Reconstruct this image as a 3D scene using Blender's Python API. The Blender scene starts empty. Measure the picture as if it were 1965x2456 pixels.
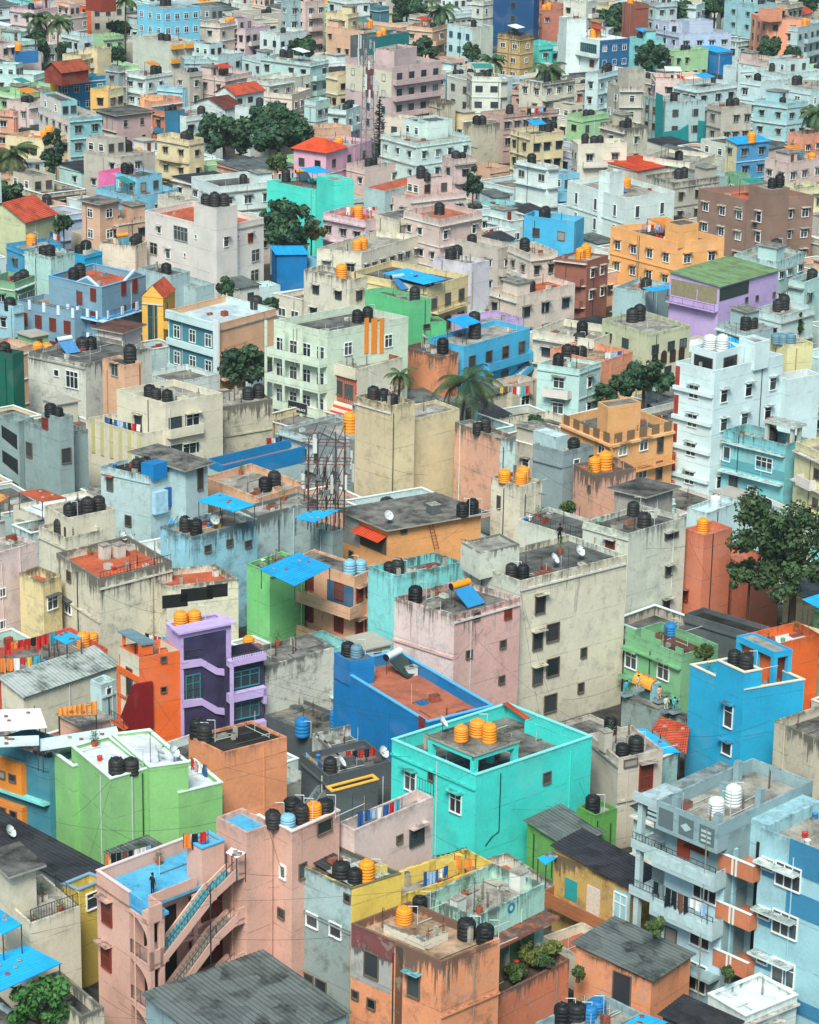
import bpy, math, random
from mathutils import Vector, Matrix
random.seed(7)
sc = bpy.context.scene
# ------------------------------------------------------------ camera, sky, sun, exposure
F_PX, PW, PH, PITCH, ROLL, CAMZ = 6200.0, 1965, 2456, math.radians(17.5), math.radians(1.0), 82.0
cp, sp, cr, sr = math.cos(PITCH), math.sin(PITCH), math.cos(ROLL), math.sin(ROLL)
R0, U0, FW = Vector((1, 0, 0)), Vector((0, sp, cp)), Vector((0, cp, -sp))
CX, CY = cr*R0 + sr*U0, -sr*R0 + cr*U0
cam = bpy.data.cameras.new("camera"); camo = bpy.data.objects.new("camera", cam); sc.collection.objects.link(camo)
camo.matrix_world = Matrix(((CX.x, CY.x, -FW.x, 0), (CX.y, CY.y, -FW.y, 0), (CX.z, CY.z, -FW.z, CAMZ), (0, 0, 0, 1)))
cam.sensor_fit = 'VERTICAL'; cam.sensor_height = 24; cam.lens = 24*F_PX/PH; cam.clip_end = 6000; cam.clip_start = 1
sc.camera = camo
SUN_EL, SUN_AZ = math.radians(50), math.radians(189)      # azimuth clockwise from +Y: behind the camera, a little left
world = bpy.data.worlds.new("World"); sc.world = world; world.use_nodes = True
nt = world.node_tree
sky = nt.nodes.new('ShaderNodeTexSky'); sky.sky_type = 'NISHITA'; sky.sun_disc = False
sky.sun_elevation = SUN_EL; sky.sun_rotation = SUN_AZ; sky.dust_density = 4; sky.air_density = 1.0; sky.ozone_density = .6
tint = nt.nodes.new('ShaderNodeMix'); tint.data_type = 'RGBA'; tint.blend_type = 'MULTIPLY'; tint.inputs[0].default_value = 1; tint.inputs[7].default_value = (.7, .98, 1.1, 1)   # teal tint added to the sky light to cool the shadows
nt.links.new(sky.outputs[0], tint.inputs[6]); nt.links.new(tint.outputs[2], nt.nodes['Background'].inputs[0]); nt.nodes['Background'].inputs[1].default_value = 0.08
sl = bpy.data.lights.new("sun", 'SUN'); sl.energy = 2.8; sl.angle = math.radians(22); sl.color = (1, .96, .88)
so = bpy.data.objects.new("sun", sl); sc.collection.objects.link(so)
sdir = Vector((math.sin(SUN_AZ)*math.cos(SUN_EL), math.cos(SUN_AZ)*math.cos(SUN_EL), math.sin(SUN_EL)))
so.rotation_euler = sdir.to_track_quat('Z', 'Y').to_euler(); so.location = (0, 0, 300)
sc.view_settings.view_transform = 'Standard'; sc.view_settings.look = 'None'; sc.view_settings.gamma = 1
sc.view_settings.use_curve_mapping = False; sc.view_settings.exposure = 0.64
sc.cycles.use_denoising = True; sc.cycles.max_bounces = 4; sc.cycles.diffuse_bounces = 2

# ------------------------------------------------------------ pixel <-> world
TILE = dict(A=(0, 1850), B=(640, 1850), C=(1265, 1850), D=(0, 1350), E=(640, 1350), F=(1265, 1350), G=(0, 900), H=(640, 900),
            I=(1265, 900), J=(0, 450), K=(640, 450), L=(1265, 450), M=(0, 0), N=(640, 0), O=(1265, 0))
ZS = 1725/700
CAM = Vector((0, 0, CAMZ))
def ray(tile, x, y):
    ox, oy = TILE[tile]
    px, py = ox + x/ZS, oy + y/ZS
    return ((px-PW/2)/F_PX*CX - (py-PH/2)/F_PX*CY + FW).normalized()
def onz(tile, x, y, z):
    d = ray(tile, x, y); return CAM + d*((z-CAMZ)/d.z)
def proj(p):
    d = Vector(p) - CAM; w = d.dot(FW)
    return PW/2 + F_PX*d.dot(CX)/w, PH/2 - F_PX*d.dot(CY)/w

# ------------------------------------------------------------ materials
def lin(c): return tuple((v/12.92 if v <= .04045 else ((v+.055)/1.055)**2.4) for v in c)
def hexc(h): return lin(tuple(int(h[i:i+2], 16)/255 for i in (0, 2, 4)))
PAL = dict(pink='DDAE9C', ltpink='E0C9C2', pinkr='DDAFA5', green='8CC67C', green2='5FA04C', white='D6E4DE', cream='DAD2BA', grey='8DA19F', dgrey='565E60',
 blgrey='8FAAAE', yellow='EBCB5E', salmon='E4976C', salmon2='CF7E5C', mint='A8D6C6', yelstain='CDA65E', iceblue='9CC8D0', orange='E8692A', lilac='C4ABD8',
 redp='D95E48', tealw='3F8494', stgrey='93A3A0', stwhite='CFCFC2', blue='0478B6', aqua='80D8D6', cyan='40DACE', blue2='22A8D2', mgreen='79B383', beige='C8BCAC',
 creamg='D0D4C4', salmonr='D98264', icegrey='B2CACA', pblue='96CCDA', peach='E2B08C', dblue='0A80BC', stcream='C9BFA6', tan='CDBB97', creamy='E0CFA6',
 pinkst='DFA98E', mintw='CBE3DA', orangep='E8A668', mgreen2='7CCB7E', grey2='8B9B9C', tano='E4AA70', tealw2='D4E8E8', paleyel='DED6A0', greyb='A8A298',
 icewhite='C4DEDC', offwhite='DDD5CC', redfloor='C9583C', sky='7C9FB2', gold='E8B048', brown='917465', lilacw='D2CCD2', mintcream='CFDDC6', yelcream='E2CE9A',
 mgreen3='5FBD80', sky3='46B2DC', pinklil='E0C2C6', pinkl='D9BDB2', creamp='E0CDB8', apricot='F2B06C', brick='9A5A48', icemint='B4DAD2', mag='E474A8',
 greige='BDB5A4', aquag='7CC2C8', dustpink='CDA9A4', coral='E47D48', blueteal='1C82A8', sky4='78C4DE', dustl='D6C0B6', pinkgrey='CDB3B0', candy='E3AEC2',
 pinkbrown='BE9A8C', navy='1E4E7A', navyb='286690', lime2='7FD07A', greyice='A2BEBE', iceteal='98CCD2', salmonp='E79A78', lavender='B4C2D8', lgreen='A2D596',
 skyroof='3E9BD0', turq='4ADAC6', azure='1AA0D0', dgreen='12604F', maroon='7E1418', lblue='55ACDC', pgreen='C4C9A0', black='15191C', concrete='A8A497',
 darkred='8E3A2C', frame='C9CCC6', wood='6E3526', steel='3A4246', purple='3C3650', net='1F7F80', pvc='BCC3BF', soil='5C4F3A', rust='A2452C', tile='CF5233')
MATS = {}
class NT:
    def __init__(s, name):
        s.m = bpy.data.materials.new(name); s.m.use_nodes = True; s.t = s.m.node_tree; s.b = s.t.nodes['Principled BSDF']
        s.b.inputs['Roughness'].default_value = .85
        s.b.inputs['Specular IOR Level'].default_value = .25
    def n(s, typ, **kw):
        nd = s.t.nodes.new(typ)
        for k, v in kw.items(): setattr(nd, k, v)
        return nd
    def l(s, a, b): s.t.links.new(a, b)
    def val(s, sock, v):
        if isinstance(v, (int, float, tuple)): sock.default_value = v if not isinstance(v, tuple) or len(v) != 3 or sock.type != 'RGBA' else (*v, 1)
        else: s.l(v, sock)
    def math(s, op, a, b=0.0, clamp=False):
        nd = s.n('ShaderNodeMath', operation=op, use_clamp=clamp); s.val(nd.inputs[0], a); s.val(nd.inputs[1], b); return nd.outputs[0]
    def mix(s, f, a, b, mode='MIX'):
        nd = s.n('ShaderNodeMix', data_type='RGBA', blend_type=mode); s.val(nd.inputs[0], f); s.val(nd.inputs[6], a); s.val(nd.inputs[7], b); return nd.outputs[2]
    def ramp(s, f, lo, hi):
        nd = s.n('ShaderNodeMapRange', clamp=True); s.val(nd.inputs[0], f); nd.inputs[1].default_value = lo; nd.inputs[2].default_value = hi; return nd.outputs[0]
    def coords(s):
        tc = s.n('ShaderNodeTexCoord'); oi = s.n('ShaderNodeObjectInfo')
        v = s.n('ShaderNodeVectorMath', operation='MULTIPLY_ADD'); cb = s.n('ShaderNodeCombineXYZ')
        s.l(oi.outputs['Random'], cb.inputs[0]); s.l(oi.outputs['Random'], cb.inputs[1])
        s.l(cb.outputs[0], v.inputs[0]); v.inputs[1].default_value = (90, 170, 0); s.l(tc.outputs['Object'], v.inputs[2])
        return tc, v.outputs[0], oi
    def noise(s, vec, scale, detail=3, rough=.6, sc3=None):
        if sc3:
            mp = s.n('ShaderNodeVectorMath', operation='MULTIPLY'); s.l(vec, mp.inputs[0]); mp.inputs[1].default_value = sc3; vec = mp.outputs[0]
        nd = s.n('ShaderNodeTexNoise'); s.l(vec, nd.inputs['Vector']); nd.inputs['Scale'].default_value = scale
        nd.inputs['Detail'].default_value = detail; nd.inputs['Roughness'].default_value = rough; return nd.outputs['Fac']
def sep2(q, v):
    x = q.n('ShaderNodeSeparateXYZ'); q.l(v, x.inputs[0]); return x.outputs[2]
def wall(col, st=1.0):
    k = ('wall', col, st)
    if k in MATS: return MATS[k]
    mute = .02
    if col[-1:] == '~': mute = .16
    c = hexc(PAL.get(col.rstrip('~'), col.rstrip('~'))); lm = .3*c[0]+.55*c[1]+.15*c[2]; c = tuple((x*(1-mute)+lm*mute)*.97 for x in c); q = NT('plaster_'+col.rstrip('~'))
    tc, v, oi = q.coords()
    big = q.noise(v, .3, 5, .65); fine = q.noise(v, 5.0, 5, .7)
    tone = q.math('ADD', q.math('MULTIPLY', q.ramp(big, .3, .7), .24), .86)
    tone = q.math('ADD', tone, q.math('MULTIPLY', q.math('SUBTRACT', fine, .5), .34))
    vm = q.n('ShaderNodeMix', data_type='RGBA', blend_type='MULTIPLY'); vm.inputs[0].default_value = 1; vm.inputs[6].default_value = (*c, 1); q.l(tone, vm.inputs[7])
    col0 = vm.outputs[2]
    # repainted / faded patches
    pat = q.ramp(q.noise(v, .16, 2, .5, (1, 1, 1.6)), .55, .6)
    col0 = q.mix(q.math('MULTIPLY', pat, .05), col0, (.62, .6, .54))
    if st >= 1.3:
        pe = q.ramp(q.noise(v, .75, 8, .78), .57, .585); col0 = q.mix(q.math('MULTIPLY', pe, .42), col0, (.36, .34, .3))
    sepz = q.n('ShaderNodeSeparateXYZ'); q.l(tc.outputs['Generated'], sepz.inputs[0])
    top = q.ramp(sepz.outputs[2], .45, 1.0); low = q.ramp(sepz.outputs[2], .25, 0.0)
    streak = q.noise(v, 1.0, 6, .72, (2.6, 2.6, .16))
    thr = q.math('SUBTRACT', .66, q.math('MULTIPLY', q.math('POWER', top, 2.0), .14*min(st, 2.2)))
    d = q.math('MULTIPLY', q.math('SUBTRACT', streak, thr), 10.0, True)
    blot = q.ramp(q.noise(v, .55, 6, .75), .52, .68)
    d = q.math('MULTIPLY', d, q.ramp(q.noise(v, .22, 2, .5, (1, 1, .3)), .35, .6))
    fz = q.math('FRACT', q.math('MULTIPLY', sep2(q, v), 1/3.05)); ln = q.math('MULTIPLY', q.math('LESS_THAN', fz, .03), q.ramp(q.noise(v, .8, 3, .6), .4, .55))
    g = q.math('ADD', q.math('MULTIPLY', d, .5*st), q.math('ADD', q.math('MULTIPLY', blot, .22*st), q.math('MULTIPLY', ln, .3)))
    g = q.math('ADD', g, q.math('MULTIPLY', q.math('MULTIPLY', low, q.ramp(fine, .3, .6)), .22*min(st, 1.5)), True)
    edge = q.math('MULTIPLY', q.ramp(sepz.outputs[2], .93, 1.0), q.ramp(q.noise(v, 1.3, 5, .7), .4, .6))
    g = q.math('ADD', g, q.math('MULTIPLY', edge, .45*st), True)
    q.l(q.mix(q.math('MINIMUM', g, .82), col0, (.055, .056, .05)), q.b.inputs['Base Color'])
    bp = q.n('ShaderNodeBump'); bp.inputs['Strength'].default_value = .25; bp.inputs['Distance'].default_value = .05; q.l(fine, bp.inputs['Height']); q.l(bp.outputs[0], q.b.inputs['Normal'])
    MATS[k] = q.m; return q.m
ROOFS = dict(ground=('4A4843', '201F1D'), concrete=('A9A598', '63605A'), oldroof=('85827A', '2E2E2B'), oldfloor=('827F77', '2A2A27'), darkroof=('6A6964', '2B2B29'), darkfloor=('6E6F6B', '363733'),
 blackroof=('33332F', '171716'), white=('DDE3E2', 'B5BDBD'), redfloor=('C4613F', '8A4A36'), terracotta=('B5694E', '8A5544'), concwarm=('B99B80', '65533F'),
 bluefloor=('5FB4D6', '4597BB'), brownroof=('6C4A3C', '3C2C26'), brickfloor=('C07A5C', '7D5646'), paleroof=('C5D4D4', '8FA3A6'), soil=('5C5240', '2F2C20'),
 magr=('D87FA8', 'B06080'), paleblue=('A9CFDD', '7FA8B5'))
def roofm(name):
    k = ('roof', name)
    if k in MATS: return MATS[k]
    if name not in ROOFS: return sheetm(name)
    a, b = ROOFS[name]; a = hexc(a); b = hexc(b); q = NT('roof_'+name); tc, v, oi = q.coords()
    n1 = q.ramp(q.noise(v, .45, 7, .72), .38, .64); n2 = q.noise(v, 3.5, 6, .75)
    cc = q.mix(n1, a, b)
    spot = q.ramp(q.noise(v, 1.1, 7, .8), .56, .66); cc = q.mix(q.math('MULTIPLY', spot, .6), cc, tuple(x*.35 for x in b))
    pale = q.ramp(q.noise(v, .8, 6, .7), .33, .27); cc = q.mix(q.math('MULTIPLY', pale, .5), cc, tuple(min(.8, x*1.5+.05) for x in a))
    t = q.math('ADD', q.math('MULTIPLY', n2, .5), .75)
    vm = q.n('ShaderNodeMix', data_type='RGBA', blend_type='MULTIPLY'); vm.inputs[0].default_value = 1; q.l(cc, vm.inputs[6]); q.l(t, vm.inputs[7])
    q.l(vm.outputs[2], q.b.inputs['Base Color']); q.b.inputs['Roughness'].default_value = .95
    MATS[k] = q.m; return q.m
def plain(col, rough=.6, spec=.4, var=.12, metal=0.0, scale=2.0, alpha=None):
    k = ('plain', col, rough, metal, alpha)
    if k in MATS: return MATS[k]
    col = col.rstrip('~'); c = hexc(PAL.get(col, col)); q = NT('paint_'+col); tc, v, oi = q.coords()
    n = q.noise(v, scale, 5, .65); t = q.math('ADD', q.math('MULTIPLY', q.math('SUBTRACT', n, .5), var*3), 1.0)
    vm = q.n('ShaderNodeMix', data_type='RGBA', blend_type='MULTIPLY'); vm.inputs[0].default_value = 1; vm.inputs[6].default_value = (*c, 1); q.l(t, vm.inputs[7])
    q.l(vm.outputs[2], q.b.inputs['Base Color']); q.b.inputs['Roughness'].default_value = rough; q.b.inputs['Specular IOR Level'].default_value = spec; q.b.inputs['Metallic'].default_value = metal
    if alpha: q.b.inputs['Alpha'].default_value = alpha
    MATS[k] = q.m; return q.m
SHEETS = dict(bluesheet=('22A2DE', '14709E'), corrgrey=('5E6562', '1B201F'), corrpatch=('A9B3AA', '3F4641'), corrpale=('C4D6D6', '8FA4A8'), greensheet=('7C9A6A', '5E6B4C'), rustsheet=('A34E33', '5B3426'), whitesheet=('E2E8E8', 'BFCACC'), redsheet=('D14B26', '9C3A22'),
 tileroof=('CF5A3C', '8E3B2A'), browntile=('7A4034', '4A2B26'), blackroof=('35363A', '161817'), tealsheet=('3A8F86', '2A6C68'), brownsheet=('A58B72', '75604E'), orangesheet=('D98A3A', 'A5672B'))
def sheetm(name):
    k = ('sheet', name)
    if k in MATS: return MATS[k]
    base = name.replace('_shaded', '')
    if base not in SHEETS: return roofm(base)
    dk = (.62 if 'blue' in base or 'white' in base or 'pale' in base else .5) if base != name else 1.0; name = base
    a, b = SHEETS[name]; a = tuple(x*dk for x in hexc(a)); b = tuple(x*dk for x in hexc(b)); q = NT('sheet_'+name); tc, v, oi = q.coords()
    n = q.ramp(q.noise(v, .5, 7, .75), .47, .68); n2 = q.noise(v, 4, 5, .7)
    cc = q.mix(q.math('MULTIPLY', n, .6 if 'blue' in name or 'white' in name else 1.0), a, b)
    if name in ('corrpatch', 'corrgrey', 'blackroof'):
        br = q.n('ShaderNodeTexVoronoi', feature='F1'); br.inputs['Scale'].default_value = .8; q.l(v, br.inputs['Vector'])
        sep = q.n('ShaderNodeSeparateColor'); q.l(br.outputs['Color'], sep.inputs[0])
        cc = q.mix(q.math('MULTIPLY', q.ramp(sep.outputs[0], .45, .55), .45), cc, tuple(min(.5, x*1.6) for x in a))
    t = q.math('ADD', q.math('MULTIPLY', n2, .4), .8)
    if 'tile' in name:
        wv = q.n('ShaderNodeTexWave', bands_direction='Y'); wv.inputs['Scale'].default_value = 5; wv.inputs['Distortion'].default_value = .4; q.l(tc.outputs['Generated'], wv.inputs[0]); t = q.math('MULTIPLY', t, q.math('ADD', q.math('MULTIPLY', q.ramp(wv.outputs['Fac'], .1, .5), .55), .5))
    vm = q.n('ShaderNodeMix', data_type='RGBA', blend_type='MULTIPLY'); vm.inputs[0].default_value = 1; q.l(cc, vm.inputs[6]); q.l(t, vm.inputs[7])
    q.l(vm.outputs[2], q.b.inputs['Base Color']); q.b.inputs['Roughness'].default_value = .6
    MATS[k] = q.m; return q.m
def glassm():
    k = 'glass'
    if k in MATS: return MATS[k]
    q = NT('window_glass'); oi = q.n('ShaderNodeObjectInfo')
    cu = q.math('GREATER_THAN', oi.outputs['Random'], .95); q.l(q.mix(cu, q.mix(oi.outputs['Random'], (.01, .014, .018), (.075, .09, .1)), (.3, .29, .26)), q.b.inputs['Base Color']); q.b.inputs['Roughness'].default_value = .15; q.b.inputs['Specular IOR Level'].default_value = .5
    MATS[k] = q.m; return q.m

# ------------------------------------------------------------ mesh helpers
COL = sc.collection
class MB:
    def __init__(s): s.v = []; s.f = []; s.m = []; s.mats = []
    def mi(s, mat):
        if mat not in s.mats: s.mats.append(mat)
        return s.mats.index(mat)
    def face(s, pts, mat):
        i = len(s.v); s.v += [tuple(p) for p in pts]; s.f.append(tuple(range(i, i+len(pts)))); s.m.append(s.mi(mat))
    def hexa(s, lo, hi, mat, T=lambda a, b, c: (a, b, c)):
        (x0, y0, z0), (x1, y1, z1) = lo, hi
        i = len(s.v); s.v += [tuple(T(*p)) for p in ((x0, y0, z0), (x1, y0, z0), (x1, y1, z0), (x0, y1, z0), (x0, y0, z1), (x1, y0, z1), (x1, y1, z1), (x0, y1, z1))]
        k = s.mi(mat)
        for f in ((0, 3, 2, 1), (4, 5, 6, 7), (0, 1, 5, 4), (1, 2, 6, 5), (2, 3, 7, 6), (3, 0, 4, 7)): s.f.append(tuple(i+j for j in f)); s.m.append(k)
    def bar(s, a, b, r, mat, n=4):
        a = Vector(a); b = Vector(b); d = b-a
        if d.length < 1e-4: return
        d.normalize(); x = d.orthogonal().normalized(); y = d.cross(x); i = len(s.v); k = s.mi(mat)
        for p in (a, b):
            for j in range(n): w = 2*math.pi*j/n + .785; s.v.append(tuple(p + x*r*math.cos(w) + y*r*math.sin(w)))
        for j in range(n): s.f.append((i+j, i+(j+1) % n, i+n+(j+1) % n, i+n+j)); s.m.append(k)
        s.f.append(tuple(i+n+j for j in range(n))); s.m.append(k); s.f.append(tuple(i+n-1-j for j in range(n))); s.m.append(k)
    def lathe(s, prof, mat, n=20, off=(0, 0, 0), cap=True):
        i = len(s.v); k = s.mi(mat); ox, oy, oz = off
        for r, z in prof:
            for j in range(n): w = 2*math.pi*j/n; s.v.append((ox+r*math.cos(w), oy+r*math.sin(w), oz+z))
        for q in range(len(prof)-1):
            for j in range(n): s.f.append((i+q*n+j, i+q*n+(j+1) % n, i+(q+1)*n+(j+1) % n, i+(q+1)*n+j)); s.m.append(k)
        if cap: s.f.append(tuple(i+(len(prof)-1)*n+j for j in range(n))); s.m.append(k)
    def mesh(s, name, smooth=False):
        me = bpy.data.meshes.new(name); me.from_pydata(s.v, [], s.f)
        for m in s.mats: me.materials.append(m)
        me.polygons.foreach_set('material_index', s.m)
        if smooth: me.polygons.foreach_set('use_smooth', [True]*len(s.f))
        me.update(); return me
def link(name, me, parent=None, loc=(0, 0, 0), rz=0.0, sc3=None):
    o = bpy.data.objects.new(name, me); COL.objects.link(o); o.location = loc
    if rz: o.rotation_euler = (0, 0, rz)
    if sc3: o.scale = sc3
    if parent: o.parent = parent
    return o
def put(name, mb, parent=None, loc=(0, 0, 0), smooth=False): return link(name, mb.mesh(name, smooth), parent, loc)
def tag(o, label, cat, group=None):
    o['label'] = label; o['category'] = cat
    if group: o['group'] = group
    return o

# ------------------------------------------------------------ houses
HOUSES = []; BLOCKS = []
class House:
    def __init__(s, name, loc, label, cat='house'):
        s.e = link(name, None, None, loc); s.loc = Vector(loc); s.label = label; s.e['label'] = label; s.e['category'] = cat; s.blocks = []; s.things = []; HOUSES.append(s)
    def rel(s, p): return Vector(p) - s.loc
class Block:
    """a four-sided volume standing in frame N + s*u + t*v, z absolute; right face t=0, left face s=0"""
    def __init__(b, house, N, L, R, h, zb, tile=None):
        b.house = house; b.h = h; b.zb = zb
        P = [onz(tile, *q, h) for q in (N, L, R)] if tile else [Vector(q) for q in (N, L, R)]
        n, l, r = [Vector((p.x, p.y, 0)) for p in P]
        u = r-n; v = l-n; b.UL, b.VL = u.length, v.length; u.normalize(); v.normalize()
        if tile and tile in 'MNO': b.UL, b.VL = min(b.UL, 16), min(b.VL, 16)
        a = math.degrees(math.acos(max(-1, min(1, u.dot(v)))))
        lim = 9
        if abs(a-90) > lim:      # pull both sides towards a right angle
            k = math.radians((abs(a-90)-lim)/2)*(1 if a > 90 else -1)
            u = Matrix.Rotation(k, 3, 'Z') @ u; v = Matrix.Rotation(-k, 3, 'Z') @ v
        b.n, b.u, b.v = n, u, v; b.par = 0; b.roofz = h
        BLOCKS.append(b)
        if house: house.blocks.append(b)
    def w(b, s, t, z): return b.n + b.u*s + b.v*t + Vector((0, 0, z))
    def T(b, s, t, z): return b.w(s, t, z) - b.house.loc
    def box(b, name, s0, s1, t0, t1, z0, z1, mat, parent=None):
        m = MB(); m.hexa((s0, t0, z0), (s1, t1, z1), mat, b.T); return put(name, m, parent or b.house.e)
    def st(b, p):
        d = Vector((p.x, p.y, 0)) - b.n; det = b.u.x*b.v.y - b.u.y*b.v.x
        return (d.x*b.v.y - d.y*b.v.x)/det, (b.u.x*d.y - b.u.y*d.x)/det
    def face_hit(b, tile, x, y, face, off=0.0):
        d = ray(tile, x, y); nrm = Vector((b.v.y, -b.v.x, 0)) if face == 'L' else Vector((b.u.y, -b.u.x, 0))
        o = b.n - (b.u if face == 'L' else b.v)*off; den = d.dot(nrm)
        if abs(den) < 1e-6: return None
        k = (o-CAM).dot(nrm)/den
        if k <= 0: return None
        p = CAM + d*k; s, t = b.st(p); return (t if face == 'L' else s), p.z, k
    def fz(b, tile, x, y, face, off=0.0): a, z, k = b.face_hit(tile, x, y, face, off); return a, z
def shell(b, wl, wr, roof, par=.8, st=1.0, cop=None, kind='flat'):
    """walls + parapet + roof of a block"""
    e = b.house.e; ML, MR = wall(wl, st), wall(wr, st); U, V, h, zb = b.UL, b.VL, b.h, b.zb
    m = MB(); T = b.T; th = .17
    if kind == 'flat' and (U < 1.0 or V < 1.0): par = 0.0
    quad = lambda pts, mat: m.face([T(*p) for p in pts], mat)
    quad([(0, 0, zb), (U, 0, zb), (U, 0, h), (0, 0, h)], MR); quad([(0, V, zb), (0, 0, zb), (0, 0, h), (0, V, h)], ML)
    quad([(U, 0, zb), (U, V, zb), (U, V, h), (U, 0, h)], MR); quad([(U, V, zb), (0, V, zb), (0, V, h), (U, V, h)], ML)
    if kind == 'flat':
        b.par = par; b.roofz = h-par
        if par > 0:
            i = [(0, 0), (U, 0), (U, V), (0, V)]; j = [(th, th), (U-th, th), (U-th, V-th), (th, V-th)]
            for a in range(4):
                c = (a+1) % 4
                quad([(*i[a], h), (*i[c], h), (*j[c], h), (*j[a], h)], MR)
                quad([(*j[c], h-par-.02), (*j[a], h-par-.02), (*j[a], h), (*j[c], h)], MR if a in (0, 2) else ML)
        put('wall', m, e)
        r = MB(); r.face([T(th*.5, th*.5, h-par), T(U-th*.5, th*.5, h-par), T(U-th*.5, V-th*.5, h-par), T(th*.5, V-th*.5, h-par)] if par > 0 else [T(0, 0, h), T(U, 0, h), T(U, V, h), T(0, V, h)], roofm(roof)); put('roof', r, e)
        if cop:
            r = MB(); M = plain(cop, .8, .2); o = .05
            for (s0, s1, t0, t1) in ((-o, U+o, -o, th+o), (-o, U+o, V-th-o, V+o), (-o, th+o, th+o, V-th-o), (U-th-o, U+o, th+o, V-th-o)): r.hexa((s0, t0, h+.003), (s1, t1, h+.09), M, T)
            put('coping', r, e)
    elif kind == 'slab':
        put('wall', m, e); o = .55; r = MB(); r.hexa((-o, -o, h), (U+o, V+o, h+.16), wall('concrete', 2.0), T); put('eaves', r, e)
        r = MB(); r.face([T(-o, -o, h+.165), T(U+o, -o, h+.165), T(U+o, V+o, h+.165), T(-o, V+o, h+.165)], roofm(roof)); put('roof', r, e); b.roofz = h+.165
    elif kind == 'sheet':
        put('wall', m, e); sheet_mesh('roof', [T(-.25, -.3, h+.02), T(-.25, V+.3, h+.55), T(U+.25, V+.3, h+.55), T(U+.25, -.3, h+.02)], roof, e)
        r = MB(); r.face([T(0, 0, h), T(U, 0, h), T(U, V, h), T(0, V, h)], ML)
        for s in (0.0, U): r.face([T(s, 0, h), T(s, V, h), T(s, V, h+.5)], ML)
        r.face([T(0, V, h), T(U, V, h), T(U, V, h+.5), T(0, V, h+.5)], ML); put('gable', r, e)
    elif kind == 'gable':
        put('wall', m, e); rz = h + min(U, V)*.3; o = .4; M = sheetm(roof)
        sheet_mesh('roof', [T(-o, -o, h-.1), T(-o, V/2, rz), T(U+o, V/2, rz), T(U+o, -o, h-.1)], roof, e)
        sheet_mesh('roof', [T(U+o, V+o, h-.1), T(U+o, V/2, rz), T(-o, V/2, rz), T(-o, V+o, h-.1)], roof, e)
        r = MB(); r.face([T(0, 0, h), T(0, V, h), T(0, V/2, rz-.12)], ML); r.face([T(U, 0, h), T(U, V, h), T(U, V/2, rz-.12)], ML); put('gable', r, e)
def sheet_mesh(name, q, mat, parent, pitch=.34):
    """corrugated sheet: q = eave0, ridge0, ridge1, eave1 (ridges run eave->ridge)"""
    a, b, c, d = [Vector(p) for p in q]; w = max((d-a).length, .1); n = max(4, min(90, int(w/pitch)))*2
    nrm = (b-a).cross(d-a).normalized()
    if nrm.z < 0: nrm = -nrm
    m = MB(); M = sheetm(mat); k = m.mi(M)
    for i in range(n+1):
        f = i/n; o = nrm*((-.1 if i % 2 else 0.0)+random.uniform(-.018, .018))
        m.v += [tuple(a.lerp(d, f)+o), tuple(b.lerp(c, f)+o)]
    k2 = m.mi(sheetm(mat+'_shaded'))  # every second slope in a darkened copy: shade painted into the corrugation
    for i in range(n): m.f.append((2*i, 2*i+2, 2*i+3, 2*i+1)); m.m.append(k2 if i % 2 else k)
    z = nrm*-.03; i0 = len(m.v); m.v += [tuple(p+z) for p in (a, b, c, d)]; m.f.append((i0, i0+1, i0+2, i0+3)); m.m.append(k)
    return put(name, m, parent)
def locate(tile, x, y):
    """first roof that the ray meets: (point, block)"""
    d = ray(tile, x, y); best = None
    for b in BLOCKS:
        k = (b.roofz-CAMZ)/d.z; p = CAM+d*k; s, t = b.st(p)
        if -.3 <= s <= b.UL+.3 and -.3 <= t <= b.VL+.3 and (best is None or k < best[0]): best = (k, p, b)
    if best: return best[1], best[2]
    return onz(tile, x, y, 0), None
def wall_at(tile, x, y):
    best = None
    for b in BLOCKS:
        for f in 'LR':
            r = b.face_hit(tile, x, y, f)
            if not r: continue
            a, z, k = r
            if 0 <= a <= (b.VL if f == 'L' else b.UL) and b.zb <= z <= b.h and (best is None or k < best[0]): best = (k, b, f, a, z)
    return best
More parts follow.
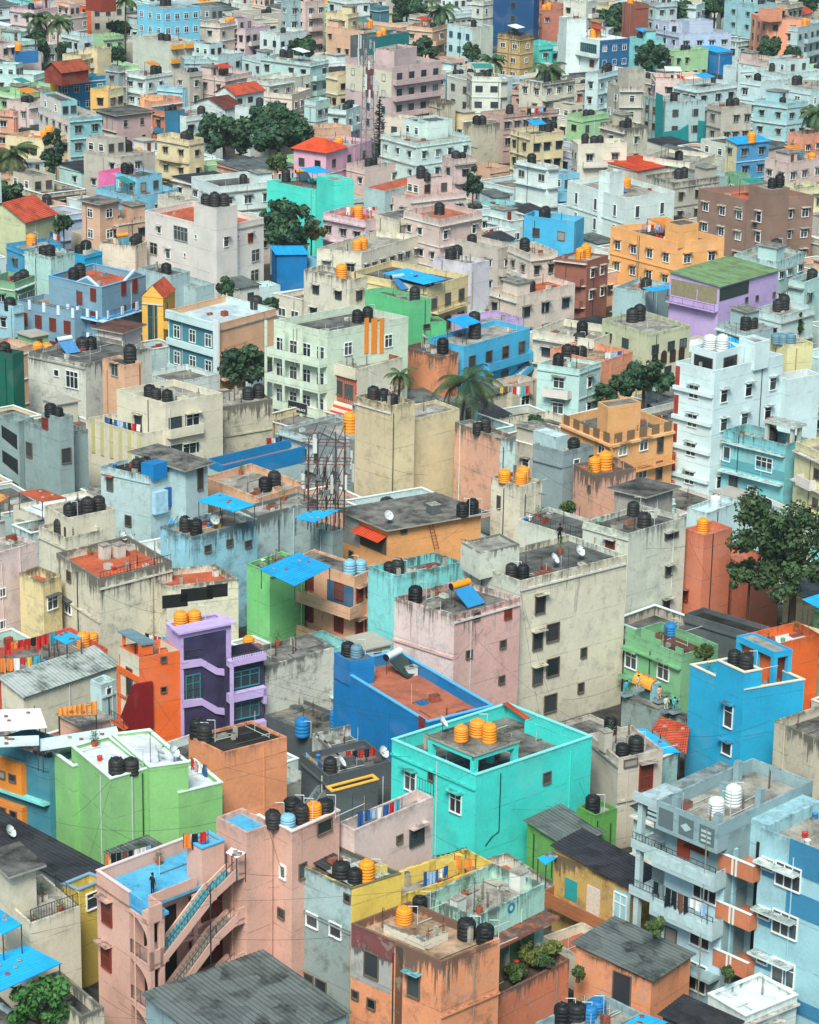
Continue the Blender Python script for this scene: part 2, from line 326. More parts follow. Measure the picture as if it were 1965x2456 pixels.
# windows ------------------------------------------------------
WMESH = {}
def win_meshes(w, h, style):
    k = (round(w, 1), round(h, 1), style)
    if k in WMESH: return WMESH[k]
    w, h = k[0], k[1]; fm = plain({'d': '6A5A4C', 'b': 'E6EAE6', 'r': '8A2E22', 'o': 'A9A79C', 'g': '39494F', 't': '2E7F86'}.get(style[0], 'C9CCC6'), .6)
    f = MB(); t = .07; T = lambda x, y, z: (x, y, z)
    f.hexa((-w/2-t, -.09, -h/2-t), (-w/2, .02, h/2+t), fm); f.hexa((w/2, -.09, -h/2-t), (w/2+t, .02, h/2+t), fm)
    f.hexa((-w/2, -.09, h/2), (w/2, .02, h/2+t), fm); f.hexa((-w/2-.04, -.14, -h/2-t-.002), (w/2+.04, .02, -h/2), fm)
    if style[0] in 'bgto' and w > .8:
        n = max(1, round(w/.7))
        for i in range(1, n): x = -w/2+w*i/n; f.hexa((x-.03, -.07, -h/2), (x+.03, .0, h/2), fm)
        if h > 1.0: f.hexa((-w/2, -.06, h*.18), (w/2, .0, h*.18+.05), fm)
    if style[0] == 'r':
        for i in range(4): x = -w/2+w*(i+.5)/4; f.hexa((x-w/8+.02, -.05, -h/2), (x+w/8-.02, .0, h/2), wall('wood', .4))
        f.hexa((-w/2, -.07, -.03), (w/2, 0, .03), fm)
    if style[0] == 'g':
        for i in range(7): z = -h/2+h*(i+.5)/7; f.hexa((-w/2, -.05, z-.012), (w/2, -.02, z+.012), fm)
    p = MB(); p.face([(-w/2, -.012, -h/2), (w/2, -.012, -h/2), (w/2, -.012, h/2), (-w/2, -.012, h/2)], glassm())
    full = MB(); full.v = list(f.v); full.f = list(f.f); full.m = list(f.m); full.mats = list(f.mats); full.face([(-w/2, -.012, -h/2), (w/2, -.012, -h/2), (w/2, -.012, h/2), (-w/2, -.012, h/2)], glassm())
    WMESH[k] = (f.mesh('window'), p.mesh('pane'), full.mesh('window')); return WMESH[k]
SHM = {}
def shade_mesh(w, col):
    k = (round(w, 1), col)
    if k not in SHM:
        m = MB(); m.hexa((-w/2-.2, -.55, 0), (w/2+.2, 0, .09), wall(col, 1.2)); SHM[k] = m.mesh('sunshade')
    return SHM[k]
def add_window(b, face, a, z, w, h, style='d', shade=None, off=0.0):
    if a-w/2 < .05 or a+w/2 > (b.VL if face == 'L' else b.UL)-.05: return
    if face == 'R': p = b.w(a, -off, z); rz = math.atan2(b.u.y, b.u.x)
    else: p = b.w(-off, a, z); rz = math.atan2(-b.v.y, -b.v.x)
    F, P, A = win_meshes(w, h, style); e = b.house.e; lp = p - b.house.loc
    if (p-CAM).length < 330: o = link('window', F, e, lp, rz); link('pane', P, o)
    else: link('window', A, e, lp, rz)
    if shade: link('sunshade', shade_mesh(w, shade), e, lp+Vector((0, 0, h/2+.16)), rz)
def grid(b, face, cols, rows, style, w=1.1, h=1.25, shade=None, z0=1.9, step=3.05, jit=.0, skip=0.0, rnd=random):
    Ln = b.VL if face == 'L' else b.UL; top = b.roofz if b.par else b.h
    for r in range(rows):
        z = top - z0 + .35 - r*step
        if z-h/2 < b.zb+.3: break
        for c in range(cols):
            if rnd.random() < skip: continue
            k = c if face == 'R' else cols-1-c
            add_window(b, face, Ln*(k+.5)/cols+rnd.uniform(-jit, jit), z, w, h, style, shade)
def wall_details(b, rnd, rich=1.0):
    e = b.house.e
    for f, Ln in (('L', b.VL), ('R', b.UL)):
        for _ in range(rnd.choice([0, 1, 1, 2])):
            if rnd.random() > rich: continue
            a = rnd.uniform(.06, .94)*Ln; m = MB(); top = b.h-rnd.uniform(.1, 1.2); W = (lambda d, z: b.T(a, -d, z)) if f == 'R' else (lambda d, z: b.T(-d, a, z))
            m.bar(W(.07, top), W(.07, b.zb+rnd.uniform(0, 1)), .045, plain(rnd.choice(['2A3034', 'BFC6C4', '8A8478', b.wr]), .6), 5); put('drain_pipe', m, e)
        if rnd.random() < .35*rich and b.h-b.zb > 5:
            z = b.roofz-rnd.choice([.05, .25, 3.1]); c = wall(rnd.choice([b.wr, b.wl, 'offwhite', 'concrete']), 1.2)
            if f == 'R': b.box('ledge', 0, Ln, -.14, -.003, z-.1, z+.06, c)
            else: b.box('ledge', -.14, -.003, 0, Ln, z-.1, z+.06, c)
def roof_details(b, rnd, k):
    if b.par < .15 or b.UL < 3 or b.VL < 3: return
    e = b.house.e; z = b.roofz
    for _ in range(k):
        s, t = rnd.uniform(.8, b.UL-.8), rnd.uniform(.8, b.VL-.8); q = rnd.random()
        if q < .4:
            m = MB(); L = rnd.uniform(1, 3.5)*rnd.choice([-1, 1]); d = rnd.random() < .5; s2, t2 = (min(max(s+L, .3), b.UL-.3), t) if d else (s, min(max(t+L, .3), b.VL-.3))
            m.bar(b.T(s, t, z+.08), b.T(s2, t2, z+.08), .025, rnd.choice([pvc_(), plain('5A5148')]), 5)
            if rnd.random() < .5: m.bar(b.T(s, t, z), b.T(s, t, z+rnd.uniform(.6, 1.9)), .022, pvc_(), 5)
            put('pipe', m, e)
        elif q < .5: b.box('column_stub', s, s+.25, t, t+.25, z, z+rnd.uniform(.5, 1.3), wall('concrete', 1.8))
        elif q < .8: b.box('masonry_block', s, s+rnd.uniform(.4, 1.2), t, t+rnd.uniform(.3, .7), z, z+rnd.uniform(.15, .6), wall(rnd.choice(['concrete', b.wr, 'brick', 'rust', 'stwhite']), 1.5))
        else:
            m = MB()
            for j in range(4): m.bar(b.T(s+.08*(j % 2), t+.08*(j//2), z), b.T(s+.08*(j % 2)+rnd.uniform(-.03, .03), t+.08*(j//2), z+rnd.uniform(.9, 1.6)), .014, plain('5A3A2C'))
            put('rebar', m, e)
def pvc_(): return plain('pvc', .5, .4)
def storey_ledges(b, rnd):
    for f, Ln in (('L', b.VL), ('R', b.UL)):
        if rnd.random() < .5: continue
        c = wall(rnd.choice([b.wr, 'offwhite', 'concrete', 'white']), 1.2); d = rnd.choice([.15, .3, .5])
        for k in range(4):
            z = b.roofz-.05-3.05*k
            if z < b.zb+1: break
            if f == 'R': b.box('ledge', 0, Ln, -d, -.003, z-.12, z, c)
            else: b.box('ledge', -d, -.003, 0, Ln, z-.12, z, c)
def pt(s): x, y = s.split(','); return float(x), float(y)
SUBS = []
def parse(txt):
    cur = None; tile = None
    for ln in txt.strip().splitlines():
        ln = ln.strip()
        if not ln or ln[0] == '#': continue
        main, _, op = ln.partition(';'); tk = main.split(); opts = {}
        for o in op.split():
            k, _, v = o.partition('='); opts[k] = v or True
        sub = tk[0][0] == '+'
        if sub: tl = tk[0][1:] or tile
        else: tile = tl = tk[0]
        N, L, R = pt(tk[1]), pt(tk[2]), pt(tk[3]); h = float(tk[4])
        if sub:
            wc = tk[5] if len(tk) > 5 else cur.wc; rf = tk[6] if len(tk) > 6 else cur.rf
            zb = float(opts['b']) if 'b' in opts else cur.main.roofz
            b = Block(cur, N, L, R, h, zb, tl)
        else:
            wc, rf, label = tk[5], tk[6], ' '.join(tk[7:])
            p = onz(tl, *N, h); cat = opts.get('cat', 'house')
            cur = House(opts.get('n', 'house'), (p.x, p.y, 0), label, cat.replace('_', ' ')); cur.wc, cur.rf, cur.auto = wc, rf, 'auto' in opts
            b = Block(cur, N, L, R, h, 0.0, tl); cur.main = b; cur.tile = tl
        wl, _, wr = wc.partition('/'); wr = wr or wl
        if (cur.auto if sub else 'auto' in opts): wl += '~'; wr += '~'
        b.wl, b.wr = wl, wr
        b.par = float(opts.get('p', .8)) if 'k' not in opts else 0.0
        if 'x' not in opts: shell(b, wl, wr, rf, b.par, float(opts.get('st', 1)), None if opts.get('c') == '0' else opts.get('c'), opts.get('k', 'flat'))
        else: b.roofz = h-b.par
        ws = opts.get('ws', 'd'); sh = opts.get('sh')
        if sh is True: sh = wr
        for k in opts:
            if k[:2] in ('wL', 'wR'):
                c, r = k[2:].split('x'); grid(b, k[1], int(c), int(r), ws, float(opts.get('ww', 1.1)), float(opts.get('wh', 1.25)), sh)
        if 'auto' in opts: autodetail(b, cur)
        cur.id = opts.get('id')
        if cur.id: IDS[cur.id] = cur
IDS = {}
def autodetail(b, hs):
    rnd = random.Random(int(abs(b.n.x*13+b.n.y*7)*10)); st = rnd.choice(['d', 'b', 'b', 'g', 'o']); sh = rnd.choice([None, 'concrete', b.wr, 'offwhite'])
    for f, Ln in (('L', b.VL), ('R', b.UL)):
        c = int(Ln/rnd.uniform(2.0, 3.4)); r = 1 if b.h-b.zb < 5.0 else 2 if b.h < 9.6 else 3 if b.h < 13 else 4
        if c: grid(b, f, c, r, st, rnd.choice([.9, 1.1, 1.3]), rnd.choice([1.0, 1.25]), sh, jit=.25, skip=rnd.choice([.05, .15, .35]), rnd=rnd)
# ------------------------------------------------------------ ground
gm = MB(); gm.face([(-500, -60, 0), (500, -60, 0), (900, 2600, 0), (-900, 2600, 0)], roofm('ground')); g = put('ground', gm); g['kind'] = 'structure'

HTXT = """
A 885,800 570,588 1455,575 10.6 pink bluefloor pink house with outside zigzag stairs; x p=.9 id=pinkstairs
+ 1460,365 1280,270 1612,308 13.2 pink bluefloor; b=0 p=.35
+B 150,362 35,300 430,235 13.2 pink concrete; b=0 p=.25 c=ltpink
+B 520,350 422,302 985,150 12 ltpink concrete; b=0 p=.7
D 655,1280 430,1083 882,1212 9.2 green white lime green house with white roof; c=white p=.25 st=.5 id=lime
+ 885,1210 660,1013 1115,1180 9.5 green white; b=0 p=.2 c=white st=.5
+ 1060,1362 900,1222 1315,1300 7.3 green white; b=0 p=.35 c=white st=.5
+ 432,1206 325,1115 560,1160 8.1 green white; b=0 c=white st=.5
A 430,668 -70,300 575,560 4.2 dgrey blackroof dark roofed shed beside lime house; k=sheet
A 180,900 -30,700 470,795 7.5 cream concrete cream house with iron roof railing; p=.4 id=irail
+ 75,605 -40,500 212,560 10 cream darkroof; k=slab
A 470,705 360,672 640,640 7.2 yellow darkroof yellow house with blue framed window; c=sky
A 1347,1690 862,1360 2047,1420 5.3 blgrey corrgrey pale blue house under grey corrugation; k=sheet
A 480,1450 330,1200 590,1383 4.5 cream darkroof cream house behind the corner tree; st=2
B 500,692 130,522 797,600 10.4 stgrey/yellow oldroof stained grey house with yellow side; st=2.6 p=.3 id=stgrey
B 790,738 610,640 1358,548 8.6 yellow concrete yellow terrace with hanging laundry; p=.9 id=yelter
B 1035,1127 500,897 1380,987 9.5 salmon concwarm salmon corner house with stained parapet; st=2.6 p=.55 id=salmon
B 1240,862 925,735 1645,662 9 mint concrete mint parapet terrace house; st=1.6 p=.9 id=mintter
B 1325,1345 1120,1230 1790,1110 4.8 salmon2 soil salmon walled terrace with plants; st=2.5 p=.4
C 240,445 0,330 440,355 4.6 green2 corrgrey dark green house with patched roof; k=sheet
C 402,262 293,205 532,218 5.6 green2 concrete small green house with black tank; p=.3
C 612,690 188,470 760,590 6 yelstain blackroof old yellow house with black roof; st=3 k=sheet id=oldyel
C 1128,322 765,172 1690,58 14.5 blgrey concrete grey apartment block with long balconies; p=.9 n=apartment_block cat=apartment_block id=greyapt
C 1900,540 1380,332 2300,340 14.5 iceblue concrete white apartment with orange balconies; p=.8 n=apartment_block cat=apartment_block id=blueapt
C 735,1228 285,1056 967,1076 5.2 salmon corrgrey salmon house under grey corrugation; k=sheet st=1.5
C 300,1610 50,1482 685,1430 6.5 blgrey concrete pale grey house with blue tanks; p=.6
C 1120,1585 800,1480 1250,1480 4.5 dgrey blackroof low black roofed shed; k=sheet
D 822,560 698,490 1080,518 10.2 cream/orange white orange house with maroon corner panel; p=.9 st=.4 id=orange
D 1068,425 983,360 1367,365 11.6 lilac concrete lilac stair tower house; p=.4 st=.3 c=lilac id=lilac
+ 1340,572 1265,512 1560,527 9 purple concrete; b=0 p=.9 st=.3
D 590,98 345,-62 1010,-14 9.3 cream redfloor cream house with red terrace roof; st=2.2 p=.8 id=redroof
+ 255,112 133,52 352,70 8 yelcream redfloor; b=0 st=2
+ 985,140 850,50 1412,98 8 cream redfloor; b=0 p=.6 st=2
D -60,-45 -200,-90 218,-125 10 ltpink concrete pinkish white house at left edge; p=.3
D 0,700 -200,560 620,500 4.8 redp oldfloor red parapet terrace with laundry; p=.8 id=redter
D 138,787 8,712 690,600 4.9 cream corrpatch house with patched corrugated roof; k=sheet
D 600,722 535,690 682,690 6.5 icewhite concrete small white house beside orange house
D 290,1160 -60,1050 520,1085 7.8 tealw oldroof teal house with orange wall boxes; id=teal
D 1320,1122 1115,1022 1697,1027 8.4 salmon blackroof salmon house with black tarred roof; st=1 p=.2
E -10,612 -150,520 397,500 7.5 stwhite oldroof stained white wall house; st=3 p=.2
E 950,945 395,606 1342,847 8.8 blue terracotta long blue house with terracotta roof; c=lblue p=.9 st=.7 id=blue
+ 492,583 397,530 637,562 10 blue oldroof; p=.1 st=.7
E 1110,312 755,203 1500,203 12.5 ltpink/pinkr oldfloor tall pink house with solar heater; st=1.5 p=.5 id=tallpink
E 770,78 600,20 1162,-5 11.5 aqua oldroof narrow aqua house behind pink house; st=1.6
E 1238,1258 740,1045 1923,1028 9.2 cyan oldfloor bright turquoise house with orange tanks; p=1 c=aqua st=.6 id=cyan
E 360,1262 205,1130 740,1172 5.2 dgrey oldfloor dark grey courtyard house; p=.5 id=court
E 450,1165 285,1005 740,1085 4.7 stwhite oldfloor black stained courtyard wall house; st=3 p=.9
E 385,1355 360,1325 640,1272 5 dgrey blackroof low yellow trimmed house; p=.15 c=gold
E 300,1030 -100,860 540,940 3.6 dgrey oldfloor soot black yard roof house; p=.3
F 1283,752 962,603 1640,692 10 blue2 concrete tall azure house with stepped parapet; c=cream p=.9 st=.5 id=azure
+ 1283,652 1120,577 1387,632 11.4 blue2 concrete; b=0 p=.3 c=cream st=.5
F 915,545 580,408 1130,480 6.8 mgreen brownroof pale green house with stepped parapet; id=stepgreen
F 540,1158 362,1010 803,1103 7.4 beige concrete small beige house with dark tanks; p=.35 id=beige
F 1800,1085 1463,930 2100,980 8.5 stcream oldroof cream stained house at right edge; st=2
F 1380,505 1270,425 1700,410 8.4 orange white terrace with orange parapet
F 1330,420 930,300 1440,380 6.5 dgrey blackroof dark roofs below terracotta house; p=.4
I -40,1217 -380,1092 590,1060 13.5 creamg/cream darkfloor tall cream apartment with blank wall; st=1.3 p=.5 n=apartment_block cat=apartment_block id=tallcream
+H 1262,1052 1163,985 1480,992 15.3 creamg concrete; p=.15 st=2
I 600,937 330,863 942,835 12 creamg darkroof pale cream house with solar panel; st=1.3 p=.5 id=palecream
I 1045,947 933,903 1212,900 10.5 salmonr brickfloor terracotta house with orange tank; p=.7 st=.7 id=terra
+ 1330,1150 1212,1010 1442,1095 7 salmonr brickfloor; b=0
G 355,345 105,277 530,325 9.5 grey concrete grey concrete house with stair tower; st=1.3 id=greycon
+ 350,252 235,222 437,240 11.7 grey concrete; b=0 p=.3
+ 110,275 -10,240 200,250 9.5 grey concrete; b=0
G 977,165 690,83 1317,103 11 cream concrete cream house with laundry balcony; p=.7 st=.6 id=laubal
+ 832,347 508,252 990,318 8 cream concrete; b=0 p=.9
G 888,600 573,542 1062,562 10.3 icegrey blackroof icy grey house with blue sheds; p=.4 st=1.4 id=icy
+ 1097,560 798,460 1228,522 11 icegrey oldroof; b=0 k=slab
G 1140,957 948,893 1522,852 10 pblue concwarm pale blue streaked house; st=2.2 p=.5 id=pblue
G 385,962 228,890 617,912 7.5 cream concrete cream house with black tank row; st=1.4 id=tankrow
+ 400,845 262,768 680,790 8.8 cream concrete; b=0 p=.5
G 1530,725 1205,600 1810,640 7.8 peach concrete peach terrace with flat concrete roof; p=.7 id=peachter
G 1520,832 1420,780 1870,735 9 icegrey concrete pale grey streaked house by mast; st=2.5 p=.3
G 1320,582 1180,510 1790,460 5.6 icegrey terracotta blue parapet terrace with laundry; p=.05 id=blueter
G 1320,187 1200,110 1612,140 8.6 stcream concrete old textured wall house; st=3 p=.2
H 735,182 523,122 877,152 13.8 tan/creamy concrete tall tan house with stained corner; st=1.6 p=.5 id=tan
+ 737,295 600,240 1137,195 11.4 creamy concrete; b=0 p=.3 st=.8
H 1382,377 1113,275 1472,360 10.6 pinkst/mintw concrete pink stained house with mint side; st=2 p=.4 id=pinkst
H 720,912 452,802 1268,817 7.6 orangep oldfloor peach orange house with slab roof; k=slab st=.8 id=slabor
H 1500,657 1328,602 1632,622 10.5 cream concrete cream house with three orange tanks; p=.2 st=1.4
H 390,932 260,890 452,905 7.5 grey oldfloor grey block under telecom mast
H 520,1192 215,1062 612,1137 9 peach oldfloor peach house with blue awning; p=.2 id=peachawn
G 1595,1165 1462,1110 1800,1090 9.3 mgreen2 oldfloor bright green side wall house; p=.3 st=.8
I 215,452 35,405 392,415 9.6 grey2 concrete grey block house with brick hut; id=greyblk
+ 170,370 35,325 245,350 10.7 icegrey corrpale; p=.05
I 395,592 330,520 590,530 8.5 pinkst oldfloor pink stained wall by grey house; st=3
I 500,368 213,243 860,283 10 tano darkfloor orange tan house with curved terrace; p=.9 st=.5 id=tano
+ 478,190 443,155 640,150 12.6 tano oldroof; p=.1 st=.4
L 1110,1082 878,1026 1515,985 16.5 tealw2 concrete tall ice white apartment block; p=.9 st=.4 n=apartment_block cat=apartment_block id=tallice
+ 1120,977 973,935 1282,932 18 tealw2 concrete; p=.3 st=.4
+ 1350,917 1258,885 1430,897 18.6 tealw2 concrete; p=.3 st=.4
+ 1540,1135 1480,1100 1707,1095 14 tealw2 redfloor; b=0 st=.4
I 1530,412 1160,322 1662,372 10 aquag concrete grey teal house with pergola terrace; p=.9 st=1.3 id=pergola
I 1760,470 1655,385 1900,420 10.5 paleyel concrete pale yellow house at right edge; auto
I 695,717 515,675 862,665 9 greyb darkroof grey room with dark slab; k=slab
I 1065,815 945,780 1262,742 9.3 icewhite corrpale white house with sheet metal roof; p=.4
I 375,985 -10,840 520,900 9 creamg darkfloor grey roof terrace house; p=.3 id=terr
I 1360,850 1260,790 1480,780 8 icewhite concrete plain white house by big tree; p=.5
J 1275,237 870,132 1552,175 12.5 offwhite redfloor large off white apartment block; p=.8 st=.4 n=apartment_block cat=apartment_block id=offwhite
+ 1280,125 1163,88 1392,100 15.3 offwhite concrete; b=0 p=.3 st=.4
J 602,592 318,517 832,512 10.3 sky redfloor light blue house with red shutters; p=.8 st=.4 c=lblue id=shutters
+ 440,730 100,665 600,690 7.2 sky concwarm; b=0 p=.7 st=.5
J 965,655 845,640 1012,600 8.5 gold brickfloor golden yellow narrow gabled house; st=.4 id=gold
J 1010,522 828,472 1118,492 9 icegrey darkroof grey house behind yellow house; p=.4 id=greybeh
+ 1160,590 1010,540 1262,565 7.5 icegrey concrete; b=0
J 1290,805 1022,718 1600,708 9.3 icewhite/peach paleroof curved teal and peach house; st=.5 id=curved
J 505,1042 165,968 897,942 9.5 stwhite darkfloor white streaked house with solar panel; st=2 p=.5 id=whitesol
J 737,1052 605,1010 842,1032 10.6 peach darkroof small peach rooftop house; p=.3
J 720,860 575,832 835,815 8.5 ltpink brownroof pinkish hut with rusty slab roof; k=slab
J 135,367 38,330 372,332 8.5 azure concrete azure house with yellow tanks; p=.6 auto
J 300,412 145,375 442,380 9.5 icemint concrete mint white house with dark tank; st=1.5 p=.4
J 500,402 440,377 572,372 8 blue2 concrete small blue tank house; p=.3
J 800,347 588,328 870,315 8.5 creamp oldfloor cream house with solar cylinder; st=1.2
J 150,200 -100,150 315,150 7 pgreen tileroof olive house with red tiled roof; k=gable
J 590,100 498,75 682,75 11 peach oldroof peach house with top room; auto k=slab
J 700,190 600,150 870,160 8.5 peach redfloor peach house with red terrace; p=.7 auto
M 790,1165 607,1105 1022,1110 9 sky4 concrete sky blue house with blue parapet; p=.9 auto
J 1060,80 950,40 1165,60 9 cream concrete cream house behind off white block; auto
J 75,985 -60,960 140,965 11 dgreen concrete dark green wall house at left
J 100,950 -20,905 180,920 8 peach concrete peach house with blue tarp; auto
J 90,562 -40,530 165,515 8 mgreen darkfloor mint green house at left edge; auto
J 80,702 -30,680 140,690 7.5 pblue oldfloor pale blue house at left edge; auto
K 60,395 -10,370 235,405 6 blue bluesheet blue tarpaulin shed by trees; k=sheet
K 360,852 42,782 838,762 13 mintcream darkfloor mint cream apartment with balconies; p=.9 st=.7 n=apartment_block cat=apartment_block id=mintapt
K 535,1075 355,1025 803,1000 9 brick/cream concrete cream house with striped front wall; p=.7 id=striped
K 490,548 220,482 600,520 10.5 cream concrete cream house with air conditioner; p=.7 auto st=1.4
K 950,590 493,500 1192,515 10.5 yelcream darkfloor yellow cream house with blue roof sheet; p=.8 st=.8 id=yelblue
K 845,672 573,602 972,657 11 mgreen3 darkfloor tall emerald green house; p=.6 st=.6
+ 850,800 800,770 1062,790 8 mgreen3 darkfloor; b=0 p=.2 st=.6
K 1165,940 958,888 1557,830 8 sky3 concrete sky blue house behind palm; p=.6 st=.6 id=skypalm
K 1020,1003 843,932 1117,970 7.5 salmon darkroof peeling salmon walled house; st=2.5 p=.4
K 585,195 372,140 700,150 9.5 pinklil redfloor pale pink house left of arches; auto
K 760,190 700,150 875,145 10 cream oldroof cream house with porch; p=.1 wR2x2
K 1020,190 870,130 1207,130 11 pinkl terracotta pink house with arched balcony; auto id=arched
K 560,385 272,375 1052,308 8 cream concrete long cream house with parapet; p=.8 auto
K 1370,360 1090,295 1470,335 8 beige concrete beige terrace with drying clothes; auto id=beigeter
K 1560,395 1470,335 1700,370 8.5 creamp concrete cream house with orange tank; auto
K 1210,450 975,415 1325,430 9 lilacw concrete pale lilac white house; p=.5 id=lilacw
K 1480,640 1330,590 1800,560 8 creamp redfloor pink cream house with arched window; auto p=.8
K 1250,800 1065,760 1540,780 7 lilac concrete lilac terrace with orange parapet; p=.9
L 395,900 35,840 570,830 8 cream concrete cream house with wavy canopy; p=.9 auto
L 310,1075 60,1040 435,1030 8 icemint concrete mint house with outside stairs; auto p=.4
L 440,1030 180,945 580,960 7.5 salmonp concwarm salmon terrace with laundry; p=.8
L 725,865 480,770 935,805 9.5 pgreen concrete cream house with brown arcade; p=.5 auto id=arcade
L 875,322 457,232 1183,300 11 apricot darkfloor apricot orange house with parapet terrace; p=.9 st=.3 wL4x2 wR2x2 ws=b sh id=apricot
+ 900,225 818,200 1012,207 13.3 apricot darkroof; p=.1 st=.3
L 355,435 150,420 517,405 9 brick concrete dark red house with roof terrace; p=.3 st=.6 auto
L 1135,585 845,522 1482,487 10 lilac greensheet lilac house with green sheet roof; k=sheet st=.5 id=lilacgreen
L 1310,75 1000,5 1705,48 13.5 brown redfloor brown apartment block with white shades; p=.9 st=.3 wL3x3 wR4x3 ws=b sh=offwhite n=apartment_block cat=apartment_block id=brown
+ 1440,15 1310,-20 1552,0 16 brown concrete; b=0 st=.3 p=.3
L 700,620 510,590 840,560 6.5 greyice concrete unfinished icy grey low house; p=.5
L 1300,860 1150,800 1430,820 7 greyice concrete grey low house with blue barrel; p=.5 auto
L 1475,440 1270,385 1562,370 10 icemint concrete mint white house behind lilac house; p=.5 auto st=1.3
L 1640,560 1550,540 1760,500 8 icemint darkfloor mint house with red awning; auto
L 1500,760 1385,710 1600,690 7 icewhite concrete white house with solar pipes; auto
L 1540,930 1430,890 1690,915 8.5 paleyel concrete pale yellow house with blue tanks; p=.3
L 280,202 -10,160 330,172 9 sky3 concrete azure wedge shaped house; st=.5 wL2x1
O 580,1170 185,1030 850,1125 11 white concrete big white house with thin windows; p=.8 st=.5 wL3x2 wR2x2 ws=b ww=.8 wh=1.7
+ 490,1020 425,1010 575,1005 14 white concrete; b=0 p=.3
O 120,985 -80,950 190,980 11 white concrete white house with long grille window; p=.4 auto
M 750,1050 600,1010 903,1015 8.5 mag magr bright magenta pink house; p=.7 st=.3
M 715,925 478,895 930,900 9.5 greige concrete greige house with blue netted shed; p=.3 auto
M 1120,830 928,795 1205,815 10 yelcream concrete pale yellow house by trees; auto
M 412,700 245,602 592,680 11 offwhite/aquag concrete aqua fronted grey house; auto p=.5
M 690,685 600,650 867,655 9.5 dustpink darkroof dusty pink house with dark roof; auto p=.3 k=slab
M 975,660 905,640 1090,645 10 coral/blueteal concrete orange and teal house; auto
M 1100,690 1010,650 1253,650 9 white concrete white house right of teal front; auto p=.6
M 345,468 295,455 625,445 10.5 gold/blueteal concrete blue house with orange roofed hut; p=.6 wR4x2 ws=b id=huthouse
+ 365,428 315,405 462,400 12.5 darkred rustsheet; k=gable
M 640,530 520,530 778,520 10 gold/paleyel concrete pale yellow house with gold side; auto
M 830,572 780,560 935,585 8.5 apricot brickfloor apricot house with brick roof; auto
M 1390,560 1275,545 1560,530 9 white tileroof white house with red tiled gables; k=gable auto
M 1330,640 1190,600 1410,620 7.5 white browntile white house with brown tiled roof; k=gable
M 1480,640 1410,620 1610,610 9 white concrete white house left of big tree; auto
M 965,52 812,28 1182,36 15.5 sky4 concrete tall light blue apartment; p=.3 st=.3 wL3x4 wR4x4 ws=b n=apartment_block cat=apartment_block
M 540,30 450,15 740,22 12 orange/greige concrete apartment with orange front; p=.3 wL1x3 wR3x3 n=apartment_block cat=apartment_block
+ 600,0 500,-12 690,-5 14.5 darkred darkroof; 
M 1000,255 735,195 1162,240 10 creamg concrete long cream house with orange balconies; p=.5 id=orbal
M 60,342 -50,300 228,322 9 dustl concrete dusty pink house with blue hut; auto p=.5
+ 130,305 105,290 215,295 11 blue concrete; p=.1
M 80,660 -60,650 110,655 9.5 salmonp concrete salmon house behind palms; auto
M 260,820 30,800 412,790 8 yelcream redfloor yellow house behind dark tree; auto
M 700,400 625,390 742,395 10 grey2 concrete grey house with orange tank; auto
M 860,450 765,430 1012,420 8.5 white concrete white house with blue sheds; auto p=.5
M 1120,430 1015,410 1197,420 9 greige concrete greige house at upper left; auto
M 480,330 402,315 512,303 8 yelcream concrete small yellow house at upper left; auto
M 575,292 510,280 652,280 9 yelcream concrete pale yellow house left of small tree; auto
M 1300,140 1180,130 1412,120 11 creamp concrete cream apartment right of blue block; auto n=apartment_block cat=apartment_block
M 1560,360 1440,330 1735,340 9.5 icewhite concrete icy white house with shed; auto p=.5
M 1590,480 1460,460 1740,455 9 creamg concrete pale cream house above red gables; auto
M 200,60 90,40 335,30 11 pinklil concrete pale pink house above palms; auto
M 400,90 350,70 450,70 11 pinkl concrete pink house beside orange apartment; auto
M 90,200 -40,185 150,175 8.5 icemint concrete mint house left of palms; auto
M 110,245 -40,225 220,235 7.5 icemint concrete mint low house left of palms; auto
M 470,215 395,190 540,205 8.5 icewhite concrete white house right of palms; auto
M 610,215 540,200 735,205 7 lgreen concrete green house below orange apartment; auto
M 200,445 -40,435 295,420 7.5 icemint concrete mint low house with tanks; auto
M 120,560 20,520 290,500 7.5 lgreen oldroof green and grey shed house; auto
M 170,610 40,590 300,590 8.5 pinkl concrete pale pink house with yellow tank; auto
M 1080,520 930,505 1110,515 8 pblue concrete pale blue house with blue awning; auto
M 900,600 870,580 1020,570 8 salmonp redfloor salmon terrace with orange tank; auto
M 1290,330 1220,300 1360,300 9 icewhite concrete white box house near antenna; auto
M 1330,455 1200,430 1450,420 8 pinkl concrete pink terrace house upper left; auto
M 1450,170 1390,150 1500,140 9.5 pinklil darkroof brick red stack house; auto
M 1655,200 1580,180 1740,170 9.5 white concrete white house with maroon door; auto
M 1250,350 1090,350 1225,330 8.5 greyice concrete grey house below orange balconies; auto
N 740,397 530,340 977,352 15 pinkgrey concrete pinkish grey apartment with curved balconies; p=.7 st=.5 n=apartment_block cat=apartment_block id=pinkgrey
+ 755,300 650,285 872,272 17.6 pinkgrey concrete; p=.3
N 350,905 195,872 552,800 9.5 candy concrete candy pink house with red hip roof; p=.5 st=.3 wL2x1 wR3x1 id=candy
N 885,850 720,790 1165,800 11 mintw concrete mint white house with blue barrel shed; p=.5 auto
+ 960,720 905,700 1062,705 13.5 mintw darkroof; p=.1
N 1215,452 1113,430 1372,465 12 creamg concrete cream house with zigzag stair; auto
N 1250,742 1165,722 1378,725 10 stcream concrete stained cream house right of barrel shed; st=2
N 1400,680 1255,660 1740,650 9 pinkbrown concwarm long pinkish brown house; auto p=.4
N 1560,795 1462,760 1740,770 9.5 yelcream concrete cream house with red bands; auto
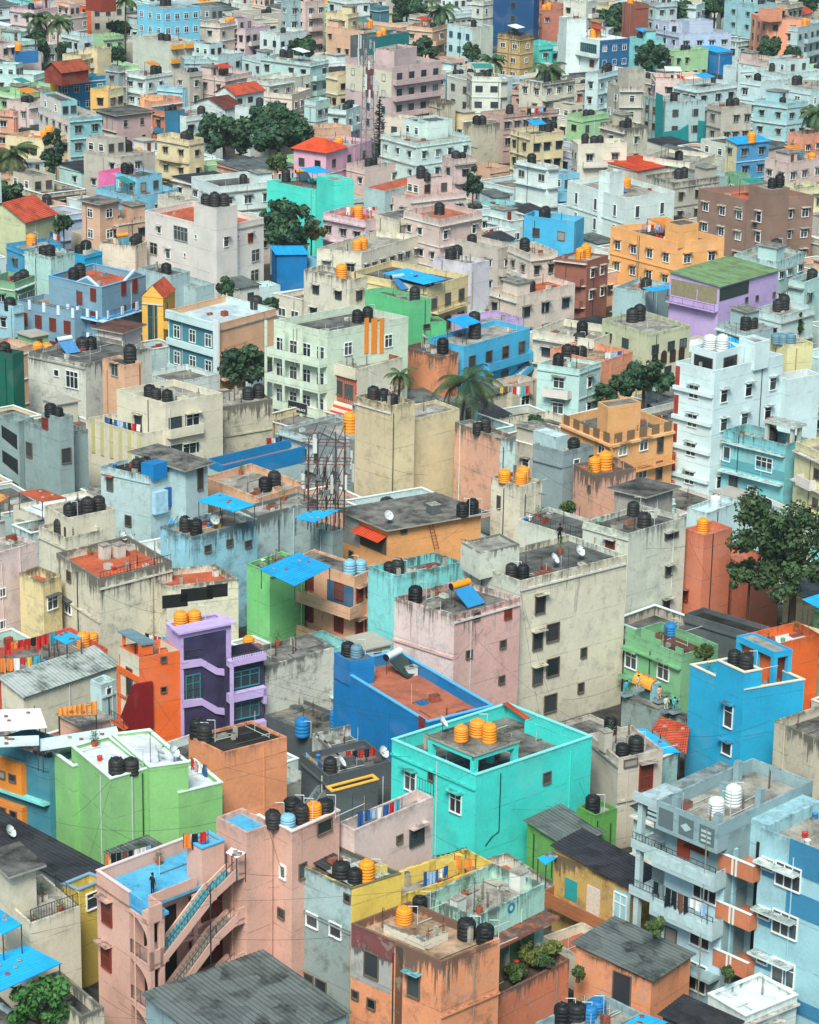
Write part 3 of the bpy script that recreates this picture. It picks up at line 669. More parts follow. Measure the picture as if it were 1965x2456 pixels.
N 1215,165 1070,140 1337,150 12 icewhite/creamg concrete grey white apartment with small windows; wL3x3 ws=t p=.6 n=apartment_block cat=apartment_block
N 980,165 830,150 1070,140 11 peach concrete peach house with arched front; auto
N 640,190 400,150 860,130 8 peach concrete long low peach house; auto
N 600,225 495,210 842,190 10.5 dgrey/net darkfloor unfinished house with green netting; p=.5
N 1340,-40 1320,-50 1462,-10 17 navy concrete tall dark navy house; wL1x5 wR1x5 st=.3
N 1500,-20 1440,-30 1565,-10 15 lime2 concrete tall lime house beside navy house; st=.3 auto
N 1500,215 1383,195 1562,200 12 yelstain oldroof old yellow house above palm; st=2.5 auto
N 1610,270 1545,255 1680,260 9 cyan concrete cyan house beside old yellow house; auto
N 480,85 360,70 535,72 11 yelcream concrete cream yellow house at top; auto
N 255,375 -20,335 357,352 10.5 icemint concrete mint white house with grilles; auto p=.5
N 120,465 -60,450 262,440 8.5 creamg concrete pale cream house with stairs; auto
N 420,445 355,430 537,430 9 yelcream brickfloor yellow house left of pinkish apartment; auto
N 470,652 365,640 547,620 8 icewhite concrete icy white house by lattice mast; auto
N 1110,942 1060,915 1224,925 10 pinkl concrete pink house with porch; auto
N 290,1120 -10,1070 520,1092 10.5 turq darkfloor turquoise house with rooftop tanks; p=.4 st=.3 id=turq
+ 400,1068 285,1038 520,1062 13 turq concrete; b=0 p=.3 st=.3
N 700,1130 640,1100 790,1010 9 icegrey redfloor grey hut with red slab; p=.1
N 850,1165 700,1130 1180,1130 8.5 pinkl terracotta pink house with orange eaves; auto
N 130,8 100,-4 192,2 15 greyice concrete unfinished concrete house at top; auto
N 230,10 110,0 350,0 13 pinkl concrete pink apartment at top; auto
N 470,0 360,-20 610,-10 13 white concrete white apartment at top; auto
N 660,45 600,30 700,35 10 tealw concrete teal draped house at top; auto
N 1080,90 1000,80 1240,70 9 icewhite concrete white house by top palm; auto
N 920,95 850,85 965,85 9.5 greige concrete greige hut before trees; auto
N 1280,10 1235,0 1325,-5 14 creamg concrete cream stair block beside navy house; auto
N 1560,110 1490,100 1640,95 10 paleyel concrete pale yellow house right of navy; auto
N 1640,35 1600,20 1700,15 13 salmonr concrete brick red balcony house; auto
N 1060,470 975,420 1115,460 8 sky3 concrete sky blue house left of stair house; auto
N 1035,610 975,590 1110,600 8 stcream oldroof grey stained wall house; st=3
N 1450,530 1370,500 1620,560 6.5 pinkbrown brownroof brown red low houses; auto
N 150,560 -20,540 240,520 7 creamp concrete cream house above dark tree; auto
N 290,600 225,590 370,580 8 icemint concrete pale green house beside dark tree; auto
N 330,760 240,740 500,745 7.5 peach concrete cream house with orange tank left; auto
N 580,990 555,960 640,940 7 pinkl concrete pink side house by mast; auto
N 810,700 685,690 910,690 8 creamp concrete cream house behind conifer; auto
O 430,240 180,195 605,225 12 white/navyb white white house with navy band; p=.3 wR3x2 ws=b st=.3 id=navyband
+ 235,110 185,95 350,110 16 white concrete; b=0 p=.2
O 545,512 410,490 690,520 11 greige concrete greige concrete house with tower; auto st=1.2
+ 600,418 543,400 697,410 14 greige concrete; b=0 p=.3
O 820,602 660,570 1067,600 11 greyice concrete unfinished grey house with green net; p=.6 st=1.2 wL3x3 wR2x3 id=netgrey
O 1150,632 1065,610 1327,620 11 greige concrete greige and brick house; auto
O 1540,612 1325,590 1677,600 11.5 iceteal concrete ice teal apartment with blue glass; auto n=apartment_block cat=apartment_block
O 1420,115 1190,85 1612,130 13.5 salmonp concrete peach salmon apartment block; p=.3 st=.3 wL3x3 wR2x3 n=apartment_block cat=apartment_block
+ 1440,58 1390,45 1492,50 16 salmonp concrete; p=.2
O 1600,162 1495,150 1765,120 12 icegrey concrete icy grey apartment at right edge; auto n=apartment_block cat=apartment_block
O 900,197 715,165 1217,190 10.5 lavender concrete lavender and white house; auto
+ 960,125 898,110 1100,120 13 lavender concrete;
O 870,302 830,290 1042,280 8 lgreen concrete pale green house upper right; auto
O 1120,312 1010,290 1207,300 7 blue bluesheet blue sheet roof shed; k=sheet
O 1380,482 1255,465 1527,470 12 icewhite concrete icy white house with red awning; auto
O 1260,402 1160,385 1352,395 9 icewhite concrete white house with blue tanks; auto
O 300,852 270,825 587,840 10 cream concrete cream house with blue shed; auto st=.6
O 330,690 245,670 472,665 8 lgreen concrete green house with white sheet roof; auto
O 1240,852 1175,832 1427,832 9.5 paleyel/skyroof bluesheet yellow house with blue roof; k=sheet auto
O 1540,962 1430,930 1705,920 9 pinkl concrete pink house at right side; auto
O 1630,800 1570,780 1700,775 9 salmonp concrete salmon house at right side; auto
O 960,962 695,920 1092,910 7.5 cream concrete cream low house with blue shed; auto
O 690,232 605,215 800,225 10 aqua concrete aqua house with ornament; auto
O 480,180 350,170 500,160 9 icegrey concrete icy house with columns; auto
O 1150,60 1095,70 1195,80 9 creamg concrete beige house behind lavender; auto
O 420,440 345,430 590,400 11 icewhite concrete white house stepping down; auto
O 760,460 690,430 910,470 9 pinkl redfloor pink terrace with red awning; auto
O 1010,520 910,490 1170,480 8.5 icewhite concrete white house with dark tanks; auto
O 1420,370 1330,340 1450,340 9 pinkl concrete pale pink house upper right; auto
O 1500,440 1390,400 1650,400 8.5 icewhite concrete white low house upper right; auto
O 1680,530 1530,480 1760,470 9 icewhite concrete white house at right with terrace; auto
O 650,1010 590,960 700,960 6.5 beige redsheet house with orange red roof; k=sheet
O 870,1080 830,1030 975,1020 8.5 greige concrete stained beige house with blue shutter; auto st=2
O 1060,1060 980,1030 1180,1020 8 greyice concrete grey house with black tanks; auto
O 1250,1040 1180,1015 1315,1030 8.5 mgreen concrete green house behind brown block; auto
O 1600,1120 1540,1090 1720,1090 8 paleyel concrete pale yellow house right of brown; auto
O 640,28 592,12 702,20 15 brick concrete red brick tower house; st=.6
O 350,10 215,0 410,0 14 creamg concrete cream apartment top right; auto n=apartment_block cat=apartment_block
O 520,40 410,30 590,20 12 paleyel concrete pale yellow apartment top right; auto n=apartment_block cat=apartment_block
O 760,20 700,0 870,10 13 icegrey concrete icy grey house top right; auto
O 1000,30 870,10 980,10 12 icewhite concrete white house top right; auto
O 1330,30 1275,0 1390,10 13 iceteal concrete teal glass house top right; auto
O 1540,30 1480,20 1580,10 12 greige concrete greige house top right; auto
O 1600,90 1500,85 1700,70 9 pinkl tileroof house with red tiled roof top right; k=gable
O 90,60 50,40 150,45 13 salmonr concrete brick red balconied house top right; auto
O 580,760 470,720 690,740 9 stcream concrete cream stained house with orange tank; auto st=2
O 60,130 0,100 180,110 9 greige concrete brown shed house top right; auto
O 70,280 0,250 130,250 8.5 cyan concrete cyan house at upper middle; auto
"""
parse(HTXT)
# ------------------------------------------------------------ facade helpers
def fbox(b, name, face, a0, a1, z0, z1, d0, d1, mat, parent=None):
    """box on a face: a along the face, z up, d outward"""
    if face == 'R': return b.box(name, min(a0, a1), max(a0, a1), -d1, -d0, z0, z1, mat, parent)
    return b.box(name, -d1, -d0, min(a0, a1), max(a0, a1), z0, z1, mat, parent)
def fpx(b, name, face, tile, p0, p1, d0, d1, mat, off=0.0):
    a0, z0 = b.fz(tile, *p0, face, off); a1, z1 = b.fz(tile, *p1, face, off)
    return fbox(b, name, face, a0, a1, min(z0, z1), max(z0, z1), d0, d1, mat)
def fpoly(b, name, face, pts, d0, d1, mat):
    """extruded polygon on a face, pts are (a, z)"""
    m = MB(); W = (lambda a, z, d: b.T(a, -d, z)) if face == 'R' else (lambda a, z, d: b.T(-d, a, z)); n = len(pts)
    m.face([W(a, z, d1) for a, z in pts], mat); m.face([W(a, z, d0) for a, z in reversed(pts)], mat)
    for i in range(n):
        j = (i+1) % n; m.face([W(*pts[i], d1), W(*pts[i], d0), W(*pts[j], d0), W(*pts[j], d1)], mat)
    return put(name, m, b.house.e)
def rail(b, p, q, h, mat, name='railing', gap=.22, r=.018):
    """bar railing between (s,t,z) points"""
    m = MB(); p = b.T(*p); q = b.T(*q); up = Vector((0, 0, h)); n = max(2, int((q-p).length/gap))
    m.bar(p+up, q+up, r*1.5, mat); m.bar(p+up*.12, q+up*.12, r, mat)
    for i in range(n+1): x = p.lerp(q, i/n); m.bar(x, x+up, r*(1.6 if i % 8 == 0 else .8), mat)
    return put(name, m, b.house.e)
def balcony(b, face, a0, a1, z, d, col, hh=.9, rl=None):
    """floor slab with a solid parapet or a railing, projecting d"""
    M = wall(col, .8); fbox(b, 'balcony', face, a0, a1, z-.14, z, 0.003, d, M)
    if rl:
        if face == 'R': rail(b, (a0, -d+.05, z), (a1, -d+.05, z), hh, rl)
        else: rail(b, (-d+.05, a0, z), (-d+.05, a1, z), hh, rl)
    else:
        fbox(b, 'balcony_parapet', face, a0, a1, z+.003, z+hh, d-.12, d, M)
        for a in (a0, a1-.12): fbox(b, 'balcony_parapet', face, a, a+.12, z+.003, z+hh, .004, d-.123, M)
def autobalc(b, upper=False):
    rnd = random.Random(int(abs(b.n.x*3+b.n.y*11)*10))
    if rnd.random() < .45 and b.h-b.zb > 6:
        f = rnd.choice('LR'); Ln = b.VL if f == 'L' else b.UL
        if Ln > 4:
            a0 = rnd.uniform(0, .3)*Ln; a1 = a0 + rnd.uniform(.4, .7)*Ln; a1 = min(a1, Ln)
            for k in range(1, 4):
                z = b.roofz-3.05*k
                if z < b.zb+1: break
                balcony(b, f, a0, a1, z, .95, rnd.choice([b.wr, b.wl, 'offwhite']) if k == 1 else b.wr, rl=None)
    if upper and b.UL > 6 and b.VL > 6 and b.par > .2 and rnd.random() < .5:
        k = rnd.uniform(.4, .6); s0 = rnd.choice([.3, b.UL*(1-k)-.3]); t0 = b.VL*rnd.uniform(.3, .5); z = b.roofz
        c2 = Block(b.house, b.w(s0, t0, 0), b.w(s0, b.VL-.3, 0), b.w(s0+b.UL*k, t0, 0), z+2.8, z); c2.wl = c2.wr = b.wr; shell(c2, b.wl, b.wr, rnd.choice(['concrete', 'oldroof', 'darkroof']), .35, 1.2); grid(c2, 'L', 2, 1, 'b', 1, 1.1, z0=1.6); grid(c2, 'R', 2, 1, 'd', 1, 1.2, z0=1.6)
    elif rnd.random() < .5 and b.UL > 5 and b.VL > 5 and b.par > .2:
        s0 = rnd.choice([.25, b.UL-2.9]); t0 = rnd.choice([b.VL-3.4, b.VL-3.4, .3]); z = b.roofz
        c = wall(b.wr, 1.0); b.box('stair_room', s0, s0+2.5, t0, t0+3.0, z, z+2.3, c); b.box('stair_room_slab', s0-.25, s0+2.75, t0-.25, t0+3.25, z+2.303, z+2.42, wall('concrete', 1.5))
        if rnd.random() < .6:
            o = b.box('door', s0+.8, s0+1.6, t0-.03, t0+.02, z, z+1.95, plain('wood'))
AUTO = [b for b in BLOCKS if b.zb == 0]
_auto_names = [l.split(';')[0].split()[8-0:] if 0 else ' '.join(l.split(';')[0].split()[7:]) for l in HTXT.splitlines() if ';' in l and ' auto' in l.split(';')[1]+' ']
for hs in HOUSES:
    if hs.label in _auto_names: autobalc(hs.main, hs.tile in 'MNO'); storey_ledges(hs.main, random)
steel = plain('steel', .5, .4); pvc = plain('pvc', .5, .4)

# ------------------------------------------------------------ pink house with outside stairs
hs = IDS['pinkstairs']; b = hs.main; PK = wall('pink', .7); U, V = b.UL, b.VL
g, _ = b.fz('A', 762, 690, 'L'); sA, _ = b.fz('A', 960, 780, 'R'); zr = b.roofz; fl = [zr-3.2*k for k in range(4)]
b.box('wall', 0, U, g, V, 0, zr-.01, PK)
b.box('roof', .17, U, .17, V-.17, zr-.16, zr, roofm('bluefloor')) if 0 else None
r = MB(); r.hexa((.12, 1.5, zr-.2), (U, V-.1, zr), roofm('bluefloor'), b.T); r.hexa((.12, .12, zr-.2), (sA+.6, 1.497, zr), roofm('bluefloor'), b.T); put('roof', r, hs.e)
for nm, s0, s1, t0, t1, z0, z1 in (('parapet', 0, .16, g, V, zr-.2, b.h), ('parapet', .163, U, V-.16, V, zr, b.h), ('parapet', 0, sA, 0, .16, zr-.35, b.h-.1),
                               ('parapet', 0, .8, .163, .9, zr-.5, zr+.28), ('parapet', sA-.15, sA+.02, .163, 1.4, zr-.3, b.h-.1), ('parapet', sA+.023, U*.62, 1.5, 1.64, zr, b.h-.2)):
    b.box(nm, s0, s1, t0, t1, z0, z1, PK)
b.box('coping', -.04, .2, g-.04, V+.04, b.h+.003, b.h+.08, plain('ltpink')); b.box('coping', .203, U, V-.2, V+.04, b.h+.003, b.h+.08, plain('ltpink'))
rail(b, (.05, .95, zr), (.05, g, zr), .95, plain('lblue'), gap=.16, r=.03)
for k in (1, 2, 3):
    z = fl[k]
    m = MB(); m.hexa((0, 0, z-.16), (sA+.5, g-.003, z), PK, b.T); m.hexa((sA+.503, 1.3, z-.16), (U, g-.003, z), PK, b.T); put('gallery_floor', m, hs.e)
    b.box('parapet', .0, sA+.2, 0, .12, z-.35, z+.95, PK)
    rail(b, (.05, .2, z), (.05, g-.05, z), .95, steel, gap=.13)
for k in (1, 2, 3):          # arches over the corner balconies
    z1 = fl[k-1]-.203; pts = [(.36, z1), (g-.003, z1), (g-.003, z1-.22)] + [(.36+(g-.36)*(1-math.sin(q)), z1-.22-1.25*(1-math.cos(q))) for q in [i*math.pi/20 for i in range(1, 11)]]
    fpoly(b, 'arch', 'L', pts, -.16, 0, PK)
for s in (0, sA-.2, U*.56, U-.3):
    b.box('column', s, s+.34, 0 if s < sA else 1.25, .34 if s < sA else 1.5, 0, zr-.36, PK)
DRK = plain('2B211C', .8)  # near-black panels stand in for the shade of corridor and door holes
for k in (1, 2, 3):
    z = fl[k]
    for f0, w, hh in ((.24, 1.5, 2.3), (.42, .9, 2.1), (.68, 1.1, 1.4), (.8, .95, 2.2), (.92, .95, 2.2)):
        b.box('door' if hh > 2 else 'shutter', U*f0-w/2, U*f0+w/2, g-.05, g+.03, z+(0.02 if hh > 2 else .8), z+(hh if hh > 2 else .8+hh), wall('wood', .4) if f0 > .6 else DRK)
def flight(b, s0, z0, s1, z1, t0, t1, treadm, side, rl=True):
    n = max(4, int(abs(z1-z0)/.2)); m = MB()
    for i in range(n):
        a = s0+(s1-s0)*i/n; c = s0+(s1-s0)*(i+1)/n; z = z0+(z1-z0)*(i+1)/n
        m.hexa((a, t0+.12, z-.22), (c, t1, z), treadm, b.T)
    put('stair_flight', m, b.house.e)
    for t in (t0, t1+.003):
        m = MB(); P = [(s0-.1, z0-.35), (s0-.1, z0+.3), (s1, z1+.35), (s1+.25, z1+.35), (s1+.25, z1-.4), (s1, z1-.42)]
        m.face([b.T(s, t, z) for s, z in P], side); m.face([b.T(s, t+.12, z) for s, z in reversed(P)], side)
        for i in range(len(P)): j = (i+1) % len(P); m.face([b.T(P[i][0], t, P[i][1]), b.T(P[i][0], t+.12, P[i][1]), b.T(P[j][0], t+.12, P[j][1]), b.T(P[j][0], t, P[j][1])], side)
        put('stair_stringer', m, b.house.e)
    if rl: rail(b, (s0, t0+.06, z0+.3), (s1, t0+.06, z1+.35), .6, steel, gap=.3)
s1a, _ = b.fz('A', 975, 1080, 'R'); s1b, _ = b.fz('A', 1262, 720, 'R'); s3, _ = b.fz('A', 1385, 610, 'R')
TE = plain('4A8E98', .8); GT = plain('8A8276', .8)
flight(b, s1a, fl[1]+.1, s1b, zr, -.05, 1.0, TE, PK); flight(b, s1a+.3, fl[2]+.1, s1b+.2, fl[1], -.05, 1.0, GT, PK); flight(b, s1a+.6, fl[3]+.1, s1b+.4, fl[2], -.05, 1.0, GT, PK)
for z in (zr, fl[1], fl[2]):
    flight(b, s1b+.25, z, s3, z+.75, -.03, 1.0, TE if z == zr else GT, PK)
    b.box('landing', s3, U+.0, -.05, 1.25, z+.6, z+.75, PK); b.box('parapet', s3+.3, U, -.05, .08, z+.35, z+1.5, PK)
rb = Block(hs, (1195, 460), (1104, 405), (1327, 412), zr+2.6, zr, 'A'); rb.wl = rb.wr = 'pink'; shell(rb, 'pink', 'pink', 'bluefloor', .2, .5, 'lblue')
add_window(rb, 'R', rb.UL*.78, zr+1.1, .9, 1.9, 'b')
# ------------------------------------------------------------ orange house and lilac stair tower
b = IDS['orange'].main; OR = wall('orange', .3); MR_ = wall('maroon', .3)
b.box('canopy', .15, 1.35, -.15, b.VL+.3, b.h+1.0, b.h+1.16, wall('6F8C98', .6)); b.box('post', .1, 1.2, .02, .3, b.h+.1, b.h+.997, OR); b.box('post', .3, .5, b.VL-.3, b.VL-.1, b.h+.1, b.h+.997, OR)
fpoly(b, 'panel', 'L', [(.0, b.h-2.3), (.0, b.h-6.3), (2.1, b.h-5.6), (.2, b.h-2.3)], .003, .5, MR_); fpoly(b, 'panel', 'R', [(-.5, b.h-2.1), (1.0, b.h-2.1), (1.0, b.h-6.0), (-.5, b.h-6.3)], .003, .25, MR_)
fbox(b, 'band', 'L', 0, b.VL, b.h-2.1, b.h-1.6, .003, .14, OR); fbox(b, 'band', 'L', b.VL-.3, b.VL, 0, b.h-2.103, .003, .14, OR)
balcony(b, 'L', 1.2, b.VL, b.h-6.2, .8, 'orange', rl=steel); balcony(b, 'L', .8, b.VL, b.h-9.2, .8, 'cream', rl=steel)
for q in ((768, 705, .8, 2.3), (768, 940, .8, 2.3), (830, 955, .7, 1.6)): a, z = b.fz('D', q[0], q[1], 'L'); add_window(b, 'L', a, z, q[2], q[3], 'd')
b = IDS['lilac'].main; LI = wall('lilac', .3); PU = plain('purple', .35, .5, .5, scale=.7); F2 = lambda *p: [b.fz('D', x, y, 'R') for x, y in p]
fpx(b, 'glazing', 'R', 'D', (1085, 445), (1338, 985), .003, .03, PU)
for dy in (0, 232): fpoly(b, 'stair_band', 'R', F2((1078, 578+dy), (1078, 622+dy), (1188, 605+dy), (1270, 655+dy), (1336, 665+dy), (1336, 625+dy), (1290, 622+dy), (1190, 565+dy)), .04, .2, LI)
for dy in (0, 232): rail(b, (b.fz('D', 1090, 560+dy, 'R')[0], -.1, b.fz('D', 1090, 560+dy, 'R')[1]), (b.fz('D', 1190, 545+dy, 'R')[0], -.1, b.fz('D', 1190, 545+dy, 'R')[1]), .6, steel)
b.box('eaves', -.3, b.UL+.3, -.3, b.VL*.5, b.h+.1, b.h+.25, LI)
add_window(b, 'R', b.fz('D', 1140, 740, 'R')[0], b.fz('D', 1140, 740, 'R')[1], 1.2, 2.2, 't', off=.03)
b = IDS['lilac'].blocks[1]
for y0, y1 in ((562, 600), (762, 812), (960, 1010)): fpoly(b, 'band', 'R', [b.fz('D', 1338, y0+6, 'R'), b.fz('D', 1338, y1+6, 'R'), b.fz('D', 1558, y1-42, 'R'), b.fz('D', 1558, y0-42, 'R')], .004, .6, LI)
fbox(b, 'post', 'R', 0, .35, 0, b.h+.05, .6, .65, LI); fbox(b, 'post', 'R', b.UL-.3, b.UL, b.h-4.2, b.h-2.9, .005, .6, LI)
rail(b, (.3, -.5, b.h-.1), (b.UL, -.5, b.h-.1), .5, steel)
for k in range(3): add_window(b, 'R', b.UL*.5, b.h-1.9-2.7*k, b.UL*.7, 1.3, 't')
# teal house with orange wall boxes
b = IDS['teal'].main; OG = wall('E2872A', .6)
for x, y, w, h in ((70, 1250, 3.0, 2.6), (75, 1465, 3.0, 1.5)):
    r_ = b.fz('D', x, y, 'L'); fbox(b, 'wall_box', 'L', r_[0]-w/2, r_[0]+w/2, r_[1]-h/2, r_[1]+h/2, .003, .45, OG)
    for k in (-.6, .5): add_window(b, 'L', r_[0]+k, r_[1], .6, .45, 'd', off=.45)
fbox(b, 'ledge', 'L', 0, b.VL, b.h-3.6, b.h-3.4, .003, .6, wall('aqua', 1))
# ------------------------------------------------------------ turquoise house: roof pavilion
hs = IDS['cyan']; b = hs.main; CYW = wall('cyan', .5); zt = b.h+1.55
pv = [b.st(onz('E', *q, zt)) for q in ((1227, 1132), (955, 1015), (1505, 1050))]
s0, t0 = pv[0]; s1 = pv[2][0]; t1 = pv[1][1]; s0 = max(s0, .02); t0 = max(t0, .02)
b.box('pavilion_slab', s0-.1, s1, t0-.1, t1, zt-.18, zt, wall('oldroof' if 0 else 'concrete', 2)); r = MB(); r.face([b.T(s0, t0, zt+.004), b.T(s1-.1, t0, zt+.004), b.T(s1-.1, t1-.1, zt+.004), b.T(s0, t1-.1, zt+.004)], roofm('oldroof')); put('pavilion_roof', r, hs.e)
pavb = Block(hs, b.w(s0, t0, 0), b.w(s0, t1, 0), b.w(s1, t0, 0), zt, b.h); pavb.roofz = zt
for s, t in ((s0, t0), (s1-.45, t0), (s0, t1-.45), (s1-.45, t1-.45), (s1-.45, (t0+t1)/2)): b.box('pavilion_post', s, s+.4, t, t+.4, b.roofz, zt-.183, CYW)
b.box('pavilion_beam', s0, s1, t0-.003, t0+.25, zt-.55, zt-.183, CYW); b.box('pavilion_beam', s0-.003, s0+.25, t0+.253, t1, zt-.55, zt-.183, CYW)
q0 = b.st(onz('E', 1525, 930, b.h)); b.box('roof_wall', q0[0], q0[0]+.15, .2, q0[1], b.roofz, b.h, CYW); b.box('roof_wall', q0[0]+.153, b.UL-.2, q0[1]-.15, q0[1], b.roofz, b.h, CYW)
sheet_mesh('lean_roof', [b.T(q0[0]+.6, q0[1]+.3, b.h-.3), b.T(q0[0]+.6, b.VL-.3, b.h+.3), b.T(b.UL-.3, b.VL-.3, b.h+.3), b.T(b.UL-.3, q0[1]+.3, b.h-.3)], 'tileroof', hs.e)
m = MB(); pts = [b.fz('B', x, y, 'R') for x, y in ((1382, 10), (1375, 200), (1370, 355), (1330, 385), (1290, 440))]
for p, q in zip(pts, pts[1:]): m.bar(b.T(p[0], -.04, p[1]), b.T(q[0], -.04, q[1]), .035, plain('1C2224'))
put('drain_pipe', m, hs.e)
# azure house: roof room
hs = IDS['azure']; b = hs.main; zt = b.h+1.9; AZ = wall('blue2', .5)
pv = [b.st(onz('F', *q, zt)) for q in ((1460, 532), (1243, 432), (1562, 512))]; s0, t0 = pv[0]; s1 = pv[2][0]; t1 = pv[1][1]
b.box('roof_slab', s0, s1, t0, t1, zt-.45, zt-.1, AZ); r = MB(); r.face([b.T(s, t, zt-.095) for s, t in ((s0+.15, t0+.15), (s1-.15, t0+.15), (s1-.15, t1-.15), (s0+.15, t1-.15))], roofm('concrete')); put('roof_top', r, hs.e)
for x0, x1, y0, y1 in ((s0, s1, t0, t0+.15), (s0, s0+.15, t0+.15, t1), (s1-.15, s1, t0+.15, t1), (s0+.15, s1-.15, t1-.15, t1)): b.box('coping', x0, x1, y0, y1, zt-.097, zt+.05, plain('azure'))
for s, t in ((s0, t0), (s1-.35, t0), (s0, t0+(t1-t0)*.45), (s0, t1-.35)): b.box('post', s, s+.35, t, t+.35, b.roofz, zt-.453, AZ)
b.box('room_wall', s0+.5, s1-.1, t0+.6, t1-.1, b.roofz, zt-.453, wall('orange', .5)); b.box('room_door', s0+.9, s0+1.6, t0+.56, t0+.597, b.roofz, b.roofz+2, plain('wood'))
# ------------------------------------------------------------ grey apartment block: galleries on the front
hs = IDS['greyapt']
for o in [c for c in hs.e.children if c.name.split('.')[0] == 'wall']: bpy.data.objects.remove(o)
b = hs.main; GA = wall('blgrey', .9); GW = wall('B4CACC', .9); d = 1.15; U, V, h = b.UL, b.VL, b.h
m = MB(); m.hexa((d, .003, 0), (U, V, b.roofz-.02), GA, b.T); put('wall', m, hs.e)
fr = plain('5E6E72', .8)
b.box('frieze', 0, d, 0, V, h-1.95, b.roofz-.003, GA); b.box('parapet', 0, .17, 0, V, b.roofz, h, GA); b.box('parapet', .173, U, 0, .17, b.roofz, h, GA); b.box('parapet', U-.17, U, .173, V, b.roofz, h, GA); b.box('parapet', .173, U-.173, V-.17, V, b.roofz, h, GA)
for k in range(3): fbox(b, 'frieze_panel', 'L', V*(k/3)+.25, V*((k+1)/3)-.25, h-1.6, h-.35, .003, .04, fr)
fpoly(b, 'frieze_mark', 'L', [(V*.5-.45, h-1.0), (V*.5, h-.7), (V*.5+.45, h-1.0), (V*.5, h-1.3)], .045, .07, GW)
for k in (0, 2):
    for i in range(3): fbox(b, 'frieze_mark', 'L', V*(k/3)+(.5 if k == 0 else 1.6)+0, V*(k/3)+(1.3 if k == 0 else 2.4), h-1.45+.32*i, h-1.28+.32*i, .045, .07, GW)
rl = plain('2C3438')
for k in (1, 2, 3, 4):
    z = b.roofz-3.45*k+.3
    b.box('gallery_floor', 0, d-.003, 0, V, z-.2, z, GA)
    if k in (1, 2):
        b.box('gallery_parapet', -.1, .06, -.03, V+.1, z-.55, z+.75, GW); b.box('gallery_parapet', .063, d-.01, -.03, .1, z-.55, z+.75, GW)
        rail(b, (.0, 0, z+.75), (.0, V, z+.75), .35, rl, gap=.5)
        for i in range(4): fbox(b, 'parapet_mark', 'L', V*.05+i*V*.24, V*.05+i*V*.24+V*.18, z-.25, z+.5, .103, .13, plain('B3CACC', .9, .2, .3))
    wl_ = wall('BFDDE6', .6); b.box('gallery_wall', d-.04, d-.003, .1, V-.1, z+.003, z+3.0 if k > 1 else h-2.0, wl_ if k in (2, 3) else GA)
for q, w, hh, sty in (((930, 400), 1.1, 2.6, 'R'), ((1005, 400), 1.9, 1.5, 'r'), ((885, 580), 1.0, .3, 'd'), ((1055, 690), 1.9, 1.7, 'b'), ((880, 855), .8, .9, 'd'), ((1025, 955), 1.6, 1.9, 'b'), ((1005, 1215), 1.5, 1.9, 'b'), ((850, 1010), .9, 2.0, 'd')):
    a, z = b.fz('C', *q, 'L', -d)
    if sty == 'R': b.box('door', d-.08, d-.043, a-w/2, a+w/2, z-hh/2, z+hh/2, wall('B2442A', .3))
    else: add_window(b, 'L', a, z, w, hh, sty, off=-d+.045)
for k in (0, 1, 2):          # side bay on the left: canopy, slabs, columns
    z = (h-.9, b.roofz-3.45+.1, b.roofz-6.9+.2)[k]
    b.box('side_slab', .8, 4.2, V+.003, V+2.7, z-.22, z, GW); b.box('side_edge', .8, 1.0, V+.003, V+2.7, z+.003, z+.4, GW)
    if k: rail(b, (.85, V+.1, z+.4), (.85, V+2.6, z+.4), .5, rl, gap=.25)
for s in (1.0, 3.6): b.box('side_column', s, s+.4, V+2.0, V+2.4, 0, h-1.125, GW)
b.box('side_wall', 3.2, U, V+.003, V+2.7, 0, h-1.13, wall('8C9A9A', 1.2))
for s, t, hh in ((.35, V*.72, 1.0), (.4, .3, .9), (4.2, V*.55, 1.3), (U*.55, .9, .8), (U*.75, V-.8, 1.3)): b.box('column_stub', s, s+.45, t, t+.45, b.roofz, b.roofz+1.0+hh*.4, GA)
# ------------------------------------------------------------ white apartment: orange balconies, blue panels
hs = IDS['blueapt']; b = hs.main; V = b.VL; h = b.h; BL = wall('3A82A6', .4); OB = wall('CC7C58', .8); IW = wall('iceblue', .7)
b.box('wing', 1.7, b.UL, V+.003, V+2.6, 0, h-.6, IW); b.box('recess_shade', 1.66, 1.697, V+.15, V+1.5, 0, h-2.0, plain('1C1E20', .8)); b.box('pier', .0, .35, V+1.9, V+2.3, 0, h-2.2, IW)  # dark sheet on the wing wall paints the shade behind the balconies
for k in range(4):
    z = h-3.75-3.38*k+.5
    b.box('balcony_floor', -.75, 1.65, V-.15, V+2.6, z-.1, z, OB); b.box('balcony_parapet', -.78, -.64, V-.2, V+2.65, z-.3, z+.85, OB); b.box('balcony_parapet', -.637, 1.6, V+2.51, V+2.65, z-.3, z+.85, OB); b.box('balcony_parapet', -.637, .0, V-.2, V-.06, z-.3, z+.85, OB)
    for t in (V+1.1, V+1.4): b.box('balcony_stripe', -.81, -.783, t, t+.14, z-.3, z+.88, plain('white'))
    b.box('balcony_coping', -.82, -.6, V-.24, V+2.69, z+.853, z+.91, plain('white'))
for p0, p1 in (((1555, 395), (1960, 760)), ((1535, 690), (1950, 1010)), ((1390, 560), (1460, 640)), ((1370, 850), (1440, 930)), ((1350, 1080), (1460, 1195)), ((1470, 1290), (1960, 1600))):
    fpx(b, 'panel', 'L', 'C', p0, p1, .003, .03, BL)
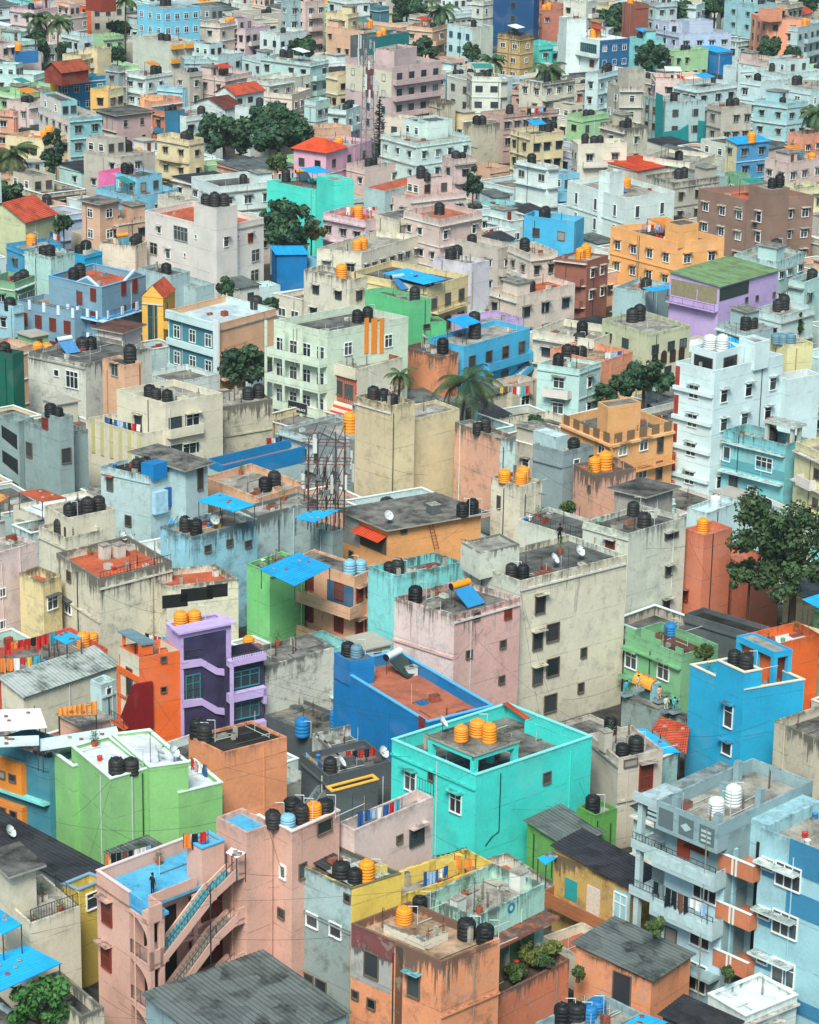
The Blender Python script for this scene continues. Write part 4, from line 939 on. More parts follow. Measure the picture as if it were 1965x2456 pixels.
for x, y, w, hh in ((1545, 622, 1.9, 1.5), (1425, 548, .9, .7), (1525, 905, 1.9, 1.5), (1402, 835, .9, .7), (1515, 1190, 1.7, 1.6), (1392, 1105, .8, .6), (1490, 1445, 1.8, 1.6), (1370, 1365, .8, .7)):
    a, z = b.fz('C', x, y, 'L'); add_window(b, 'L', a, z, w, hh, 'b', off=.03)
for x0, y0, x1, y1 in ((1375, 500, 1615, 600), (1360, 785, 1595, 880), (1340, 1040, 1575, 1150), (1320, 1310, 1560, 1420)):
    a0, z0 = b.fz('C', x0, y0, 'L'); a1, z1 = b.fz('C', x1, y1, 'L'); fbox(b, 'sunshade', 'L', a0, a1, max(z0, z1)-.2, max(z0, z1)-.05, .033, .75, wall('white', 1))
w2 = Block(hs, (1990, 260), (1422, 205), (2200, 40), 15.6, 0, 'C'); w2.wl = w2.wr = 'white'
# ------------------------------------------------------------ other fronts
def storeys(i, face, n, a=(0, 1), d=.95, col=None, rl=None, z0=3.05, step=3.05, hh=.9, win=None, blk=0):
    b = IDS[i].blocks[blk]; Ln = b.VL if face == 'L' else b.UL
    for k in range(1, n+1):
        z = b.roofz-z0-step*(k-1); balcony(b, face, Ln*a[0], Ln*a[1], z, d, col or b.wr, hh, rl)
        if win:
            for j in range(win[0]): add_window(b, face, Ln*(a[0]+(a[1]-a[0])*(j+.5)/win[0]), z+1.25 if win[2] < 1.9 else z+win[2]/2+.1, win[1], win[2], win[3])
storeys('mintapt', 'L', 4, d=1.1, col='mintcream', win=(4, 1.1, 1.5, 'b'))
b = IDS['mintapt'].main
for k in range(5):
    for j in range(4): fbox(b, 'balcony_post', 'L', b.VL*j/3-.15*(j > 0), b.VL*j/3+.2, b.h-.8-3.05*k-2.2, b.h-.8-3.05*k+.95, 1.105, 1.2, wall('mintcream', .7))
for x in (590, 640, 680): a, z = b.fz('K', x, 850, 'R'); fbox(b, 'curtain', 'R', a-.35 if x != 640 else a-.6, a+.3, z-2.6, z+1.6, .02, .06, plain('E98A34'))
grid(b, 'R', 2, 3, 'b', 1.1, 1.4)
storeys('pinkgrey', 'R', 4, a=(.03, 1.0), d=1.0, col='pinkgrey', win=(4, 1.3, 1.4, 'g'), z0=2.6)
b = IDS['pinkgrey'].main
fbox(b, 'band', 'L', b.VL*.38, b.VL*.55, b.h-6.5, b.h-1.0, .003, .1, wall('7E3A40', .3)); fbox(b, 'wall_panel', 'L', b.VL*.0, b.VL*.375, b.h-5.9, b.h-1.0, .003, .05, wall('cream', .4)); fbox(b, 'wall_panel', 'L', b.VL*.553, b.VL*.99, b.h-5.9, b.h-1.0, .003, .05, wall('cream', .4))
grid(b, 'L', 3, 4, 't', 1.0, 1.2)
storeys('tano', 'R', 2, a=(.02, 1), d=.8, col='tano', rl=plain('C98B52')); storeys('tano', 'L', 2, a=(0, .8), d=.8, col='tano', rl=plain('C98B52'))
b = IDS['tano'].main
for f, L_ in (('L', b.VL), ('R', b.UL)):
    fbox(b, 'cornice', f, 0, L_, b.h-1.0, b.h-.75, .003, .35, wall('EDB67E', .5))
    n = max(2, int(L_/1.8))
    for i in range(n): fbox(b, 'parapet_panel', f, L_*(i+.2)/n, L_*(i+.8)/n, b.h-.65, b.h+.35, .003, .06, plain('7A6248'))
storeys('shutters', 'R', 2, a=(.0, 1), d=.9, col='lblue', rl=plain('1E3448'), z0=3.1); storeys('shutters', 'L', 2, a=(0, .55), d=.9, col='lblue', rl=plain('1E3448'), z0=3.1)
b = IDS['shutters'].main
for f, L_ in (('L', b.VL), ('R', b.UL)):
    for k in (1, 2):
        z = b.roofz-3.1*k
        for i in range(4): fbox(b, 'balustrade_post', f, L_*i/3*(.55 if f == 'L' else 1)-.2*(i > 0), L_*i/3*(.55 if f == 'L' else 1)+.3, z, z+1.05, .855, 1.0, plain('D4E2EE'))
        fbox(b, 'ledge', f, -.9 if f == 'R' else 0, L_, z-.3, z-.16, .005, 1.1, plain('B9D3EA'))
    c0, c1 = (.05, .5) if f == 'L' else (.5, .98)
    zz = b.h+.02; fpoly(b, 'pediment', f, [(L_*c0, zz), (L_*c1, zz), (L_*(c0+c1)/2, zz+1.1)], -.3, .1, plain('B9D3EA')); fpoly(b, 'pediment', f, [(L_*c0+.6, zz+.15), (L_*c1-.6, zz+.15), (L_*(c0+c1)/2, zz+.85)], .103, .13, plain('5F8F9C'))
b2 = IDS['shutters'].blocks[1]; rail(b2, (0, .1, b2.h), (0, b2.VL, b2.h), .3, plain('1E3448')); grid(b2, 'L', 4, 2, 'r', 1.0, 1.5)
for j in range(4): fbox(b2, 'balustrade_post', 'L', b2.VL*j/4, b2.VL*j/4+.45, b2.h-.9, b2.h+.35, .003, .1, plain('D4E2EE'))
b = IDS['gold'].main; zt = b.h+1.5
fpoly(b, 'gable', 'L', [(0, b.h+.003), (b.VL, b.h+.003), (b.VL/2, zt)], -.2, .05, wall('gold', .4)); add_window(b, 'L', b.VL*.5, b.h-3.6, max(.7, b.VL*.4), 5.4, 't')
sheet_mesh('roof', [b.T(0, -.2, b.h), b.T(0, b.VL/2, zt+.1), b.T(b.UL, b.VL/2, zt+.1), b.T(b.UL, -.2, b.h)], 'tileroof', b.house.e); sheet_mesh('roof', [b.T(0, b.VL+.2, b.h), b.T(0, b.VL/2, zt+.1), b.T(b.UL, b.VL/2, zt+.1), b.T(b.UL, b.VL+.2, b.h)], 'tileroof', b.house.e)
storeys('gold', 'R', 2, d=.8, col='gold')
b = IDS['curved'].main
for k in (0, 1, 2): fbox(b, 'band', 'L', 0, b.VL, b.h-.9-3.3*k, b.h-.1-3.3*k if k else b.h+.1, .003, .5-.1*k, wall('icewhite', .4))
for k in (0, 1): fbox(b, 'wall_panel', 'L', .3, b.VL-.3, b.h-3.9-3.3*k, b.h-1.0-3.3*k, .003, .04, wall('4D8794', .5))
for k in (0, 1):
    for j in range(3): add_window(b, 'L', b.VL*(j+.6)/3.2, b.h-2.4-3.3*k, 1.1, 1.5, 'b', off=.04)
m = MB()
for i in range(5): m.hexa((-.6, i*.22-.6, 0), (-.3, i*.22-.5, b.h+.6), plain('E8EEEE'), b.T)
put('fin', m, b.house.e); storeys('curved', 'R', 2, a=(.02, .4), d=1.0, col='peach', rl=steel)
b = IDS['tallice'].main
for k in range(5): fbox(b, 'ledge', 'L', b.VL*.0, b.VL*1.0, b.h-2.9-3.1*k, b.h-2.5-3.1*k, .003, .35, wall('tealw2', .3)); fbox(b, 'red_panel', 'L', b.VL*.88, b.VL*.99, b.h-2.45-3.1*k, b.h-.9-3.1*k+.45, .003, .05, wall('A23A2C', .3))
grid(b, 'L', 1, 5, 'b', 1.2, 1.3, shade='white', z0=2.2, step=3.1); grid(b, 'R', 3, 4, 'b', 1.0, 1.3, shade='white', z0=2.4, step=3.1, skip=.3, jit=.4)
b = IDS['tallice'].blocks[1]; add_window(b, 'L', b.VL*.5, b.h-1.6, 2.6, 1.6, 'd'); add_window(b, 'R', b.UL*.5, b.h-1.6, 2.2, 1.6, 'd')
b = IDS['pergola'].main; zt = b.h+1.6
for s, t in ((1.6, .4), (b.UL-1, .4), (1.6, b.VL*.45), (b.UL-1, b.VL*.45)): b.box('pergola_post', s, s+.35, t, t+.35, b.roofz, zt-.25, wall('BCC4BA', 1.2))
b.box('pergola_slab', 1.3, b.UL-.3, .1, b.VL*.5, zt-.247, zt, wall('BCC4BA', 1.2)); pb = Block(b.house, b.w(1.3, .1, 0), b.w(1.3, b.VL*.5, 0), b.w(b.UL-.3, .1, 0), zt, b.h); pb.roofz = zt
b.box('room_wall', 2.2, b.UL-.5, b.VL*.5+.1, b.VL*.5+.3, b.roofz, zt, wall('A8553E', .8)); fbox(b, 'cornice', 'L', 0, b.VL, b.h-1.25, b.h-1.05, .003, .5, wall('icewhite', 1.5)); fbox(b, 'cornice', 'L', 0, b.VL, b.h-4.3, b.h-4.15, .003, .8, wall('icewhite', 1)); fbox(b, 'wall_panel', 'L', .0, b.VL, b.h-3.9, b.h-2.9, .003, .03, wall('5A9BA4', .6))
b = IDS['slabor'].main
fbox(b, 'upper_wall', 'L', b.VL*.62, b.VL, b.h-3.0, b.h-.02, .003, .03, wall('A8ACA4', 1)); fbox(b, 'louvre', 'L', .25, b.VL*.6, b.h-2.6, b.h-1.0, .003, .05, plain('2A2A28')); m = MB()
for i in range(26): a = .25+(b.VL*.6-.25)*i/25; m.bar(b.T(-.07, a, b.h-2.6), b.T(-.07, a, b.h-1.0), .015, plain('8A7A66'))
put('grille', m, b.house.e); sheet_mesh('awning', [b.T(-1.1, .1, b.h-1.15), b.T(.0, .1, b.h-.6), b.T(.0, b.VL*.62, b.h-.6), b.T(-1.1, b.VL*.62, b.h-1.15)], 'redsheet', b.house.e)
m = MB()
lx = [b.fz('H', x, y, 'R') for x, y in ((945, 865), (975, 1025))]
for o in (0, .45): m.bar(b.T(lx[0][0]+o, -.25, lx[0][1]), b.T(lx[1][0]+o, -.5, lx[1][1]), .03, plain('wood'))
for i in range(9): f = (i+.5)/9; m.bar(b.T(lx[0][0]+(lx[1][0]-lx[0][0])*f, -.25-.25*f, lx[0][1]+(lx[1][1]-lx[0][1])*f), b.T(lx[0][0]+.45+(lx[1][0]-lx[0][0])*f, -.25-.25*f, lx[0][1]+(lx[1][1]-lx[0][1])*f), .025, plain('wood'))
tag(put('ladder', m, None, b.house.loc), 'wooden ladder leaning on the peach orange wall', 'ladder')
b = IDS['striped'].main
for i in range(14): fbox(b, 'stripe', 'L', b.VL*i/14, b.VL*(i+.5)/14, b.h-4.2, b.h-1.4, .003, .03, wall('C9725C', .4))
fbox(b, 'parapet_front', 'L', 0, b.VL, b.h-1.2, b.h+.1, .003, .35, wall('cream', .8)); add_window(b, 'L', b.VL*.7, b.h-2.7, 2.4, 1.6, 'd', off=.03); add_window(b, 'L', b.VL*.25, b.h-2.8, 1.3, 1.5, 'd', off=.03)
for i in range(4): fbox(b, 'awning', 'L', 0, b.VL, b.h-5.6+.3*i, b.h-5.3+.3*i, .003, 1.0-.2*i, plain('D2512E' if i % 2 == 0 else 'E8DCCB'))
b = IDS['laubal'].blocks[1]; m = 6
for i in range(m): fbox(b, 'column', 'L', b.VL*i/m, b.VL*i/m+.5, b.h-3.6, b.h+.05, .003, .1, wall('C5BE86', .5))
storeys('laubal', 'R', 2, a=(.02, .6), d=.6, col='cream', win=(2, 1.5, 1.4, 'g'), z0=3.0)
b = IDS['orbal'].main
for k in (0, 1):
    for j in (0, 1): balcony(b, 'R', b.UL*(.05+.5*j), b.UL*(.45+.5*j), b.h-1.2-3.0*k, 1.0, 'F0A63A', .9)
b = IDS['navyband'].main; fbox(b, 'band', 'R', 0, b.UL, b.h-1.3, b.h-.3, .003, .08, wall('navyb', .3)); fbox(b, 'band', 'R', 0, b.UL, b.h-5.0, b.h-3.8, .003, .08, wall('navyb', .3)); add_window(b, 'L', b.VL*.45, b.h-2.2, b.VL*.75, 2.2, 't'); grid(b, 'L', 3, 3, 'r', 1.4, 1.4, z0=5.2)
balcony(b, 'L', 0, b.VL, b.h-3.6, 1.1, 'white', .8)
b = IDS['netgrey'].main
for s, t, zz in ((b.UL*.05, -.25, b.h+.6), (-.25, b.VL*.0, b.h+.4)):
    pass
nt_ = plain('net', .7, .2, .35)
fpoly(b, 'safety_net', 'L', [(.3, b.h+1.2), (b.VL*.35, b.h+1.4), (b.VL*.33, b.h-3), (b.VL*.28, .5), (-.3, .5), (-.3, b.h-6.0)], .5, .56, nt_)
fpoly(b, 'safety_net', 'R', [(-.4, b.h-5.5), (b.UL*.35, b.h-5.2), (b.UL*.55, b.h-4.2), (b.UL*.6, .5), (-.4, .5)], .5, .56, nt_); fpoly(b, 'safety_net', 'R', [(b.UL*.8, b.h-3.6), (b.UL*1.05, b.h-3.9), (b.UL*1.05, .5), (b.UL*.8, .5)], .5, .56, nt_)
m = MB()
for i in range(7):
    a = b.VL*i/6; m.bar(b.T(-.35, a, 0), b.T(-.35, a, b.h+.8), .06, plain('8A7250'))
for k in range(5): m.bar(b.T(-.35, 0, 1.8*k+1.5), b.T(-.35, b.VL, 1.8*k+1.5), .05, plain('8A7250'))
put('scaffold', m, b.house.e)
b = IDS['candy'].main   # red hip roof on the left part
z = b.h+.1; q = [b.T(-.6, -.5, z), b.T(b.UL*.45, -.5, z), b.T(b.UL*.45, b.VL+.5, z), b.T(-.6, b.VL+.5, z)]; a1 = b.T(b.UL*.2, b.VL*.35, z+1.7); a2 = b.T(b.UL*.2, b.VL*.65, z+1.7)
m = MB(); RT = sheetm('redsheet')
for f in ([q[0], q[1], a1], [q[1], q[2], a2, a1], [q[2], q[3], a2], [q[3], q[0], a1, a2], [q[3], q[2], q[1], q[0]]): m.face(f, RT)
put('hip_roof', m, b.house.e)
b = IDS['greycon'].blocks[2]
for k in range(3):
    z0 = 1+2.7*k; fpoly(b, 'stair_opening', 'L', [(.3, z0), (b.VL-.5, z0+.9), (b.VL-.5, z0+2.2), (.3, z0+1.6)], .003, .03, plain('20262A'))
b = IDS['icy'].main
fbox(b, 'blue_room', 'R', .1, 1.9, b.h-.4, b.h+1.2, -1.2, .3, wall('blue', .5)); fbox(b, 'grille_room', 'R', .15, b.UL*.5, b.h-3.8, b.h-1.6, .003, .5, plain('9FC4D6', .5, .4, .3)); fbox(b, 'blue_room', 'R', b.UL*.5, b.UL*.95, b.h-3.4, b.h-1.5, .003, .3, wall('2A64A0', .5))
flight(b, b.UL*.2, b.h-6.6, b.UL*1.0, b.h-3.8, -1.3, -.4, plain('5C94C4'), plain('4F9BD0'))
b = IDS['oldyel'].main; balcony(b, 'L', -.2, b.VL, b.h-3.4, 1.2, 'A86A44', .9); add_window(b, 'L', b.VL*.12, b.h-1.9, 1.1, 2.2, 'b'); fbox(b, 'curtain', 'L', b.VL*.38, b.VL*.55, b.h-3.2, b.h-1.2, .003, .05, plain('D8C8B8', .8, .2, .4, scale=8)); fbox(b, 'window_board', 'L', b.VL*.68, b.VL*.84, b.h-2.9, b.h-1.4, .003, .06, plain('2F9A9A')); fbox(b, 'wall_panel', 'L', 0, b.VL*.2, b.h-3.3, b.h-.5, .003, .02, wall('iceblue', 1))
b = IDS['mintter'].main; fbox(b, 'awning_slab', 'R', .3, b.UL, b.h-2.1, b.h-1.9, .003, 1.3, wall('A05A44', 1.5)); fbox(b, 'ground_floor', 'R', 1.2, b.UL-1, 0, b.h-2.2, .003, .06, wall('4F7A52', 1.2))
for i in (0, 1):  # blue painted rings on the parapet
    a, z = b.fz('B', (1445, 1265)[i], (808, 890)[i], 'R'); r_ = (.38, .2)[i]; fpoly(b, 'painted_disc', 'R', [(a+r_*math.cos(q*.5236), z+r_*math.sin(q*.5236)) for q in range(12)], .003, .012, plain('2F7F9C')); fpoly(b, 'painted_disc', 'R', [(a+r_*.45*math.cos(q*.5236), z+r_*.45*math.sin(q*.5236)) for q in range(12)], .013, .018, plain('mint'))
b = IDS['stepgreen'].main
for a0, a1, up in ((0, .16, .5), (.28, .5, .9), (.5, .62, .45), (.88, 1, .5)): fbox(b, 'parapet_step', 'L', b.VL*(1-a1), b.VL*(1-a0), b.h+.002, b.h+up, -.17, .0, wall('mgreen', .7))
fbox(b, 'ledge', 'L', 0, b.VL, b.h-1.3, b.h-1.15, .003, .35, wall('mgreen', .7)); fbox(b, 'ledge', 'L', 0, b.VL, b.h-3.9, b.h-3.7, .003, .7, wall('mgreen', 1))
b = IDS['peachawn'].main
for k in (1, 2): balcony(b, 'L', -.8, b.VL, b.h-3.2*k, 1.6, 'peach', .95)
fbox(b, 'wall_panel', 'L', .1, b.VL*.45, b.h-3.0, b.h-1.0, .003, .03, wall('3A6484', 1)); grid(b, 'L', 2, 2, 'r', 1.0, 1.4); grid(b, 'R', 2, 2, 'r', .9, 1.1, shade='peach')
b = IDS['court'].main; flight(b, -3.2, .3, -.2, 3.6, .3, 1.3, plain('5A6264'), wall('7C8789', 1), False)
b = IDS['yelter'].main; b.box('tank_plinth', b.UL*.62, b.UL*.86, b.VL*.5, b.VL*.8, b.roofz, b.h+.25, wall('yellow', .8)); b.box('roof_wall', .2, b.UL*.55, b.VL*.8, b.VL*.8+.15, b.roofz, b.h+.2, wall('yellow', .6))
rail(IDS['pinkstairs'].blocks[3], (IDS['pinkstairs'].blocks[3].UL, 0, 12), (IDS['pinkstairs'].blocks[3].UL, IDS['pinkstairs'].blocks[3].VL, 12), .9, steel, gap=.25)
b = IDS['salmon'].main; b.box('roof_wall', 1.2, 1.35, b.VL*.35, b.VL*.8, b.roofz, b.h+.1, wall('D9D0BC', 2)); b.box('roof_wall', 1.353, 3.2, b.VL*.35, b.VL*.35+.15, b.roofz, b.h+.1, wall('D9D0BC', 2)); fbox(b, 'plaster_patch', 'L', b.VL*.55, b.VL*.995, b.h-3.7, b.h-1.5, .002, .012, wall('A9A9A4', 2.5)); fbox(b, 'plaster_patch', 'L', b.VL*.52, b.VL*.995, b.h-1.5, b.h-.05, .002, .014, wall('7C4A48', 2.5)); fbox(b, 'drain_stain', 'L', b.VL*.42, b.VL*.5, .5, b.h-.2, .002, .01, wall('6E4A38', 2.6))
b = IDS['stgrey'].main; fbox(b, 'painted_face', 'R', .02, b.UL-.02, 0, b.h-.12, .002, .02, wall('yellow', .5)); fbox(b, 'ledge', 'L', 0, b.VL, b.h-3.2, b.h-3.05, .003, .12, wall('stgrey', 2.5)); fbox(b, 'plaster_patch', 'L', 0, b.VL*.995, b.h-3.0, b.h-.06, .002, .012, wall('A9C2C2', 2.2)); sheet_mesh('roof_sheet', [b.T(.5, b.VL*.1, b.roofz+.15), b.T(.5, b.VL*.5, b.roofz+.4), b.T(b.UL*.9, b.VL*.5, b.roofz+.4), b.T(b.UL*.9, b.VL*.1, b.roofz+.15)], 'corrpatch', b.house.e); sheet_mesh('roof_sheet', [b.T(.8, b.VL*.55, b.roofz+.2), b.T(.8, b.VL*.95, b.roofz+.45), b.T(b.UL*.7, b.VL*.95, b.roofz+.45), b.T(b.UL*.7, b.VL*.55, b.roofz+.2)], 'blackroof', b.house.e)
b = IDS['irail'].main; rail(b, (.1, .1, b.h), (b.UL-.1, .1, b.h), .9, rl, gap=.2); rail(b, (b.UL-.1, .1, b.h), (b.UL-.1, b.VL*.6, b.h), .9, rl, gap=.2)
b = IDS['redroof'].main; rail(b, (.1, .08, b.h), (b.UL-.1, .08, b.h), .6, rl, gap=.35); b2 = IDS['redroof'].blocks[2]
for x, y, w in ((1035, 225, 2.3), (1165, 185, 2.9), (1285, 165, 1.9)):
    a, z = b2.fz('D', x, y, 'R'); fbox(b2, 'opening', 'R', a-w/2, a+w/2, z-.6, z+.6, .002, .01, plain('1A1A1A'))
b = IDS['terr'].main; rail(b, (.1, .1, b.h), (b.UL*.95, .1, b.h), .9, rl, gap=.2); rail(b, (.1, .1, b.h), (.1, b.VL*.9, b.h), .9, rl, gap=.3)
b = IDS['lilacgreen'].main; fbox(b, 'mesh_front', 'L', .3, b.VL-.2, b.h-2.4, b.h-.3, .003, .04, plain('8C8468', .8, .2, .3)); fbox(b, 'glazing', 'R', .2, b.UL*.5, b.h-2.0, b.h-.3, .003, .04, plain('2E3A36', .4)); balcony(b, 'L', 0, b.VL, b.h-3.2, .9, 'lilac', .8, rl)
b = IDS['yelblue'].main; balcony(b, 'R', b.UL*.1, b.UL*.9, b.h-3.4, 1.2, 'yelcream', .9, rl); grid(b, 'R', 3, 2, 'd', 1.2, 1.5); grid(b, 'L', 2, 2, 'b')
b = IDS['arcade'].main
for j in range(4): a = b.UL*(.15+.22*j); fpoly(b, 'arch_opening', 'R', [(a-.55, b.h-4.2), (a+.55, b.h-4.2)] + [(a+.55*math.cos(q*.3927), b.h-3.0+.55*math.sin(q*.3927)) for q in range(9)], .003, .03, plain('3A2620')); 
b = IDS['skypalm'].main; flight(b, b.UL*.35, .5, b.UL*.95, 3.4, -1.2, -.2, plain('CFE6F2'), wall('sky3', .6)); balcony(b, 'R', b.UL*.3, b.UL, b.h-3.6, 1.0, 'sky3', .9); grid(b, 'R', 4, 2, 'd', 1.2, 1.4); grid(b, 'L', 2, 2, 'b')
b = IDS['apricot'].main
for f, L_ in (('L', b.VL), ('R', b.UL)): fbox(b, 'ledge', f, 0, L_, b.h-4.0, b.h-3.85, .003, .12, wall('apricot', .4))
b = IDS['blueter'].main; DB = wall('dblue', .6); b.box('blue_parapet', 0, b.UL, -.02, .15, b.h-.9, b.h+.85, DB); b.box('blue_parapet', 0, b.UL, b.VL*.55, b.VL*.55+.15, b.h-.1, b.h+.9, DB); b.box('blue_parapet', 0, .16, .153, b.VL*.55-.003, b.h-.1, b.h+.85, DB)
b = IDS['greyblk'].main; fbox(b, 'ledge', 'L', 0, b.VL, b.h-1.7, b.h-1.5, .003, .2, wall('grey2', 1)); fbox(b, 'ledge', 'R', 0, b.UL, b.h-1.7, b.h-1.5, .003, .06, wall('grey2', 1))

# ------------------------------------------------------------ windows read off the photograph
WTXT = """
A 1.1 1.6 r pink 635,830 632,1095
A .5 .9 b - 1675,595
A .6 .6 d - 1665,840
A 2.0 3.4 g - 957,320
A 1.0 1.1 b - 548,762
B .6 1.0 d - 210,588
B .5 .5 d - 478,748 525,1320 783,400
B 1.0 .9 b - 270,880 408,940
B .9 1.0 d - 245,1240 322,1278
B .5 .8 b - 95,595
B .6 .6 d - 88,840 620,1375
B 1.3 .8 d - 340,325
B 1.3 1.2 g ltpink 885,380
B 1.1 1.6 d - 620,1145
B .9 1.5 d aquag 870,1265
B 1.1 1.5 b cyan 850,55 1118,185
B .5 .6 d - 973,28
B .7 .8 d - 1655,38
D .8 .6 d - 912,1292
D .4 .4 d - 967,570 967,748
D .8 .9 d - 410,80
D 1.2 1.1 b dgrey 310,235 405,262
D .6 .7 b - 15,175 15,365
D .5 .6 b - 643,760
E .6 .6 d - 1240,315 1195,540 1395,480 1387,690
E .7 .9 r - 1425,295
E .7 .8 r - 920,948
F 1.0 1.5 d cream 75,245 60,460 60,665
F 1.3 1.5 d - 150,410 150,615 135,830
F .6 .8 d - 332,530 315,738
F .9 .9 d creamg 835,45 820,245
F .9 1.8 b blue2 1190,905
F 1.0 1.0 b blue2 1180,1095
F 1.3 1.4 b mgreen 615,575 805,640
F 1.1 .5 d - 610,1180
F 1.1 2.0 r beige 700,1260
C .9 .6 d - 700,1285
C 1.3 2.2 d - 560,1290
I .9 1.4 r creamg 490,1020
I .9 .4 d - 870,940
I 1.0 .5 d creamg 835,948
I .7 1.0 r salmonr 940,1085 935,1300
I .7 .7 b - 290,517
I .5 .6 d - 375,490 368,670
I 1.1 1.2 b tano 440,435 563,437 687,408 680,575
I .8 1.9 d - 785,400 778,560
I .8 1.5 b - 1180,465
I 2.0 1.4 b - 1400,525
I 1.0 2.4 d - 1217,660
I 1.1 1.3 b - 1330,695
G 1.0 1.5 d - 175,440 268,470 392,475
G .5 .8 d - 432,455
G .9 1.0 r - 268,283
G 1.0 2.0 d cream 820,290
G 1.6 1.2 b cream 1140,262 1120,435
G .7 1.3 d redp 652,640
G .7 1.0 d - 760,860
G .7 1.4 b - 1112,600
G .7 2.2 d - 1183,610
G .7 .6 d - 1228,1025 1357,990 1467,998
G .5 .5 d - 645,1010
H .4 1.2 d - 1373,750
H .6 .5 d - 500,1055 810,917
H .8 1.0 b - 720,650
J .8 .9 b offwhite 943,248
J 3.0 1.9 o - 1070,272
J 1.6 1.6 o - 910,360 1510,400 1505,520
J .9 1.3 b offwhite 995,390 1155,425 1337,320
J .9 1.2 r offwhite 1480,295
J .4 .5 b - 1410,292 1160,290 1095,398
J .9 1.5 r - 472,650 553,632 730,595 797,578 730,733 797,715 553,770
J 1.8 1.9 b - 428,1135
J .7 .7 b - 335,1095
J 1.2 1.4 o peach 680,1075
K .9 .5 d - 850,640 945,820
L 1.0 1.5 b offwhite 1255,155 1370,172 1365,290
L .7 .7 d offwhite 1350,220
L .6 .6 d - 1295,662 1357,652 1457,632
"""
for ln in WTXT.strip().splitlines():
    tk = ln.split(); tl, w, h, sty, sh = tk[0], float(tk[1]), float(tk[2]), tk[3], tk[4]
    for q in tk[5:]:
        r_ = wall_at(tl, *pt(q))
        if r_: add_window(r_[1], r_[2], r_[3], r_[4], w, h, sty, None if sh == '-' else sh)

# rainwater pipes, ledges and small fittings on every house read off the photograph
rnd = random.Random(77); HAND = [h for h in HOUSES]
for h in HAND:
    if not hasattr(h, 'main'): continue
    b = h.main
    if h.e['category'] == 'house' or True:
        wall_details(b, rnd, .75 if h.label not in ('lilac stair tower house',) else 0)
        roof_details(b, rnd, (9 if b.n.y < 300 else 6) if h not in (IDS['pinkstairs'], IDS['lime']) else 1)
        for c in h.blocks[1:]:
            if c.UL > 4 and c.VL > 4 and hasattr(c, 'wr') and h not in (IDS['pinkstairs'], IDS['lime'], IDS['lilac']): roof_details(c, rnd, 3)
# ------------------------------------------------------------ things on the roofs
ITEMS = []      # (object, host label, noun, template, image x) -> labels once everything stands
def host_name(b): return b.house.label if b else None
def item(o, b, tile_px, noun, cat, group=None):
    ITEMS.append((o, host_name(b), noun, proj(o.location), cat, group)); o['category'] = cat
    if group: o['group'] = group
TANKC = dict(K=('15191C', 'black'), O=('F29420', 'orange'), B=('7FB4C8', 'pale blue'), W=('D6DEDC', 'white'), G=('3C7A70', 'green'), U=('0A74B0', 'blue'), S=('5E8494', 'grey blue'))
TK = {}
def tankm(col):
    q = NT('tank_plastic_'+col); tc, v, oi = q.coords(); c = hexc(col); n = q.noise(v, 3, 6, .7)
    f = q.math('ADD', q.math('MULTIPLY', oi.outputs['Random'], .07), q.math('MULTIPLY', q.ramp(n, .5, .75), .12)); q.l(q.mix(f, c, (.32, .3, .26)), q.b.inputs['Base Color']); q.b.inputs['Roughness'].default_value = .5; return q.m
def tank(kind, p, b, size=1.0):
    if kind not in TK:
        c = tankm(TANKC[kind][0]); prof = [(.56, 0)]
        if kind in 'OW':
            for i in range(5): z = .08+i*.22; prof += [(.6, z), (.6, z+.12), (.555, z+.15), (.555, z+.19)]
        else:
            for i in range(4): z = .06+i*.29; prof += [(.6, z), (.6, z+.2), (.575, z+.22), (.575, z+.26)]
        prof += [(.58, 1.22), (.5, 1.34), (.34, 1.43)]
        m = MB(); m.lathe(prof, c, 20); m2 = MB(); m2.lathe([(.24, 1.425), (.24, 1.5), (.2, 1.53), (.05, 1.55)], c, 14)
        for i in range(3): w = i*2.1; m2.hexa((.38*math.cos(w)-.05, .38*math.sin(w)-.05, 1.33), (.38*math.cos(w)+.05, .38*math.sin(w)+.05, 1.46), c)
        TK[kind] = (m.mesh('body', True), m2.mesh('lid'))
    size *= random.uniform(.86, 1.08); e = bpy.data.objects.new('water_tank', None); COL.objects.link(e); e.location = p; e.rotation_euler = (0, 0, random.uniform(0, 6)); e.scale = (size, size, size*random.uniform(.78, 1.12))
    link('body', TK[kind][0], e); link('lid', TK[kind][1], e)
    item(e, b, None, TANKC[kind][1]+' water tank', 'water tank', 'water tanks on the roofs'); return e
def pipes_for(b, p):
    m = MB(); q = b.house.rel(p)+Vector((random.uniform(.6, .9), random.uniform(-.5, .5), 0)); h = random.uniform(1.2, 1.9)
    m.bar(q, q+Vector((0, 0, h)), .03, pvc, 5); m.bar(q+Vector((0, 0, h)), q+Vector((-.6, 0, h)), .03, pvc, 5); m.bar(q+Vector((0, 0, .12)), q+b.u*random.uniform(1.5, 3)+Vector((0, 0, .12)), .03, pvc, 5)
    put('pipe', m, b.house.e)
